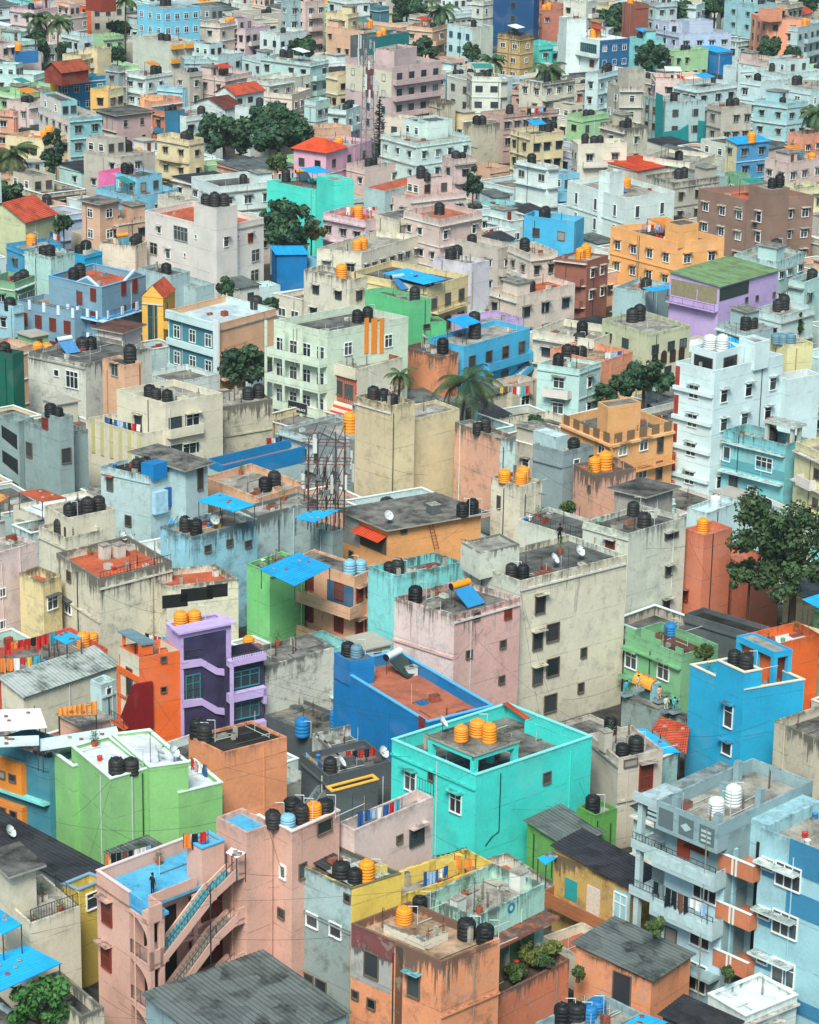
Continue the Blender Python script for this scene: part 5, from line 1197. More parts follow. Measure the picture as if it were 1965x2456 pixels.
TTXT = """
A K 1612,325
B K 40,330 150,258 205,305 345,260 440,640 520,665 905,825 1180,985 1290,1015
B B 125,335
B O 278,280 590,645 1255,525 812,897
B G 1525,545
C K 385,238 205,1485 290,1495
C U 725,465 365,1490 410,1440
C W 1115,255 1215,200
D K 690,1262 775,1247 1165,1035 1210,1055
D O 1070,382 1150,368 1415,495 1470,515 495,505 545,492
D S 140,858
E O 1148,1050 1245,1022 1315,1058
E K 480,547 878,230 725,64 775,68 1445,88 1515,100 375,1243
E S 530,558
E B 490,64 555,52
E U 210,1022 412,965
F K 1222,602 1292,636 490,1008 560,1142 640,1122 970,382 1250,292
F U 845,427
G K 300,242 345,248 450,188 885,122 925,142 990,157 810,572 865,577 910,582 410,847 460,822 520,822 585,802 355,937 415,957 1095,922 1160,942 1565,352 1605,357
G S 460,252
G O 480,737 540,412
H K 630,138 690,158 745,172 1050,872 1095,847 1155,832 1215,817 1245,347 1290,337 30,357 175,577
H B 998,582
H O 1405,632 1500,652 1515,622
I K 625,828 690,898 1650,102
I O 1035,932
I W 970,902 1110,782
L W 1080,952 1150,967
L K 235,1017 275,1012 320,1002 305,937 1470,372 1510,367 430,232
L S 1470,922 1510,927 1555,932 950,692 995,682
L O 155,387 322,362 485,397 400,682
K K 535,797 597,787 880,592 920,577 875,667 610,242 650,247 700,242 1085,422 1125,417 1545,112 1040,977 720,982
K B 830,552 420,437 460,432 495,432
K O 1490,152 1695,387
J K 1220,107 1270,110 1325,107 260,407 295,407 470,387 510,382 820,337 800,467 1145,552 490,957 540,952 770,1032 860,1092 925,1077 990,1062 1515,717 1560,712 90,907
J O 185,337 230,322 340,122 370,117
J B 740,177
M O 95,592 590,442 770,422 785,547 1055,552 565,207 910,192 1255,27 1345,52 1570,952 110,300
M K 405,612 740,1027 765,1022 1045,802 1080,802 510,397 545,397 1385,507 1410,507 955,237 990,242 1500,962 1530,957 1340,1102 1690,1072 1245,937 1280,947
M B 985,1032
N K 690,312 725,317 820,307 855,307 880,782 920,792 957,787 705,752 735,750 765,747 1160,737 1185,742 1610,767 1635,772 1665,777 1695,782 910,1052 945,1067 115,1072 95,337 135,342 400,277
N O 320,207 455,747 628,672 505,432 1355,532 740,67 1145,77 1065,392
N W 275,1002 350,1002
O O 225,92 255,92 295,92 575,717 1325,842 1265,1012 1300,1017 1680,952
O K 70,767 100,772 130,774 158,780 320,782 340,852 395,857 428,852 1445,1112 1490,1107 955,482 1100,487 1130,482 1050,1027 1350,972 1400,972 1045,972 1265,1102 1445,422 1580,422
O S 1285,402 1190,397 1605,932
"""
for ln in TTXT.strip().splitlines():
    tk = ln.split()
    for q in tk[2:]:
        x, y = pt(q); p, b = locate(tk[0], x, y)
        if not b: continue
        tank(tk[1], p, b, .93 if tk[0] in 'ABCDEF' else 1.0 if tk[0] in 'GHI' else 1.2)
        if b and random.random() < .6: pipes_for(b, p)
def awning(tile, mat, pts, dz, noun, posts=True, absz=None):
    x = sum(p[0] for p in pts)/4; y = sum(p[1] for p in pts)/4; p0, b = locate(tile, x, y); z = (b.roofz if b else 0)+dz
    if b is None: z = dz
    if absz: z = dz = absz
    if absz: dz = 1.8
    P = [onz(tile, *q, z + s) for q, s in zip(pts, (0, .25, .25, 0))]; c = P[0]
    e = link('awning', None, None, (c.x, c.y, z-dz+.0)); R_ = [p-Vector((c.x, c.y, z-dz)) for p in P]
    sheet_mesh('sheet', R_, mat, e)
    for q in range(4):
        f, g_ = random.uniform(.1, .9), random.uniform(.1, .9); c = R_[0].lerp(R_[3], f).lerp(R_[1].lerp(R_[2], f), g_); m = MB(); m.hexa((c.x-.14, c.y-.08, c.z), (c.x+.14, c.y+.08, c.z+.12), wall(random.choice(['brick', 'concrete']), 1.2)); put('brick_weight', m, e)
    if posts:
        for r in R_: m = MB(); i = r*.94+sum(R_, Vector())/4*.06; m.bar((i.x, i.y, 0), (i.x, i.y, r.z-.05), .04, steel); put('post', m, e)
    item(e, b, None, noun, 'awning')
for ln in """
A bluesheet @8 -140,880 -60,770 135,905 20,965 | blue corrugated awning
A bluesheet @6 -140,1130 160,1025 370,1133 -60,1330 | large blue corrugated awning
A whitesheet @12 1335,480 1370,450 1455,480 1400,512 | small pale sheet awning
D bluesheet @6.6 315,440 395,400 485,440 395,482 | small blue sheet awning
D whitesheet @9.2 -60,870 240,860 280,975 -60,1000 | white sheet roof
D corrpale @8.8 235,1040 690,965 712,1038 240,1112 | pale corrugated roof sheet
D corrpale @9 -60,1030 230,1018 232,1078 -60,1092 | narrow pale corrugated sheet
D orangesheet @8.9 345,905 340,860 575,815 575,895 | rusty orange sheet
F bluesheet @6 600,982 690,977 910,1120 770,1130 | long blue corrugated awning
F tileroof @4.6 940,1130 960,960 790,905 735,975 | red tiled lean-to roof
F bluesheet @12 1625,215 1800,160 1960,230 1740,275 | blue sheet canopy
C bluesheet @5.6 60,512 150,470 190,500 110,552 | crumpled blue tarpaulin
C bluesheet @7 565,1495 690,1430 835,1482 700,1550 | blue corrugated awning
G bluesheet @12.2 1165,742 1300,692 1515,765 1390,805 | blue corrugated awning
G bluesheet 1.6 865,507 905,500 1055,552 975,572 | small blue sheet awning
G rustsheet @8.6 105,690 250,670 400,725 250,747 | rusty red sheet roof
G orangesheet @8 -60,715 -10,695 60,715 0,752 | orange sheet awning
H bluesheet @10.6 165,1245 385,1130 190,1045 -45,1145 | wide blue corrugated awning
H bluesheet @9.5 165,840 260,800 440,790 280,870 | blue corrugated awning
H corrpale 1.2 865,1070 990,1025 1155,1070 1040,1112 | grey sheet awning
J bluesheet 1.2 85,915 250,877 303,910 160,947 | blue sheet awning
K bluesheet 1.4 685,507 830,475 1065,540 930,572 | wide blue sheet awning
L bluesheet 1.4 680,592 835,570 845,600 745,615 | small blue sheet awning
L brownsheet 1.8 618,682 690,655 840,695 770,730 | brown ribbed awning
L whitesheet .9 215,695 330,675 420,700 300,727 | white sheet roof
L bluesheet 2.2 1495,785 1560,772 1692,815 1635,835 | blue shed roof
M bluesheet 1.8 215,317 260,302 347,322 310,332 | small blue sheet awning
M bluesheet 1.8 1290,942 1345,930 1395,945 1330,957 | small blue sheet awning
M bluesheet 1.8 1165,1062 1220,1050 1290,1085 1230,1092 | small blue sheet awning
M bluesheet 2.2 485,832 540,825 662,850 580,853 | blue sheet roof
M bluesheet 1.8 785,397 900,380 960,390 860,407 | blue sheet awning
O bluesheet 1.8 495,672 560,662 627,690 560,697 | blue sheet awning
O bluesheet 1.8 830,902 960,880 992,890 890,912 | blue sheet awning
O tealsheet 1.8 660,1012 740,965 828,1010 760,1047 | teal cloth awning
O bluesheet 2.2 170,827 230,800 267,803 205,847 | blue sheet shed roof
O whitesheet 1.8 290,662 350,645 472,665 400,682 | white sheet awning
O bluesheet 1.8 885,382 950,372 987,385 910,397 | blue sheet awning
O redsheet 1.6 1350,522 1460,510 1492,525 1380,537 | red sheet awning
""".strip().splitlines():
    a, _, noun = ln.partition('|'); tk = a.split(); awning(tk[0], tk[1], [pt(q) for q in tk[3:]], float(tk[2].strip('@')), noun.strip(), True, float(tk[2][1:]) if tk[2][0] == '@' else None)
rnd = random.Random(31); far = [h for h in HOUSES if hasattr(h, 'main') and getattr(h, 'tile', 'A') in 'JKLMNO' and h.main.par > .1 and h.main.UL > 5 and h.main.VL > 5]; rnd.shuffle(far)
for h in far[:30]:
    b = h.main; s0, t0 = rnd.uniform(.1, .4)*b.UL, rnd.uniform(.2, .5)*b.VL; w, d = rnd.uniform(2.5, 4.0), rnd.uniform(2.2, 3.4); z = b.roofz
    e = link('awning', None, None, b.w(s0, t0, z)); R_ = [b.u*x+b.v*y+Vector((0, 0, zz)) for x, y, zz in ((0, 0, 2.1), (0, d, 2.6), (w, d, 2.6), (w, 0, 2.1))]
    sheet_mesh('sheet', R_, rnd.choice(['bluesheet', 'bluesheet', 'bluesheet', 'whitesheet', 'tealsheet', 'corrgrey', 'redsheet', 'orangesheet']), e)
    for r in R_: mm = MB(); i = r*.94+sum(R_, Vector())/4*.06; mm.bar((i.x, i.y, 0), (i.x, i.y, r.z-.06), .04, steel); put('post', mm, e)
    item(e, b, None, 'metal sheet shelter', 'awning')
# laundry: each garment hangs from its own line
CL = dict(k='22252C', r='C22A28', b='2B5A94', w='DDDDD8', o='E0803A', t='3F9FB0', y='D8B040', g='6A7A78', p='C890A0', l='8FB4D6', n='6E4A3A')
CN = dict(k='dark', r='red', b='blue', w='white', o='orange', t='teal', y='yellow', g='grey', p='pink', l='light blue', n='brown')
def laundry(tile, p0, p1, cols, up=1.5, b=None, z=None):
    if z is None:
        _, b = locate(tile, (p0[0]+p1[0])/2, (p0[1]+p1[1])/2+up*30); z = (b.roofz if b else 5)+up
    A = onz(tile, *p0, z); B = onz(tile, *p1, z); m = MB(); M = plain('3A3A3A')
    o = None; loc = A; prev = None
    for i in range(9): f = i/8; q = A.lerp(B, f)-A-Vector((0, 0, .12*math.sin(math.pi*f))); (m.bar(prev, q, .012, M) if prev is not None else None); prev = q
    for q in (Vector(), B-A): m.bar(q-Vector((0, 0, up)), q, .025, steel)
    o = put('clothes_line', m, None, A); item(o, b, None, 'clothes line', 'clothes line')
    d = B-A; L = d.length; d.normalize(); n = len(cols); nrm = Vector((d.y, -d.x, 0)); x = .1
    for i, c in enumerate(cols):
        w = L/n*random.uniform(.65, .95); h = random.uniform(.6, 1.3); s = MB(); mt = plain(CL[c], .9, .1, .15, scale=5); N_ = 6; k = s.mi(mt)
        for a in range(N_+1):
            for q in range(4): f = a/N_; g_ = q/3; s.v.append(tuple(d*(f*w) + nrm*(.07*math.sin(f*7+i)*g_) - Vector((0, 0, h*g_*(1-.08*math.sin(f*5+i*2))))))
        for a in range(N_):
            for q in range(3):
                if w > .5 and h > .8 and q == 2 and a in (2, 3) and i % 3 == 0: continue
                s.f.append((a*4+q, a*4+4+q, a*4+5+q, a*4+q+1)); s.m.append(k)
        f = (i+.5)/n; g_ = put('laundry', s, None, A+d*(L*i/n)-Vector((0, 0, .12*math.sin(math.pi*f)+.005)))
        item(g_, b, None, CN[c]+' garment drying', 'laundry', 'clothes hung out to dry')
for a in (('A', (620, 490), (900, 432), 'okknkwwl', 1.0), ('A', (1085, 368), (1230, 350), 'okr', 1.0), ('B', (540, 240), (800, 160), 'bblwbrt', 1.3), ('B', (800, 528), (930, 512), 'prrkrk', 1.7), ('B', (1010, 645), (1135, 600), 'rnro', 1.1), ('B', (945, 504), (1180, 448), 'gwgrkrkr', 1.6),
          ('B', (930, 594), (1070, 555), 'bllbwb', 1.6), ('B', (1110, 488), (1235, 520), 'oo', 1.6), ('D', (30, 470), (330, 405), 'rorrkrrt', 1.5), ('D', (0, 562), (240, 545), 'oowryt', 1.4), ('D', (1130, 1150), (1222, 1195), 'rpwb', 1.0),
          ('D', (860, 412), (985, 442), 'kwrbt', 1.0), ('E', (290, 1005), (460, 1122), 'kwkwblw', .8), ('E', (470, 1112), (650, 1082), 'rkrkr', .8), ('E', (230, 1112), (335, 1195), 'lylb', .9), ('G', (620, 245), (835, 292), 'bkblbkrw', .9),
          ('G', (1590, 375), (1725, 345), 'rwbwkr', 1.0), ('H', (0, 372), (200, 342), 'rwbkrwlr', 1.0), ('H', (1380, 62), (1555, 62), 'yngrwtr', 1.5), ('I', (1390, 292), (1525, 320), 'kbwwk', 1.3), ('I', (270, 785), (310, 778), 'p', 1.4),
          ('J', (295, 255), (380, 290), 'bwrl', 1.5), ('J', (920, 112), (980, 112), 'kgk', 1.0), ('K', (1180, 282), (1370, 232), 'rroyorw', 1.3), ('K', (470, 112), (650, 112), 'wowopwr', 1.3), ('L', (680, 217), (810, 212), 'pwrlp', 1.3),
          ('L', (760, 272), (855, 292), 'rrwl', 1.2), ('L', (460, 972), (570, 962), 'wlb', 1.3), ('N', (370, 392), (442, 386), 'rrr', 1.3), ('O', (850, 440), (930, 450), 'kwrr', 1.3), ('O', (0, 640), (120, 632), 'kwrlk', 1.2), ('O', (170, 575), (320, 570), 'rwlrwr', 1.2)):
    laundry(*a)
b = IDS['greyapt'].main
A_ = b.w(-.2, b.VL*.95, b.roofz-6.9+2.3); B_ = b.w(-.2, .3, b.roofz-6.9+2.3); xa = proj(A_); xb = proj(B_)
laundry('C', ((xa[0]-1265)*ZS, (xa[1]-1850)*ZS), ((xb[0]-1265)*ZS, (xb[1]-1850)*ZS), 'kgkknkwwl', 1.4, b, A_.z)
# dishes, antennas, solar heaters
m = MB(); m.lathe([(.05, 0), (.25, .04), (.42, .13), (.5, .22)], plain('C9D0CE', .5), 16, cap=False); DISH = m.mesh('reflector', True)
m = MB(); m.bar((0, 0, 0), (0, 0, .75), .03, steel, 6); m.bar((0, 0, .1), (.25, 0, 0), .02, steel); m.bar((0, 0, .75), (-.15, 0, .8), .025, steel); DPOLE = m.mesh('mount')
m = MB(); m.bar((0, 0, .05), (0, 0, .5), .015, steel); m.hexa((-.04, -.04, .48), (.04, .04, .58), steel); DARM = m.mesh('feed_arm')
BK = {}
for c, n in (('2F78B4', 'blue'), ('C8352C', 'red'), ('D8C24A', 'yellow'), ('4FA07A', 'green'), ('E4E4DE', 'white')):
    m = MB(); m.lathe([(.16, 0), (.2, .34), (.215, .36), (.19, .36), (.15, .05)], plain(c, .45), 12); BK[n] = m.mesh('plastic_bucket', True)
m = MB(); m.lathe([(.17, 0), (.24, .3), (.26, .36), (.2, .33)], plain('A8583C', .9), 10); POT = m.mesh('pot'); m = MB(); rnd = random.Random(2)
for i in range(90):
    w, r, z = rnd.uniform(0, 6.28), rnd.uniform(0, .38), rnd.uniform(.35, 1.0); q = Vector((r*math.cos(w), r*math.sin(w), z)); a = Vector((rnd.uniform(-.12, .12), rnd.uniform(-.12, .12), rnd.uniform(-.06, .12))); c = Vector((rnd.uniform(-.1, .1), rnd.uniform(-.1, .1), .06)); m.face([q, q+a, q+a+c], plain('4A6B38', .7))
POTL = m.mesh('leaves'); rnd = random.Random(44)
hh = [h for h in HOUSES if hasattr(h, 'main') and h.main.n.y < 300 and h.main.par > .1 and h.main.UL > 3 and h.main.VL > 3]
for i in range(70):
    h = rnd.choice(hh); b = h.main; p = b.w(rnd.uniform(.4, b.UL-.4), rnd.choice([rnd.uniform(.4, b.VL-.4), b.VL-.5]), b.roofz)
    if i % 2: n = rnd.choice(list(BK)); o = link('bucket', BK[n], None, p); item(o, b, None, n+' plastic bucket', 'bucket', 'buckets left on the roofs')
    else: o = bpy.data.objects.new('plant_pot', None); COL.objects.link(o); o.location = p; o.scale = (1, 1, rnd.uniform(.7, 1.3)); link('pot', POT, o); link('leaves', POTL, o, (0, 0, 0), rnd.uniform(0, 6)); item(o, b, None, 'leafy potted plant', 'plant pot', 'potted plants on the roofs')
def dish(p, b):
    e = bpy.data.objects.new('satellite_dish', None); COL.objects.link(e); e.location = p; e.rotation_euler = (0, 0, random.uniform(-.6, 1.2))
    link('mount', DPOLE, e); r = link('reflector', DISH, e, (-.1, 0, .8)); r.rotation_euler = (math.radians(20), math.radians(50), 0); a = link('feed_arm', DARM, e, (-.1, 0, .8)); a.rotation_euler = r.rotation_euler
    item(e, b, None, 'white satellite dish', 'satellite dish', 'satellite dishes on the roofs')
for ln in "A 65,420|B 700,165|B 570,95|D 600,900|D 940,1175|D 1030,1180|E 345,262|E 585,275|G 725,1003|G 775,1010|G 820,990|G 1270,908|C 610,135|F 1140,420|H 560,320|E 1040,1003|H 720,880|E 690,1180|E 440,1235|H 790,1060|I 310,1095|I 160,1140|K 930,925|M 1235,640".split('|'):
    tl, q = ln.split(); p, b = locate(tl, *pt(q))
    if b: dish(p, b)
m = MB(); m.bar((0, 0, 0), (0, 0, 2.4), .025, steel, 5); m.bar((-.5, 0, 2.3), (.5, 0, 2.3), .015, steel)
for i in range(5): m.bar((-.45+.22*i, -.28+.03*i, 2.31), (-.45+.22*i, .28-.03*i, 2.31), .01, steel)
ANT = m.mesh('tv_antenna')
for ln in "B 1055,90|E 815,560|E 1270,815|F 1290,290|F 1160,310|B 505,330|B 1225,840|D 1450,1120|D 890,1180|F 500,980|F 1180,530|I 80,840|I 240,1180|I 1420,760|J 970,400|J 310,930|G 1590,560|E 660,560|D 800,390|L 1230,930|K 740,720|H 1170,1130|N 1240,1060|M 700,1060".split('|'):
    tl, q = ln.split(); p, b = locate(tl, *pt(q))
    if b: o = link('tv_antenna', ANT, None, p, random.uniform(0, 3)); item(o, b, None, 'thin television antenna', 'antenna', 'television antennas')
def solar(p, b, colr, rz, panel='bluesheet'):
    e = bpy.data.objects.new('solar_water_heater', None); COL.objects.link(e); e.location = p; e.rotation_euler = (0, 0, rz)
    m = MB(); i = 14
    for k in range(i):
        w = 2*math.pi*k/i; w2 = 2*math.pi*(k+1)/i; c = plain(colr, .4)
        m.face([(-1.0, .3*math.cos(w), 1.45+.3*math.sin(w)), (1.0, .3*math.cos(w), 1.45+.3*math.sin(w)), (1.0, .3*math.cos(w2), 1.45+.3*math.sin(w2)), (-1.0, .3*math.cos(w2), 1.45+.3*math.sin(w2))], c)
    for s in (-1.0, 1.0): m.face([(s, .3*math.cos(2*math.pi*k/i), 1.45+.3*math.sin(2*math.pi*k/i)) for k in range(i)], plain('black'))
    put('tank', m, e); m = MB()
    m.hexa((-.95, 0, -.04), (.95, 2.0, .04), plain(panel if panel not in SHEETS else '3A86B4', .25, .6, .2)); o = put('panel', m, e, (0, -2.0, .15)); o.rotation_euler = (math.radians(32), 0, 0)
    m = MB()
    for s in (-.9, .9): m.bar((s, 0, 0), (s, 0, 1.2), .03, steel); m.bar((s, -1.9, 0), (s, -1.9, .2), .03, steel); m.bar((s, -1.9, .16), (s, 0, 1.2), .025, steel)
    put('frame', m, e); item(e, b, None, {'F29420': 'orange', 'D6DEDC': 'white'}.get(colr, 'steel')+' solar water heater', 'solar heater')
for tl, x, y, c, rz, pn in (('E', 1140, 225, 'F29420', .75, '2F86B8'), ('E', 745, 640, 'D6DEDC', 1.0, '1E3A38'), ('I', 690, 765, 'D6DEDC', .6, '4E9AA8'), ('J', 720, 342, 'F29420', .7, '4A7A86'), ('J', 380, 965, 'D6DEDC', .7, '4E86B8'), ('K', 770, 590, '9FC0CE', .7, '3A78B0'), ('K', 370, 672, 'E8D9C0', .8, '5A4A40'),
                            ('I', 1560, 200, 'F29420', .8, '8AA6A8'), ('L', 480, 720, 'F29420', .8, '9AA49A'), ('O', 1140, 1115, 'F29420', .3, '2F86B8'), ('O', 1570, 1150, 'F29420', .5, '2F86B8'), ('K', 1440, 560, 'F29420', .8, '6A8A84'), ('N', 50, 1050, 'F29420', .5, '3A4A52'), ('N', 205, 1065, 'F29420', .5, '3A4A52'), ('O', 520, 1130, '7E8C8E', .5, '4E86B8'), ('G', 770, 470, 'D6DEDC', .9, '5A6E76'), ('N', 1470, 920, 'D6DEDC', .5, '3A86C4')):
    p, b = locate(tl, x, y)
    if b: solar(p, b, c, rz, pn)
# small roof fittings: masonry stubs, air conditioners, crates
def roofbox(tl, x, y, w, d, h, col, noun, name, cat):
    p, b = locate(tl, x, y)
    if not b: return
    m = MB(); M = wall(col, 1.2) if cat != 'air conditioner' else plain(col); m.hexa((-w/2, -d/2, 0), (w/2, d/2, h), M); m.hexa((-w/2-.05, -d/2-.05, h+.002), (w/2+.05, d/2+.05, h+.07), wall('concrete', 1))
    if cat == 'air conditioner': m.lathe([(.22, 0), (.18, .01)], plain('2A2E30'), 12, (0, 0, h+.075))
    o = put(name, m, None, p); o.rotation_euler = (0, 0, math.atan2(b.u.y, b.u.x)); item(o, b, None, noun, cat)
roofbox('B', 1490, 690, .9, .9, 1.2, 'D8DCD4', 'white masonry chimney box', 'vent_box', 'vent box'); roofbox('E', 855, 665, .9, .5, .7, 'D6D9D6', 'white air conditioner unit', 'air_conditioner', 'air conditioner')
roofbox('G', 620, 1085, .8, .8, 1.3, 'C9C4B6', 'pale masonry chimney box', 'vent_box', 'vent box'); roofbox('G', 705, 1075, .9, .8, 1.2, 'C9C4B6', 'pale masonry vent box', 'vent_box', 'vent box'); roofbox('E', 600, 200, .5, .4, 1.0, 'BDB6A4', 'small masonry stub', 'vent_box', 'vent box')
roofbox('F', 460, 1110, .7, .8, 1.6, 'C0B8A8', 'beige masonry box', 'vent_box', 'vent box'); roofbox('H', 985, 815, 1.0, 1.0, .9, '5A605E', 'dark tank plinth', 'vent_box', 'vent box')
roofbox('B', 1130, 840, .9, .6, 1.1, 'D2D8D2', 'white cloth covered box', 'vent_box', 'vent box'); roofbox('J', 410, 500, 1.0, 1.0, 1.2, '9CC0D8', 'pale blue masonry box', 'vent_box', 'vent box')
# ------------------------------------------------------------ people
def person(p, label, shirt, legs, rz=0.0, phone=False, hide=False):
    e = link('person', None, None, p, rz); e['label'] = label; e['category'] = 'person'
    V_ = [(0, 0, .92), (0, 0, 1.12), (0, .01, 1.36), (0, .01, 1.5), (0, -.01, 1.6), (0, -.02, 1.72),
          (.1, 0, .86), (.11, -.02, .48), (.11, .02, .08), (.12, -.14, .04), (-.1, 0, .86), (-.12, .02, .48), (-.13, .05, .08), (-.14, -.1, .04),
          (.19, .01, 1.4), (.25, .02, 1.12), (.2, -.14, .95) if not phone else (.12, -.2, 1.3), (.18, -.2, .88) if not phone else (.08, -.2, 1.5),
          (-.19, .01, 1.4), (-.26, .02, 1.12), (-.24, -.08, .88), (-.23, -.12, .78)]
    E_ = [(0, 1), (1, 2), (2, 3), (3, 4), (4, 5), (0, 6), (6, 7), (7, 8), (8, 9), (0, 10), (10, 11), (11, 12), (12, 13), (2, 14), (14, 15), (15, 16), (16, 17), (2, 18), (18, 19), (19, 20), (20, 21)]
    R_ = [.14, .13, .16, .06, .085, .09, .1, .075, .05, .045, .1, .075, .05, .045, .065, .05, .04, .035, .065, .05, .04, .035]
    if hide: e['category'] = 'statue'; e.name = 'temple_statue'; e.scale = (.95, .95, .6)
    me = bpy.data.meshes.new('body'); me.from_pydata(V_, E_, [])
    for c in (shirt, legs, hide or '7A5540'): me.materials.append(plain(c, .85, .2))
    o = link('body', me, e); sk = o.modifiers.new('skin', 'SKIN')
    for i, v in enumerate(me.skin_vertices[0].data): v.radius = (R_[i], R_[i]*.85); v.use_root = (i == 0)
    o.modifiers.new('sub', 'SUBSURF').levels = 1; o.modifiers['sub'].render_levels = 2
    dg = bpy.context.evaluated_depsgraph_get(); nm = bpy.data.meshes.new_from_object(o.evaluated_get(dg)); o.modifiers.clear(); o.data = nm
    for f in nm.polygons:
        z = f.center.z; x = abs(f.center.x); f.material_index = 2 if z > 1.5 or (x > .17 and (z < 1.12 or f.center.y < -.12)) else 0 if z > .88 else 1
        f.use_smooth = True
    m = MB(); m.lathe([(.09, 0), (.115, .06), (.1, .13), (.04, .17)], plain('14100E', .7), 12); put('hair', m, e, (0, 0, 1.65), True)
    m = MB()
    for q in range(5): x = (.08 if phone else .18)+.018*(q-2); y = -.2; z = 1.5 if phone else .86; m.bar((x, y-.02, z), (x, y-.06, z-.05+.008*abs(q-2)), .009, plain('7A5540'), 5)
    for q in range(5): x = -.23+.018*(q-2); m.bar((x, -.12, .76), (x, -.14, .68+.008*abs(q-2)), .009, plain('7A5540'), 5)
    put('hand', m, e)
    m = MB(); m.bar((0, -.11, 1.66), (0, -.135, 1.64), .014, plain('7A5540'), 5)
    for s in (-.035, .035): m.hexa((s-.012, -.108, 1.675), (s+.012, -.098, 1.69), plain('14100E'))
    put('face', m, e)
    return e
p, _ = locate('A', 903, 728); person(p, 'person in dark clothes on the blue terrace holding a phone', '1E2830', '22262E', 2.5, True).scale = (.84, .84, .84)
p, _ = locate('I', 190, 995); person(p, 'person in black standing by the terrace railing', '16181A', '1A1C1E', .3)
# ------------------------------------------------------------ telecom masts
RED = plain('6B4338', .7); WHT = plain('C9CCC8', .6); STR = plain('4F403B', .7); GAL = plain('626C6E', .5, .4)
p = onz('H', 345, 890, 7.3); e = tag(link('telecom_mast', None, None, p), 'rusty brown rooftop telecom mast hung with white panel antennas', 'telecom mast'); m = MB(); pn = []
rnd = random.Random(3)
for i in range(5):
    for j in range(3):
        x, y = -1.6+i*.85, -1.2+j*1.1
        if (i, j) in ((2, 1), (1, 1), (3, 1)): continue
        h0 = rnd.uniform(6.5, 10.2)
        for k in range(6): m.bar((x, y, h0*k/6), (x, y, h0*(k+1)/6),   .055, RED if k % 2 == 0 else STR, 6)
for z in (2.2, 4.4, 6.4, 8.2):
    for j in range(3): m.bar((-2.3, -1.2+j*1.1, z), (2.4, -1.2+j*1.1, z), .045, RED)
    for i in range(5): m.bar((-1.6+i*.85, -1.6, z+.1), (-1.6+i*.85, 1.4, z+.1), .035, RED)
    for i in range(4): m.bar((-1.6+i*.85, -1.2, z), (-1.6+(i+1)*.85, -1.2, z+2), .04, RED)
put('frame', m, e)
for i in range(16):
    m = MB(); w = rnd.choice([.18, .22, .32]); hh = rnd.choice([1.4, 1.8, 2.4]); m.hexa((-w/2, -.08, 0), (w/2, .08, hh), WHT); m.bar((0, .12, -.2), (0, .12, hh+.3), .03, GAL)
    o = put('panel_antenna', m, e, (rnd.uniform(-2.4, 2.6), rnd.uniform(-1.9, 1.6), rnd.uniform(3.4, 8.3))); o.rotation_euler = (0, 0, rnd.uniform(-.8, .8))
for i in range(14):
    m = MB(); m.hexa((-.16, -.12, 0), (.16, .12, rnd.uniform(.35, .6)), GAL); put('radio_unit', m, e, (rnd.uniform(-1.8, 2), rnd.uniform(-1.8, .5), rnd.uniform(2.2, 5.5)))
m = MB(); prev = None
for i in range(10):
    a = Vector((rnd.uniform(-1.6, 1.8), rnd.uniform(-1.5, -1.2), 0)); q = a
    for k in range(1, 7): n2 = a+Vector((rnd.uniform(-.15, .15), rnd.uniform(-.1, .1), k*rnd.uniform(.8, 1.1))); m.bar(q, n2, .03, plain('1C2022'), 5); q = n2
put('cables', m, e)
p = onz('N', 590, 1085, 3.0); e = tag(link('lattice_tower', None, None, p), 'tall steel lattice tower with antenna cluster behind the turquoise house', 'telecom tower'); m = MB(); H_ = 25.5
def leg(k, z): r = 1.5-.7*z/H_; w = 2.094*k+.4; return Vector((r*math.cos(w), r*math.sin(w), z))
for k in range(3):
    for i in range(14):
        z0, z1 = H_*i/14, H_*(i+1)/14; m.bar(leg(k, z0), leg(k, z1), .06, GAL); m.bar(leg(k, z0), leg((k+1) % 3, z1), .032, GAL); m.bar(leg(k, z1), leg((k+1) % 3, z1), .032, GAL)
put('lattice', m, e)
for i in range(20):
    m = MB(); hh = rnd.choice([1.5, 2.2, 2.6]); m.hexa((-.15, -.08, 0), (.15, .08, hh), WHT); m.bar((0, .1, -.3), (0, .1, hh+.3), .035, GAL); w = rnd.uniform(0, 6.28); r = rnd.uniform(1.1, 1.8); put('panel_antenna', m, e, (r*math.cos(w), r*math.sin(w), rnd.uniform(13.5, 23))).rotation_euler = (0, 0, w+1.57)
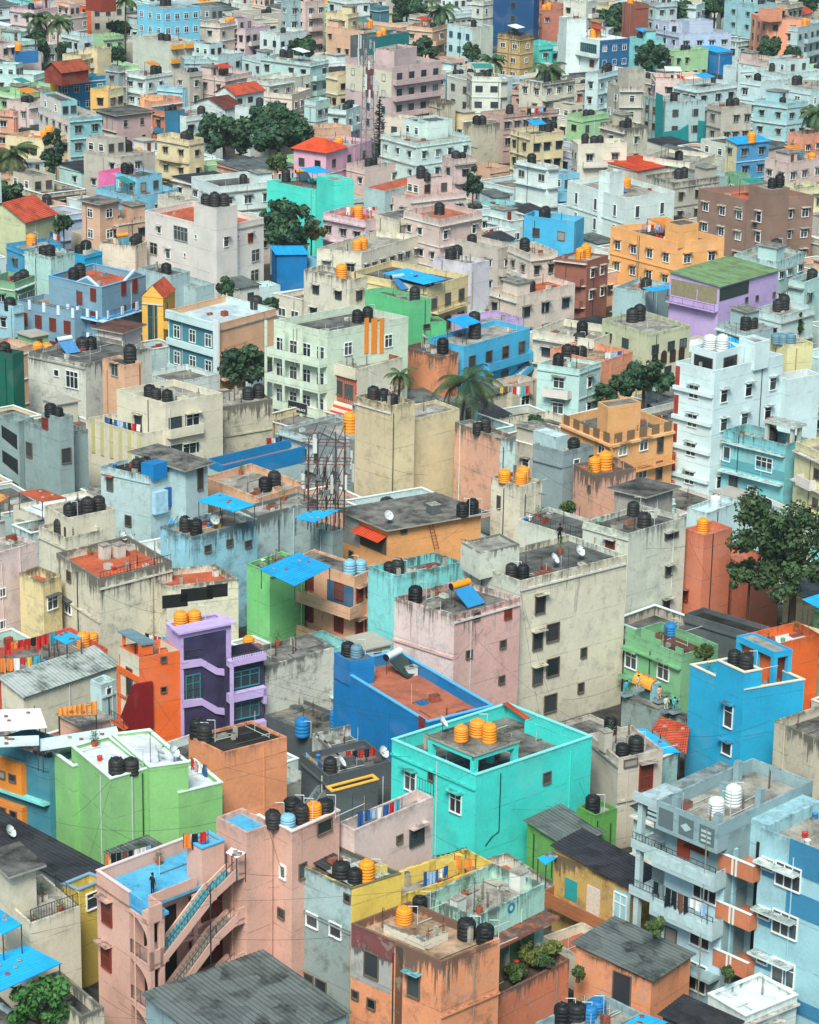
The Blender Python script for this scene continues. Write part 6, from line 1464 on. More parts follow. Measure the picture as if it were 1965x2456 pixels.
# shop sign under the mint apartment
b = IDS['mintapt'].main; a0, z0 = b.fz('H', 132, 150, 'L', 1.15); a1, z1 = b.fz('H', 240, 225, 'L', 1.15)
if 1:
    e = tag(link('shop_sign', None, None, b.w(-1.25, (a0+a1)/2, (z0+z1)/2)), 'dark shop sign with white capital letters below the mint cream apartment', 'sign')
    e.rotation_euler = (0, 0, math.atan2(-b.v.y, -b.v.x)); w = abs(a0-a1)
    m = MB(); m.hexa((-w/2, -.05, -.55), (w/2, .05, .55), plain('20282C', .5)); m.hexa((-w/2-.05, .053, -.6), (w/2+.05, .1, .6), plain('B8C0BC')); put('board', m, e)
    fc = bpy.data.curves.new('lettering', 'FONT'); fc.body = 'CARE PALACE'; fc.size = .62; fc.align_x = 'CENTER'; fc.extrude = .012
    fo = bpy.data.objects.new('lettering', fc); COL.objects.link(fo); dg = bpy.context.evaluated_depsgraph_get(); nm = bpy.data.meshes.new_from_object(fo.evaluated_get(dg)); bpy.data.objects.remove(fo); nm.materials.clear(); nm.materials.append(plain('E8ECEA'))
    o = link('lettering', nm, e, (0, -.065, -.35)); o.rotation_euler = (math.radians(90), 0, 0); o.scale = (min(1, (w-.3)/max(.1, o.dimensions.x)),)*3
    m = MB(); m.bar((-w*.42, 0, -3.2), (-w*.42, 0, -.55), .05, steel); m.bar((w*.42, 0, -3.2), (w*.42, 0, -.55), .05, steel); put('posts', m, e)
# overhead cables
random.seed(5)
for i, (ta, a, za, tb, c, zb) in enumerate((('D', (655, 1280), 9.0, 'D', (430, 1500), 7), ('A', (885, 230), 6, 'A', (560, 10), 9), ('A', (1280, 300), 9, 'A', (330, 300), 6), ('A', (600, 310), 9, 'A', (1700, 620), 12), ('A', (480, 840), 7, 'B', (500, 970), 9), ('G', (980, 1180), 9, 'G', (640, 1060), 9), ('D', (500, 120), 9, 'D', (980, 300), 9), ('D', (1420, 150), 8, 'D', (700, 60), 9), ('F', (560, 720), 7, 'F', (210, 810), 7), ('F', (930, 1025), 9, 'F', (1440, 930), 8), ('I', (930, 330), 12, 'I', (1150, 345), 10), ('I', (950, 960), 10, 'I', (1100, 1240), 7), ('I', (500, 990), 11, 'I', (940, 1010), 10), ('H', (580, 490), 9, 'H', (950, 590), 9), ('K', (360, 860), 12, 'K', (650, 1110), 9), ('K', (700, 860), 11, 'K', (380, 960), 11), ('J', (300, 850), 7, 'J', (700, 880), 8), ('B', (1040, 1140), 9, 'B', (1330, 1320), 5), ('C', (1040, 1240), 6, 'C', (1200, 1340), 5), ('A', (520, 1270), 6, 'A', (860, 1480), 5), ('A', (700, 1360), 6, 'A', (880, 1470), 5.4), ('B', (20, 370), 12.8, 'B', (130, 690), 9), ('E', (740, 1140), 9, 'E', (930, 1125), 8.5), ('N', (20, 1130), 9, 'N', (520, 1150), 10))):
    A = onz(ta, *a, za); B = onz(tb, *c, zb); m = MB(); q = Vector(); n = 14
    for k in range(1, n+1): f = k/n; r_ = (B-A)*f-Vector((0, 0, 4*f*(1-f)*min(1.2, (B-A).length*.05))); m.bar(q, r_, .011, plain('22262A')); q = r_
    o = put('overhead_cable', m, None, A); item(o, locate(ta, *a)[1], None, 'thin sagging dark cable', 'cable', 'overhead cables')

hh = [h for h in HOUSES if hasattr(h, 'main') and h.main.n.y < 330]; rnd = random.Random(9); made = 0
while made < 34:
    h1, h2 = rnd.sample(hh, 2); d = (h1.main.n-h2.main.n).length
    if not 9 < d < 38: continue
    A = h1.main.w(rnd.choice([0, h1.main.UL]), 0, h1.main.h+rnd.uniform(-1.2, .6)); B = h2.main.w(0, rnd.choice([0, h2.main.VL]), h2.main.h+rnd.uniform(-1.2, .6)); m = MB(); q = Vector(); n = 14
    for k in range(1, n+1): f = k/n; r_ = (B-A)*f-Vector((0, 0, 4*f*(1-f)*min(1.4, d*.04))); m.bar(q, r_, .009, plain('22262A')); q = r_
    o = put('overhead_cable', m, None, A); item(o, h1.main, None, 'thin sagging dark cable', 'cable', 'overhead cables'); made += 1
# ------------------------------------------------------------ trees
def leafm(col, tr=.0):
    k = ('leaf', col)
    if k in MATS: return MATS[k]
    q = NT('leaf_'+col); tc, v, oi = q.coords(); n = q.noise(v, .55, 4, .6); n2 = q.noise(v, 6, 2, .6); c = hexc(col)
    cc = q.mix(q.ramp(n, .35, .65), tuple(x*.55 for x in c), tuple(min(1, x*1.25) for x in c)); cc = q.mix(q.math('MULTIPLY', q.ramp(n2, .5, .75), .5), cc, tuple(min(1, x*1.5+.005) for x in c))
    q.l(cc, q.b.inputs['Base Color']); q.b.inputs['Roughness'].default_value = .6; MATS[k] = q.m; return q.m
TREES = []
BARK = plain('4A3B30', .9, .2)
def crown_tree(tl, x, y, r_px, zc, label, name='broadleaf_tree', sx=1.0, sz=.85, col='35522F', dens=1.0, seed=0, cat='tree', holes=.0, leaf=.3):
    rnd = random.Random(seed+int(x*7+y)); c = onz(tl, x, y, zc); d = (c-CAM).length; r = r_px/ZS*d/F_PX*1.02
    TREES.append((Vector((c.x, c.y, zc)), r)) if cat == 'tree' else None
    gz = zc-r*.8-.35 if cat == 'shrub' else 0.0; zc -= gz
    e = tag(link(name, None, None, (c.x, c.y, gz)), label, cat)
    lobes = []
    for i in range(int(16+r*5.5)):
        w = rnd.uniform(0, 6.283); ph = rnd.uniform(-.75, 1.0); k = rnd.uniform(.38, .95); q = math.sqrt(max(0, 1-ph*ph*.8))
        lobes.append((Vector((r*sx*k*q*math.cos(w), r*sx*k*q*math.sin(w), zc+r*sz*k*ph)), r*rnd.uniform(.1, .27)))
    m = MB(); mats = [leafm(col), leafm('%02X%02X%02X' % tuple(min(255, int(int(col[i:i+2], 16)*f)) for i, f in ((0, 1.25), (2, 1.18), (4, 1.0)))), leafm('%02X%02X%02X' % tuple(int(int(col[i:i+2], 16)*.72) for i in (0, 2, 4)))]
    ks = [m.mi(a) for a in mats]; n = int(min(12000, 230*r*r*dens+800)); ls = max(leaf, d*.0011)
    wts = [l[1]**2 for l in lobes]
    for i in range(n):
        L = rnd.choices(lobes, wts)[0]; v = Vector((rnd.gauss(0, 1), rnd.gauss(0, 1), rnd.gauss(0, 1))).normalized(); rad = L[1]*rnd.uniform(.45, 1.25); p = L[0]+v*rad
        if p.z < .3: continue
        a = (v+Vector((rnd.uniform(-.8, .8), rnd.uniform(-.8, .8), rnd.uniform(-.3, .9)))).normalized(); t = a.orthogonal().normalized(); t = Matrix.Rotation(rnd.uniform(0, 6.28), 3, a) @ t; bt = a.cross(t); s = ls*rnd.uniform(.6, 1.35)
        i0 = len(m.v); m.v += [tuple(p+t*s), tuple(p+bt*s*.55), tuple(p-t*s), tuple(p-bt*s*.55)]; m.f.append((i0, i0+1, i0+2, i0+3)); m.m.append(ks[0] if rnd.random() < .6 else rnd.choice(ks))
    put('crown', m, e); m = MB(); tr = max(.12, r*.06)
    def taper(a, b2, r0, r1):
        a = Vector(a); b2 = Vector(b2); dd = (b2-a).normalized(); X = dd.orthogonal().normalized(); Y = dd.cross(X); i = len(m.v); k = m.mi(BARK)
        for p, rr in ((a, r0), (b2, r1)):
            for j in range(6): w = j*1.047; m.v.append(tuple(p+X*rr*math.cos(w)+Y*rr*math.sin(w)))
        for j in range(6): m.f.append((i+j, i+(j+1) % 6, i+6+(j+1) % 6, i+6+j)); m.m.append(k)
    fork = (rnd.uniform(-.2, .2), rnd.uniform(-.2, .2), max(.8, zc-r*sz*.5)); taper((0, 0, 0), fork, tr*1.3, tr*.9)
    for L, _ in lobes[:9]: mid = Vector(fork).lerp(L, .5)+Vector((0, 0, r*.06)); taper(fork, mid, tr*.6, tr*.4); taper(mid, L, tr*.4, tr*.12)
    put('trunk', m, e); return e
def palm(tl, x, y, z, label, fl=3.6, n=24, lean=(.3, 0), col='3C5A3A'):
    c = onz(tl, x, y, z); rnd = random.Random(int(x+y*3)); e = tag(link('palm_tree', None, None, (c.x-lean[0], c.y-lean[1], 0)), label, 'palm'); m = MB(); prev = None; N_ = 10
    top = Vector((lean[0], lean[1], z))
    for i in range(N_+1):
        f = i/N_; p = Vector((lean[0]*f*f, lean[1]*f*f, z*f)); rr = .24-.1*f
        if prev is not None: m.bar(prev[0], p, (prev[1]+rr)/2, BARK, 7)
        prev = (p, rr)
    put('trunk', m, e); m = MB(); gs = [leafm(col), leafm('4A5E38'), leafm('5E5638')]
    ls = max(.035, (c-CAM).length*.00022)
    for i in range(n):
        w = 2*math.pi*i/n*2.4+rnd.uniform(-.2, .2); el = rnd.uniform(-.35, 1.15); L = fl*rnd.uniform(.8, 1.1); hd = Vector((math.cos(w), math.sin(w), 0)); p = top.copy(); ang = el; S = 16; mt = gs[2] if el < -.15 and rnd.random() < .5 else rnd.choice(gs[:2]); k = m.mi(mt); sd = Vector((-hd.y, hd.x, 0))
        for q in range(S):
            f = q/S; dirv = hd*math.cos(ang)+Vector((0, 0, math.sin(ang))); p2 = p+dirv*(L/S); ang -= .085+.05*f
            m.bar(p, p2, .03*(1-f)+.008, mt)
            if q > 1:
                ll = fl*.24*math.sin(math.pi*min(1, f*.85+.12))
                for sg in (-1, 1):
                    for o in (0, .5):
                        b0 = p.lerp(p2, o); tip = b0+sd*sg*ll*.8+dirv*ll*.45-Vector((0, 0, ll*rnd.uniform(.35, .75))); i0 = len(m.v)
                        m.v += [tuple(b0-dirv*ls), tuple(b0+dirv*ls), tuple(tip)]; m.f.append((i0, i0+1, i0+2)); m.m.append(k)
            p = p2
    put('fronds', m, e); return e
def conifer(tl, x, y, h, zb, label, rad, tiers=22, col='3A4F3C'):
    c = onz(tl, x, y, zb); e = tag(link('conifer_tree', None, None, (c.x, c.y, 0)), label, 'tree'); m = MB(); m.bar((0, 0, 0), (0, 0, zb+h*.97), .14, BARK, 6); put('trunk', m, e); m = MB(); g_ = leafm(col); k = m.mi(g_); rnd = random.Random(4)
    for t in range(tiers):
        f = t/(tiers-1); z = zb+h*(.12+.86*f); R_ = rad*(1-f)**.85+.15
        for a in range(6):
            w = a*1.047+t*.9+rnd.uniform(-.3, .3); hd = Vector((math.cos(w), math.sin(w), rnd.uniform(-.1, .35)))*rnd.uniform(.6, 1.1); o = Vector((0, 0, z+rnd.uniform(-.25, .25)))
            m.bar(o, o+hd*R_, .03, g_)
            for q in range(14):
                p = o+hd*R_*(q+1)/14; s = .16+.1*R_*(1-q/18)
                for sg in (-1, 1): i0 = len(m.v); sd = Vector((-hd.y, hd.x, 0))*sg; m.v += [tuple(p), tuple(p+sd*s+hd*.12+Vector((0, 0, rnd.uniform(-.05, .2)))), tuple(p+hd*.25)]; m.f.append((i0, i0+1, i0+2)); m.m.append(k)
    put('crown', m, e)
D_ = '34523A'
for a in (('N', 70, 760, 195, 8, 'huge dark tree left of the candy pink house'), ('M', 1330, 800, 150, 7, 'wide dark tree beside the pale yellow house'), ('M', 1170, 770, 75, 6, 'smaller dark tree touching the wide dark tree'), ('M', 690, 330, 55, 7, 'small bushy tree below the long cream house'),
          ('M', 710, 168, 65, 7, 'tree in front of the tall light blue apartment'), ('M', 390, 290, 60, 5, 'low tree under the two palms'), ('M', 220, 245, 75, 6, 'dark tree beneath the left palm'), ('N', 205, 285, 78, 8, 'tree beside the mint white house with grilles'), ('N', 935, 290, 75, 9, 'round tree right of the pinkish grey apartment'),
          ('N', 830, 45, 100, 8, 'broad tree at the top beside the tall palm'), ('N', 1215, 310, 52, 7, 'small tree below the small windowed apartment'), ('N', 1480, 310, 65, 7, 'climbing tree before the old yellow house'), ('O', 500, 125, 110, 9, 'dark tree left of the red brick tower'), ('O', 860, 95, 100, 9, 'long dark tree behind the lavender house'),
          ('O', 740, 330, 95, 7, 'spreading tree below the aqua house'), ('O', 1430, 285, 75, 8, 'round tree before the peach salmon apartment'), ('O', 1560, 330, 58, 6, 'low tree right of the round tree'), ('O', 1650, 35, 75, 9, 'tree in the top right corner'), ('O', 1110, 40, 90, 10, 'tree at the top left of the salmon apartment'), ('M', 60, 1155, 90, 6, 'dark bushy tree above the red tiled roof'), ('M', 1230, 190, 40, 6, 'small tree right of the light blue apartment'),
          ('J', 372, 205, 58, 6, 'round tree beside the red tiled roof'), ('K', 100, 205, 165, 9, 'big dark tree behind the blue tarpaulin shed'), ('J', 1440, 1060, 155, 6, 'rounded tree in front of the curved teal house'), ('J', 1595, 690, 65, 7, 'dark tree right of the peach wall'), ('J', 1330, 590, 55, 6, 'leafy shrub below the off white block'), ('H', 1590, 295, 62, 7, 'small tree with red flowers beside the orange roof'), ('L', 700, 1130, 150, 7, 'wide green tree left of the tall ice white apartment'), ('L', 480, 1190, 110, 5, 'lower green tree beside the mint stairs')):
    crown_tree(*a, col=D_, seed=len(a[5]))
crown_tree('J', 680, 222, 78, 7, 'feathery tree in front of the peach houses', sx=1.25, sz=.55, col='4A5A3C', dens=.5)
crown_tree('K', 262, 270, 78, 7, 'brown tinged tree beside the big dark tree', col='5C5A34')
crown_tree('M', 312, 900, 78, 8, 'dark columnar tree in front of the yellow house', 'columnar_tree', sx=.8, sz=2.1, col='2B4632')
crown_tree('L', 1610, 815, 24, 5, 'slim cypress beside the blue shed roof', 'cypress_tree', sx=.7, sz=3.2, col='33502F', leaf=.2)
crown_tree('I', 1590, 1020, 345, 11, 'large spreading tree at the right edge', sx=1.15, sz=1.0, col='3C5234', dens=1.3, leaf=.22); crown_tree('I', 1310, 1180, 130, 8.5, 'spreading lower tree before the terracotta house', sx=1.35, sz=.6, col='3C5234', dens=1.2, leaf=.22)
crown_tree('A', 240, 1400, 205, 4.5, 'leafy green tree in the bottom left corner', col='3E6B35', dens=1.3, leaf=.2)
crown_tree('N', 1222, 1090, 62, 8, 'dark conical tree beside the white houses', sx=.85, sz=1.5, col='2E4434')
for x, y, r, l, c in ((1560, 1075, 75, 'yellow flowered shrub on the salmon terrace', '5E6A34'), (1690, 1050, 55, 'tall yellow green shrub at the terrace end', '667038'), (1460, 1180, 75, 'trailing green plant over the terrace wall', '41552F'), (1640, 1120, 60, 'bushy plant on the salmon terrace', '3C5230')): crown_tree('B', x, y, r, 5.3, l, 'potted_shrub', col=c, cat='shrub', leaf=.13, dens=3)
for tl, x, y, r, z, l in (('C', 760, 915, 60, 7.2, 'dark plants on the grey apartment balcony'), ('C', 1180, 1190, 35, 6, 'potted plant on the orange balcony'), ('F', 1050, 520, 55, 7.5, 'weedy plants on the dark roof'), ('I', 240, 780, 45, 9, 'potted shrubs on the grey terrace'), ('C', 300, 1190, 38, 4.6, 'spiky yellow plant beside the salmon wall'), ('M', 1640, 960, 60, 9.2, 'roof garden plants left of the candy pink house')): crown_tree(tl, x, y, r, z, l, 'potted_shrub', col='4A5E34', cat='shrub', leaf=.13, dens=3)
palm('M', 80, 910, 10, 'big shaggy palm at the left edge', 4.6, 40, col='4E5638'); palm('M', 213, 105, 14, 'left coconut palm of the upper left pair', 4.4); palm('M', 345, 125, 13.5, 'right coconut palm of the upper left pair', 4.4); palm('M', 745, -5, 16, 'palm beside the tall light blue apartment', 4)
palm('N', 1030, 55, 14, 'tall palm at the top behind the peach house', 5); palm('N', 1335, 360, 11, 'palm above the brown red low houses', 4.0); palm('O', 125, 410, 12, 'coconut palm left of the navy banded house', 4.6); palm('O', 1715, 670, 12, 'shaggy palm at the right edge', 4.4, 34)
palm('H', 1185, 40, 12.5, 'large coconut palm in the middle of the photo', 4.9, 30, (.9, .2), '2F4B36'); palm('K', 790, 1105, 10, 'short palm left of the large coconut palm', 2.3, 18)
conifer('N', 662, 1000, 12.5, 3, 'tall tiered pine beside the lattice tower', 2.0)
# ------------------------------------------------------------ temple figures on the low wall
for i, (x, y, c, h) in enumerate(((585, 765, '3F9FC0', 1.2), (655, 735, 'C9B48A', 1.0), (780, 800, 'D8A890', 1.4), (820, 860, 'C8CDB8', 1.1), (870, 865, '58B0B8', 1.3))):
    p = onz('F', x, y, 4.0); e = person(p, ['turquoise', 'small tan', 'pink robed', 'pale', 'teal'][i]+' painted statue on the little temple beside the green house', c, c, .6, i % 2 == 0, c)
    m = MB(); m.hexa((-.45, -.35, -.5), (.45, .35, .02), wall('8FA4A8', 1.5)); put('plinth', m, e)
b = IDS['stepgreen'].main
p = onz('F', 705, 745, 3.4); e = tag(link('temple_gate', None, None, p, math.atan2(-b.v.y, -b.v.x)), 'little temple gateway with orange barrel roof beside the green house', 'shrine')
m = MB(); TL = wall('7FA8AA', 1.5); m.hexa((-1.3, -.3, -3), (-.8, .3, .3), TL); m.hexa((.8, -.35, -3), (1.3, .35, .9), wall('8CC4D0', 1)); m.hexa((-.797, -.1, -3), (.797, .2, .1), wall('5E7C7C', 2)); put('pillars', m, e)
m = MB(); OGR = plain('E09A3A', .7)
for k in range(8):
    w, w2 = math.pi*k/8, math.pi*(k+1)/8; m.face([(-1.2, -.55*math.cos(w), .3+.8*math.sin(w)), (1.0, -.55*math.cos(w), .3+.8*math.sin(w)), (1.0, -.55*math.cos(w2), .3+.8*math.sin(w2)), (-1.2, -.55*math.cos(w2), .3+.8*math.sin(w2))], OGR)
for x in (-1.2, 1.0): m.face([(x, -.55*math.cos(math.pi*k/8), .3+.8*math.sin(math.pi*k/8)) for k in range(9)], plain('C9622A'))
for k in range(4): m.lathe([(.1, 0), (.06, .12), (.02, .3)], plain('C9622A'), 8, (-1+k*.6, 0, 1.08))
put('barrel_roof', m, e)
w0 = onz('F', 560, 790, 3.4); w1 = onz('F', 940, 930, 3.4); w0.z = w1.z = 0; tw = House('temple_wall', tuple(w1), 'mossy grey temple wall under the statues', 'wall')
dv = (w0-w1); bt_ = Block(tw, w1, w0, w1+Vector((-dv.y, dv.x, 0)).normalized()*-.9, 3.5, 0); shell(bt_, '8FA29C', '8FA29C', 'oldroof', 0, 2.5)

# ------------------------------------------------------------ ordinary houses filling the blocks between
SPEC = []
for b in BLOCKS:
    pr = [proj(b.w(s, t, z)) for s in (0, b.UL) for t in (0, b.VL) for z in (b.zb, b.h+.2)]; SPEC.append((b, min(p[0] for p in pr), max(p[0] for p in pr), min(p[1] for p in pr), max(p[1] for p in pr)))
random.seed(11)
def overlaps(n, u, v, U, V, pad):
    for c, r in TREES:
        if (Vector((c.x, c.y, 0))-n-u*U/2-v*V/2).length < r*.75+min(U, V)*.4: return True
    pts = [n+u*(U*i/4)+v*(V*j/4) for i in range(5) for j in range(5)]
    for b in BLOCKS:
        if (b.n-n).length > 45: continue
        for p in pts:
            s, t = b.st(p)
            if pad < s < b.UL-pad and pad < t < b.VL-pad: return True
        s_ = b.n; 
        for i in range(4):
            for j in range(4):
                q = b.n+b.u*(b.UL*i/3)+b.v*(b.VL*j/3)-n; det = u.x*v.y-u.y*v.x; s = (q.x*v.y-q.y*v.x)/det; t = (u.x*q.y-u.y*q.x)/det
                if pad < s < U-pad and pad < t < V-pad: return True
    return False
def ray_hits(p):
    """specified block whose roof or upper wall a line from the camera through p would meet behind p"""
    d = (p-CAM); k0 = d.length; d.normalize()
    for c, r in TREES:
        w = (c-CAM).dot(d)
        if w > k0 and (CAM+d*w-c).length < r*.72: return True
    X, Y = proj(p)
    for b, x0, x1, y0, y1 in SPEC:
        if not (x0 < X < x1 and y0 < Y < y1) or b.n.y < p.y-16: continue
        k = (b.roofz-CAMZ)/d.z
        if k > k0+.3:
            s, t = b.st(CAM+d*k)
            if 0 <= s <= b.UL and 0 <= t <= b.VL: return True
        for f in 'LR':
            nr = Vector((b.v.y, -b.v.x, 0)) if f == 'L' else Vector((b.u.y, -b.u.x, 0)); den = d.dot(nr)
            if abs(den) < 1e-6: continue
            k = (b.n-CAM).dot(nr)/den
            if k > k0+.2:
                q = CAM+d*k; s, t = b.st(q); a, Ln = (t, b.VL) if f == 'L' else (s, b.UL)
                if 0 <= a <= Ln and b.h*.42 < q.z <= b.h: return True
    return False
FCOL = [('icewhite', 'icy white'), ('cream', 'cream'), ('creamg', 'pale cream'), ('white', 'white'), ('greige', 'greige'), ('icegrey', 'pale grey'), ('icemint', 'pale mint'), ('yelcream', 'pale yellow'), ('pinkl', 'pale pink'), ('peach', 'peach'), ('stcream', 'stained cream'), ('offwhite', 'off white'), ('sky4', 'light blue'), ('pinkst', 'dusty salmon'), ('lgreen', 'pale green'), ('grey2', 'grey'), ('salmonp', 'salmon'), ('lavender', 'lavender'), ('apricot', 'apricot'), ('aqua', 'aqua'), ('lilac', 'lilac'), ('mgreen', 'green')]
FW_ = [16, 14, 12, 12, 6, 7, 8, 5, 2, 3, 6, 4, 3, 1.5, 1.5, 4, 1, .6, .5, 1, 0, .3]
FROOF = ['concrete', 'oldfloor', 'oldroof', 'darkroof', 'concrete', 'oldfloor', 'oldroof', 'terracotta', 'paleroof', 'corrgrey', 'blackroof', 'white']
FILL = []
def try_fill(yr, sizes, hs_, pad, tries, gapk):
    for _ in range(tries):
        Y = yr[0]+(yr[1]-yr[0])*random.random()**gapk; half = Y*.165+15; X = random.uniform(-half, half); a = math.radians(random.uniform(33, 47)); u = Vector((math.cos(a), math.sin(a), 0)); a2 = a+math.pi/2+random.uniform(-.06, .06); v = Vector((math.cos(a2), math.sin(a2), 0))
        U, V = random.uniform(*sizes), random.uniform(*sizes); n = Vector((X, Y, 0))
        if overlaps(n, u, v, U, V, pad): continue
        for h in hs_:
            h = h*random.uniform(.9, 1.1); bad = False
            for s, t in ((0, 0), (1, 0), (0, 1), (.5, 0), (0, .5), (1, 1), (.5, .5), (.5, 1), (1, .5)):
                if ray_hits(n+u*U*s+v*V*t+Vector((0, 0, h+.3))): bad = True; break
            if not bad: break
        if bad: continue
        b = Block(None, n, n+v*V, n+u*U, h, 0.0); FILL.append(b)
FB = len(BLOCKS)
try_fill((118, 235), (5, 8.5), [5, 4.2, 3.4, 2.8], .3, 900, .9)
try_fill((235, 330), (5.5, 9.5), [8, 6.5, 5, 3.8, 3.0], .35, 900, .9)
try_fill((330, 860), (6, 11), [10, 8.5, 7, 5.5], .3, 3000, .7)
try_fill((118, 420), (3.2, 5.0), [5, 3.8, 2.8], .25, 1200, .9)
try_fill((330, 860), (4.2, 6.5), [8, 6, 4.5], .25, 1800, .7)
# how much of each filling house the photograph's view shows
import numpy as np
gx, gy = np.meshgrid(np.arange(4, PW, 8.0), np.arange(4, PH, 8.0)); gx, gy = gx.ravel(), gy.ravel()
DD = ((gx-PW/2)/F_PX)[:, None]*np.array(CX) - ((gy-PH/2)/F_PX)[:, None]*np.array(CY) + np.array(FW); best = np.full(len(DD), 1e9); who = np.full(len(DD), -1)
for i, b in enumerate(BLOCKS):
    pr = [proj(b.w(s, t, z)) for s in (0, b.UL) for t in (0, b.VL) for z in (b.zb, b.h)]; x0, x1, y0, y1 = min(p[0] for p in pr), max(p[0] for p in pr), min(p[1] for p in pr), max(p[1] for p in pr)
    sel = np.nonzero((gx >= x0) & (gx <= x1) & (gy >= y0) & (gy <= y1))[0]
    if not len(sel): continue
    d = DD[sel]; det = b.u.x*b.v.y-b.u.y*b.v.x; ox, oy = -b.n.x, -b.n.y
    S0, Sd = (ox*b.v.y-oy*b.v.x)/det, (d[:, 0]*b.v.y-d[:, 1]*b.v.x)/det; T0, Td = (b.u.x*oy-b.u.y*ox)/det, (b.u.x*d[:, 1]-b.u.y*d[:, 0])/det
    with np.errstate(all='ignore'):
        for k, ok in ((((b.h-CAMZ)/d[:, 2]), lambda s, t, z: (s >= 0) & (s <= b.UL) & (t >= 0) & (t <= b.VL)), (-T0/Td, lambda s, t, z: (s >= 0) & (s <= b.UL) & (z >= b.zb) & (z <= b.h)), (-S0/Sd, lambda s, t, z: (t >= 0) & (t <= b.VL) & (z >= b.zb) & (z <= b.h))):
            g_ = (k > 0) & ok(S0+Sd*k, T0+Td*k, CAMZ+d[:, 2]*k) & (k < best[sel]); best[sel[g_]] = k[g_]; who[sel[g_]] = i
vis = np.bincount(who[who >= 0], minlength=len(BLOCKS))
idx = {id(b): i for i, b in enumerate(BLOCKS)}; FILL.sort(key=lambda b: -vis[idx[id(b)]])
KEEP = 297-sum(1 for h in HOUSES if h.e['category'] == 'house')
REST = []; rest_e = link('rest', None)
FB_ = FILL; FILL = []
for i, b in enumerate(FB_):
    c, cn = random.choices(FCOL, FW_)[0]; rf = random.choice(FROOF); k = 'sheet' if rf in ('corrgrey', 'blackroof') else 'flat'
    hs = House('house', (b.n.x, b.n.y, 0), None); hs.wc, hs.rf = c, rf; b.house = hs; hs.blocks.append(b); hs.main = b; b.wl = b.wr = c+'~'
    shell(b, b.wl, b.wl, rf, random.choice([.4, .7, .9]), random.choice([.8, 1.2, 2.0]), random.choice([None, None, 'offwhite', 'white']), k); hs.cn = cn; hs.rk = k; seen_ = vis[idx[id(b)]]
    if b.h > 4.5 and seen_ > 0:
        autodetail(b, hs)
        if k == 'flat': autobalc(b, seen_ > 6 and b.n.y > 300)
        wall_details(b, random, .7); storey_ledges(b, random)
    if k == 'flat' and seen_ > 3: roof_details(b, random, 3)
    (FILL if i < KEEP else REST).append(hs)
# tanks on the far houses, then everything past the individuals becomes one mass
rnd = random.Random(21); nt_ = sum(1 for i in ITEMS if i[4] == 'water tank'); taken = {i[1] for i in ITEMS if i[4] == 'water tank'}
cand = [h for h in HOUSES if hasattr(h, 'main') and h.main.h > 5 and h.main.par > .1 and h.main.n.y > 230 and h not in REST and not (h.label and h.label in taken)]
cand.sort(key=lambda h: -vis[idx[id(h.main)]])
for h in cand:
    if nt_ >= 296: break
    b = h.main; kd = rnd.choice('KKKKO'); n = 1 if h in FILL else rnd.choice([1, 2, 2]); s0, t0 = rnd.uniform(.3, .7)*b.UL, rnd.uniform(.2, .8)*b.VL
    for i in range(n):
        o = tank(kd, b.w(min(b.UL-.8, s0+i*1.35), t0, b.roofz), b, 1.2); nt_ += 1; ITEMS[-1] = (o, h, *ITEMS[-1][2:])
def melt(roots, name, label, cat):
    m = MB(); bpy.context.view_layer.update(); kill = []; kids = {}
    for o in bpy.data.objects:
        if o.parent: kids.setdefault(o.parent.name, []).append(o)
    for r in roots:
        st = [r]
        while st:
            o = st.pop(); st += kids.get(o.name, []); kill.append(o)
            if o.type == 'MESH':
                M = o.matrix_world; me = o.data; i0 = len(m.v); mp = [m.mi(x) for x in me.materials]
                m.v += [tuple(M @ v.co) for v in me.vertices]; m.f += [tuple(i0+i for i in p.vertices) for p in me.polygons]; m.m += [mp[p.material_index] for p in me.polygons]
    bpy.data.batch_remove(kill)
    if not m.v: return
    o = put(name, m); o['kind'] = 'stuff'; o['label'] = label; o['category'] = cat
ex = []; n0 = len(ITEMS)
for h in REST:
    b = h.main
    if b.par > .1 and b.h > 5 and rnd.random() < .55:
        kd = rnd.choice('KKKKOKB'); s0, t0 = rnd.uniform(.3, .7)*b.UL, rnd.uniform(.2, .8)*b.VL
        for i in range(rnd.choice([1, 2, 2, 3])): ex.append(tank(kd, b.w(min(b.UL-.8, s0+i*1.35), t0, b.roofz), None, 1.2))
del ITEMS[n0:]
melt(ex, 'water_tanks', 'black and orange water tanks scattered over the far rooftops', 'water tanks'); melt([h.e for h in REST], 'crowded_houses', 'half hidden flat roofed houses packed between the nearer ones', 'houses')
bpy.data.objects.remove(rest_e); HOUSES = [h for h in HOUSES if h not in REST]
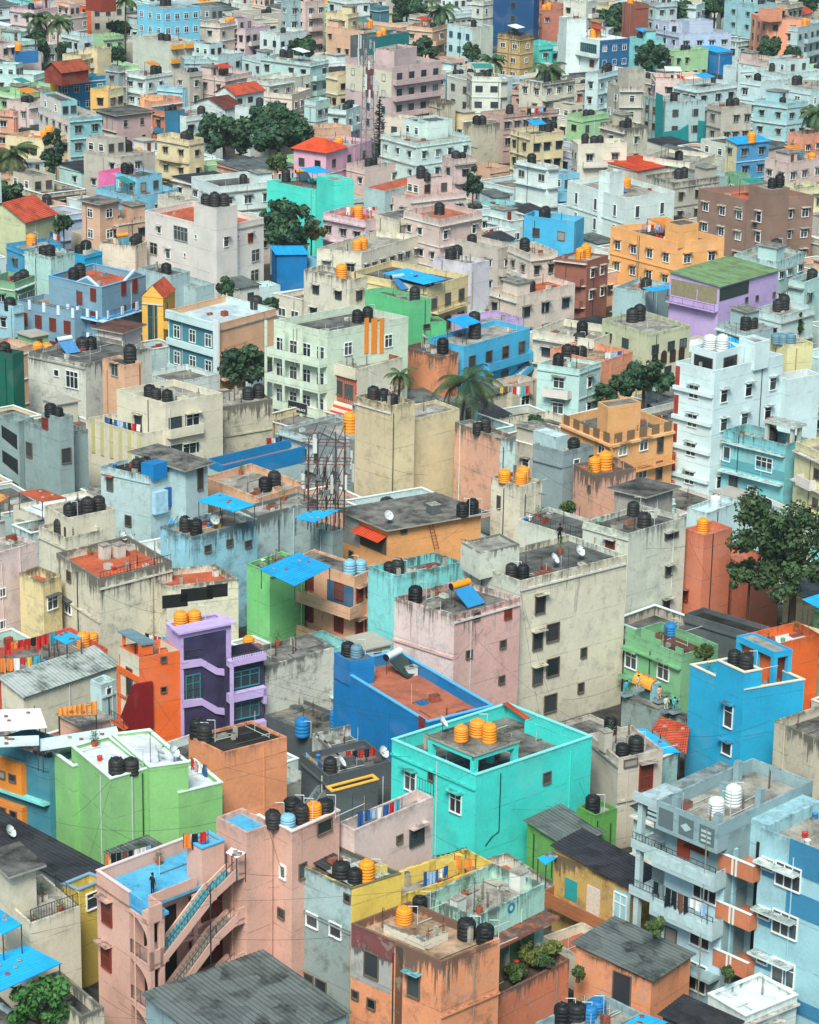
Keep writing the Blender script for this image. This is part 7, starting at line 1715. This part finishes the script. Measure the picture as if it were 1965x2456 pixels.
# ------------------------------------------------------------ labels that single things out
used = set()
for h in HOUSES:
    if h.label: used.add(h.label)
named = [(h.label, Vector(proj(h.main.w(h.main.UL/2, h.main.VL/2, h.main.h)))) for h in HOUSES if h.label and hasattr(h, 'main') and len(h.label.split()) < 7]
for h in FILL:
    b = h.main; c = Vector(proj(b.w(b.UL/2, b.VL/2, b.h))); near = sorted(named, key=lambda q: (q[1]-c).length)[:14]
    size = 'tiny' if b.UL*b.VL < 22 else 'low' if b.h < 6 else 'small' if b.UL*b.VL < 60 else 'plain'
    for nm, q in near:
        d = c-q; rel = ('right of' if d.x > 0 else 'left of') if abs(d.x) > abs(d.y)*1.3 else ('below' if d.y > 0 else 'above')
        lb = f"{size} {h.cn} house {rel} the {nm}"
        if lb not in used: break
    used.add(lb); h.label = lb; h.short = lb.replace(' the ', ' '); h.e['label'] = lb; h.e['category'] = 'house'; h.e['group'] = 'ordinary houses of the neighbourhood'
    h.e.name = 'house'
for h in HOUSES:
    if h not in FILL and h.e.get('category') == 'house': h.e['group'] = 'ordinary houses of the neighbourhood'
from collections import defaultdict
G = defaultdict(list)
for o, hl, noun, px, cat, grp in ITEMS:
    if hl is None or isinstance(hl, str): nm = hl
    else: nm = getattr(hl, 'short', None) or hl.label
    if nm is None: nm = min(named, key=lambda w: (w[1]-Vector(px)).length)[0]
    G[(nm, noun)].append((px[0], px[1], o))
ORD = ['leftmost', 'second', 'third', 'fourth', 'fifth', 'sixth', 'seventh', 'eighth', 'ninth', 'tenth', 'eleventh', 'twelfth', 'thirteenth', 'fourteenth', 'fifteenth', 'sixteenth', 'seventeenth', 'eighteenth']
for (nm, noun), L in G.items():
    L.sort(key=lambda q: q[0]); n = len(L)
    for i, (x, y, o) in enumerate(L):
        pre = '' if n == 1 else ('left ' if i == 0 else 'right ') if n == 2 else 'leftmost ' if i == 0 else 'rightmost ' if i == n-1 else (ORD[i] if i < 18 else 'last')+' '
        o['label'] = f"{pre}{noun} {'on the '+nm if nm else 'beside the lane'}" if noun[:4] != 'thin' or 'cable' not in noun else f"{pre}{noun} near the {nm}"
seen = defaultdict(list)
for o in COL.objects:
    if 'label' in o and o.parent is None: seen[o['label']].append(o)
for o in COL.objects:
    if 'label' in o and len(o['label'].split()) > 16: o['label'] = o['label'].replace(' water tank', ' tank').replace(' garment drying', ' garment')
for k, v in seen.items():
    if len(k.split()) > 16: print('LONG', k)
    if len(k.split()) < 4: print('SHORT', k)
    if len(v) > 1: print('DUP', k, len(v))
print('COUNTS houses', len(HOUSES), 'fill', len(FILL), 'tanks', nt_, 'objects', len(COL.objects))
# ------------------------------------------------------------ haze
hz = MB(); hm = bpy.data.materials.new('haze'); hm.use_nodes = True; ht = hm.node_tree; ht.nodes.remove(ht.nodes['Principled BSDF'])
pv_ = ht.nodes.new('ShaderNodeVolumePrincipled'); pv_.inputs['Color'].default_value = (.85, .97, .98, 1); pv_.inputs['Density'].default_value = .00007; ht.links.new(pv_.outputs[0], ht.nodes['Material Output'].inputs['Volume'])
hz.hexa((-520, -70, -1), (520, 1050, CAMZ+9), hm); ho = put('haze', hz); ho['kind'] = 'stuff'; ho['label'] = 'thin pale haze over the far houses'; ho['category'] = 'haze'
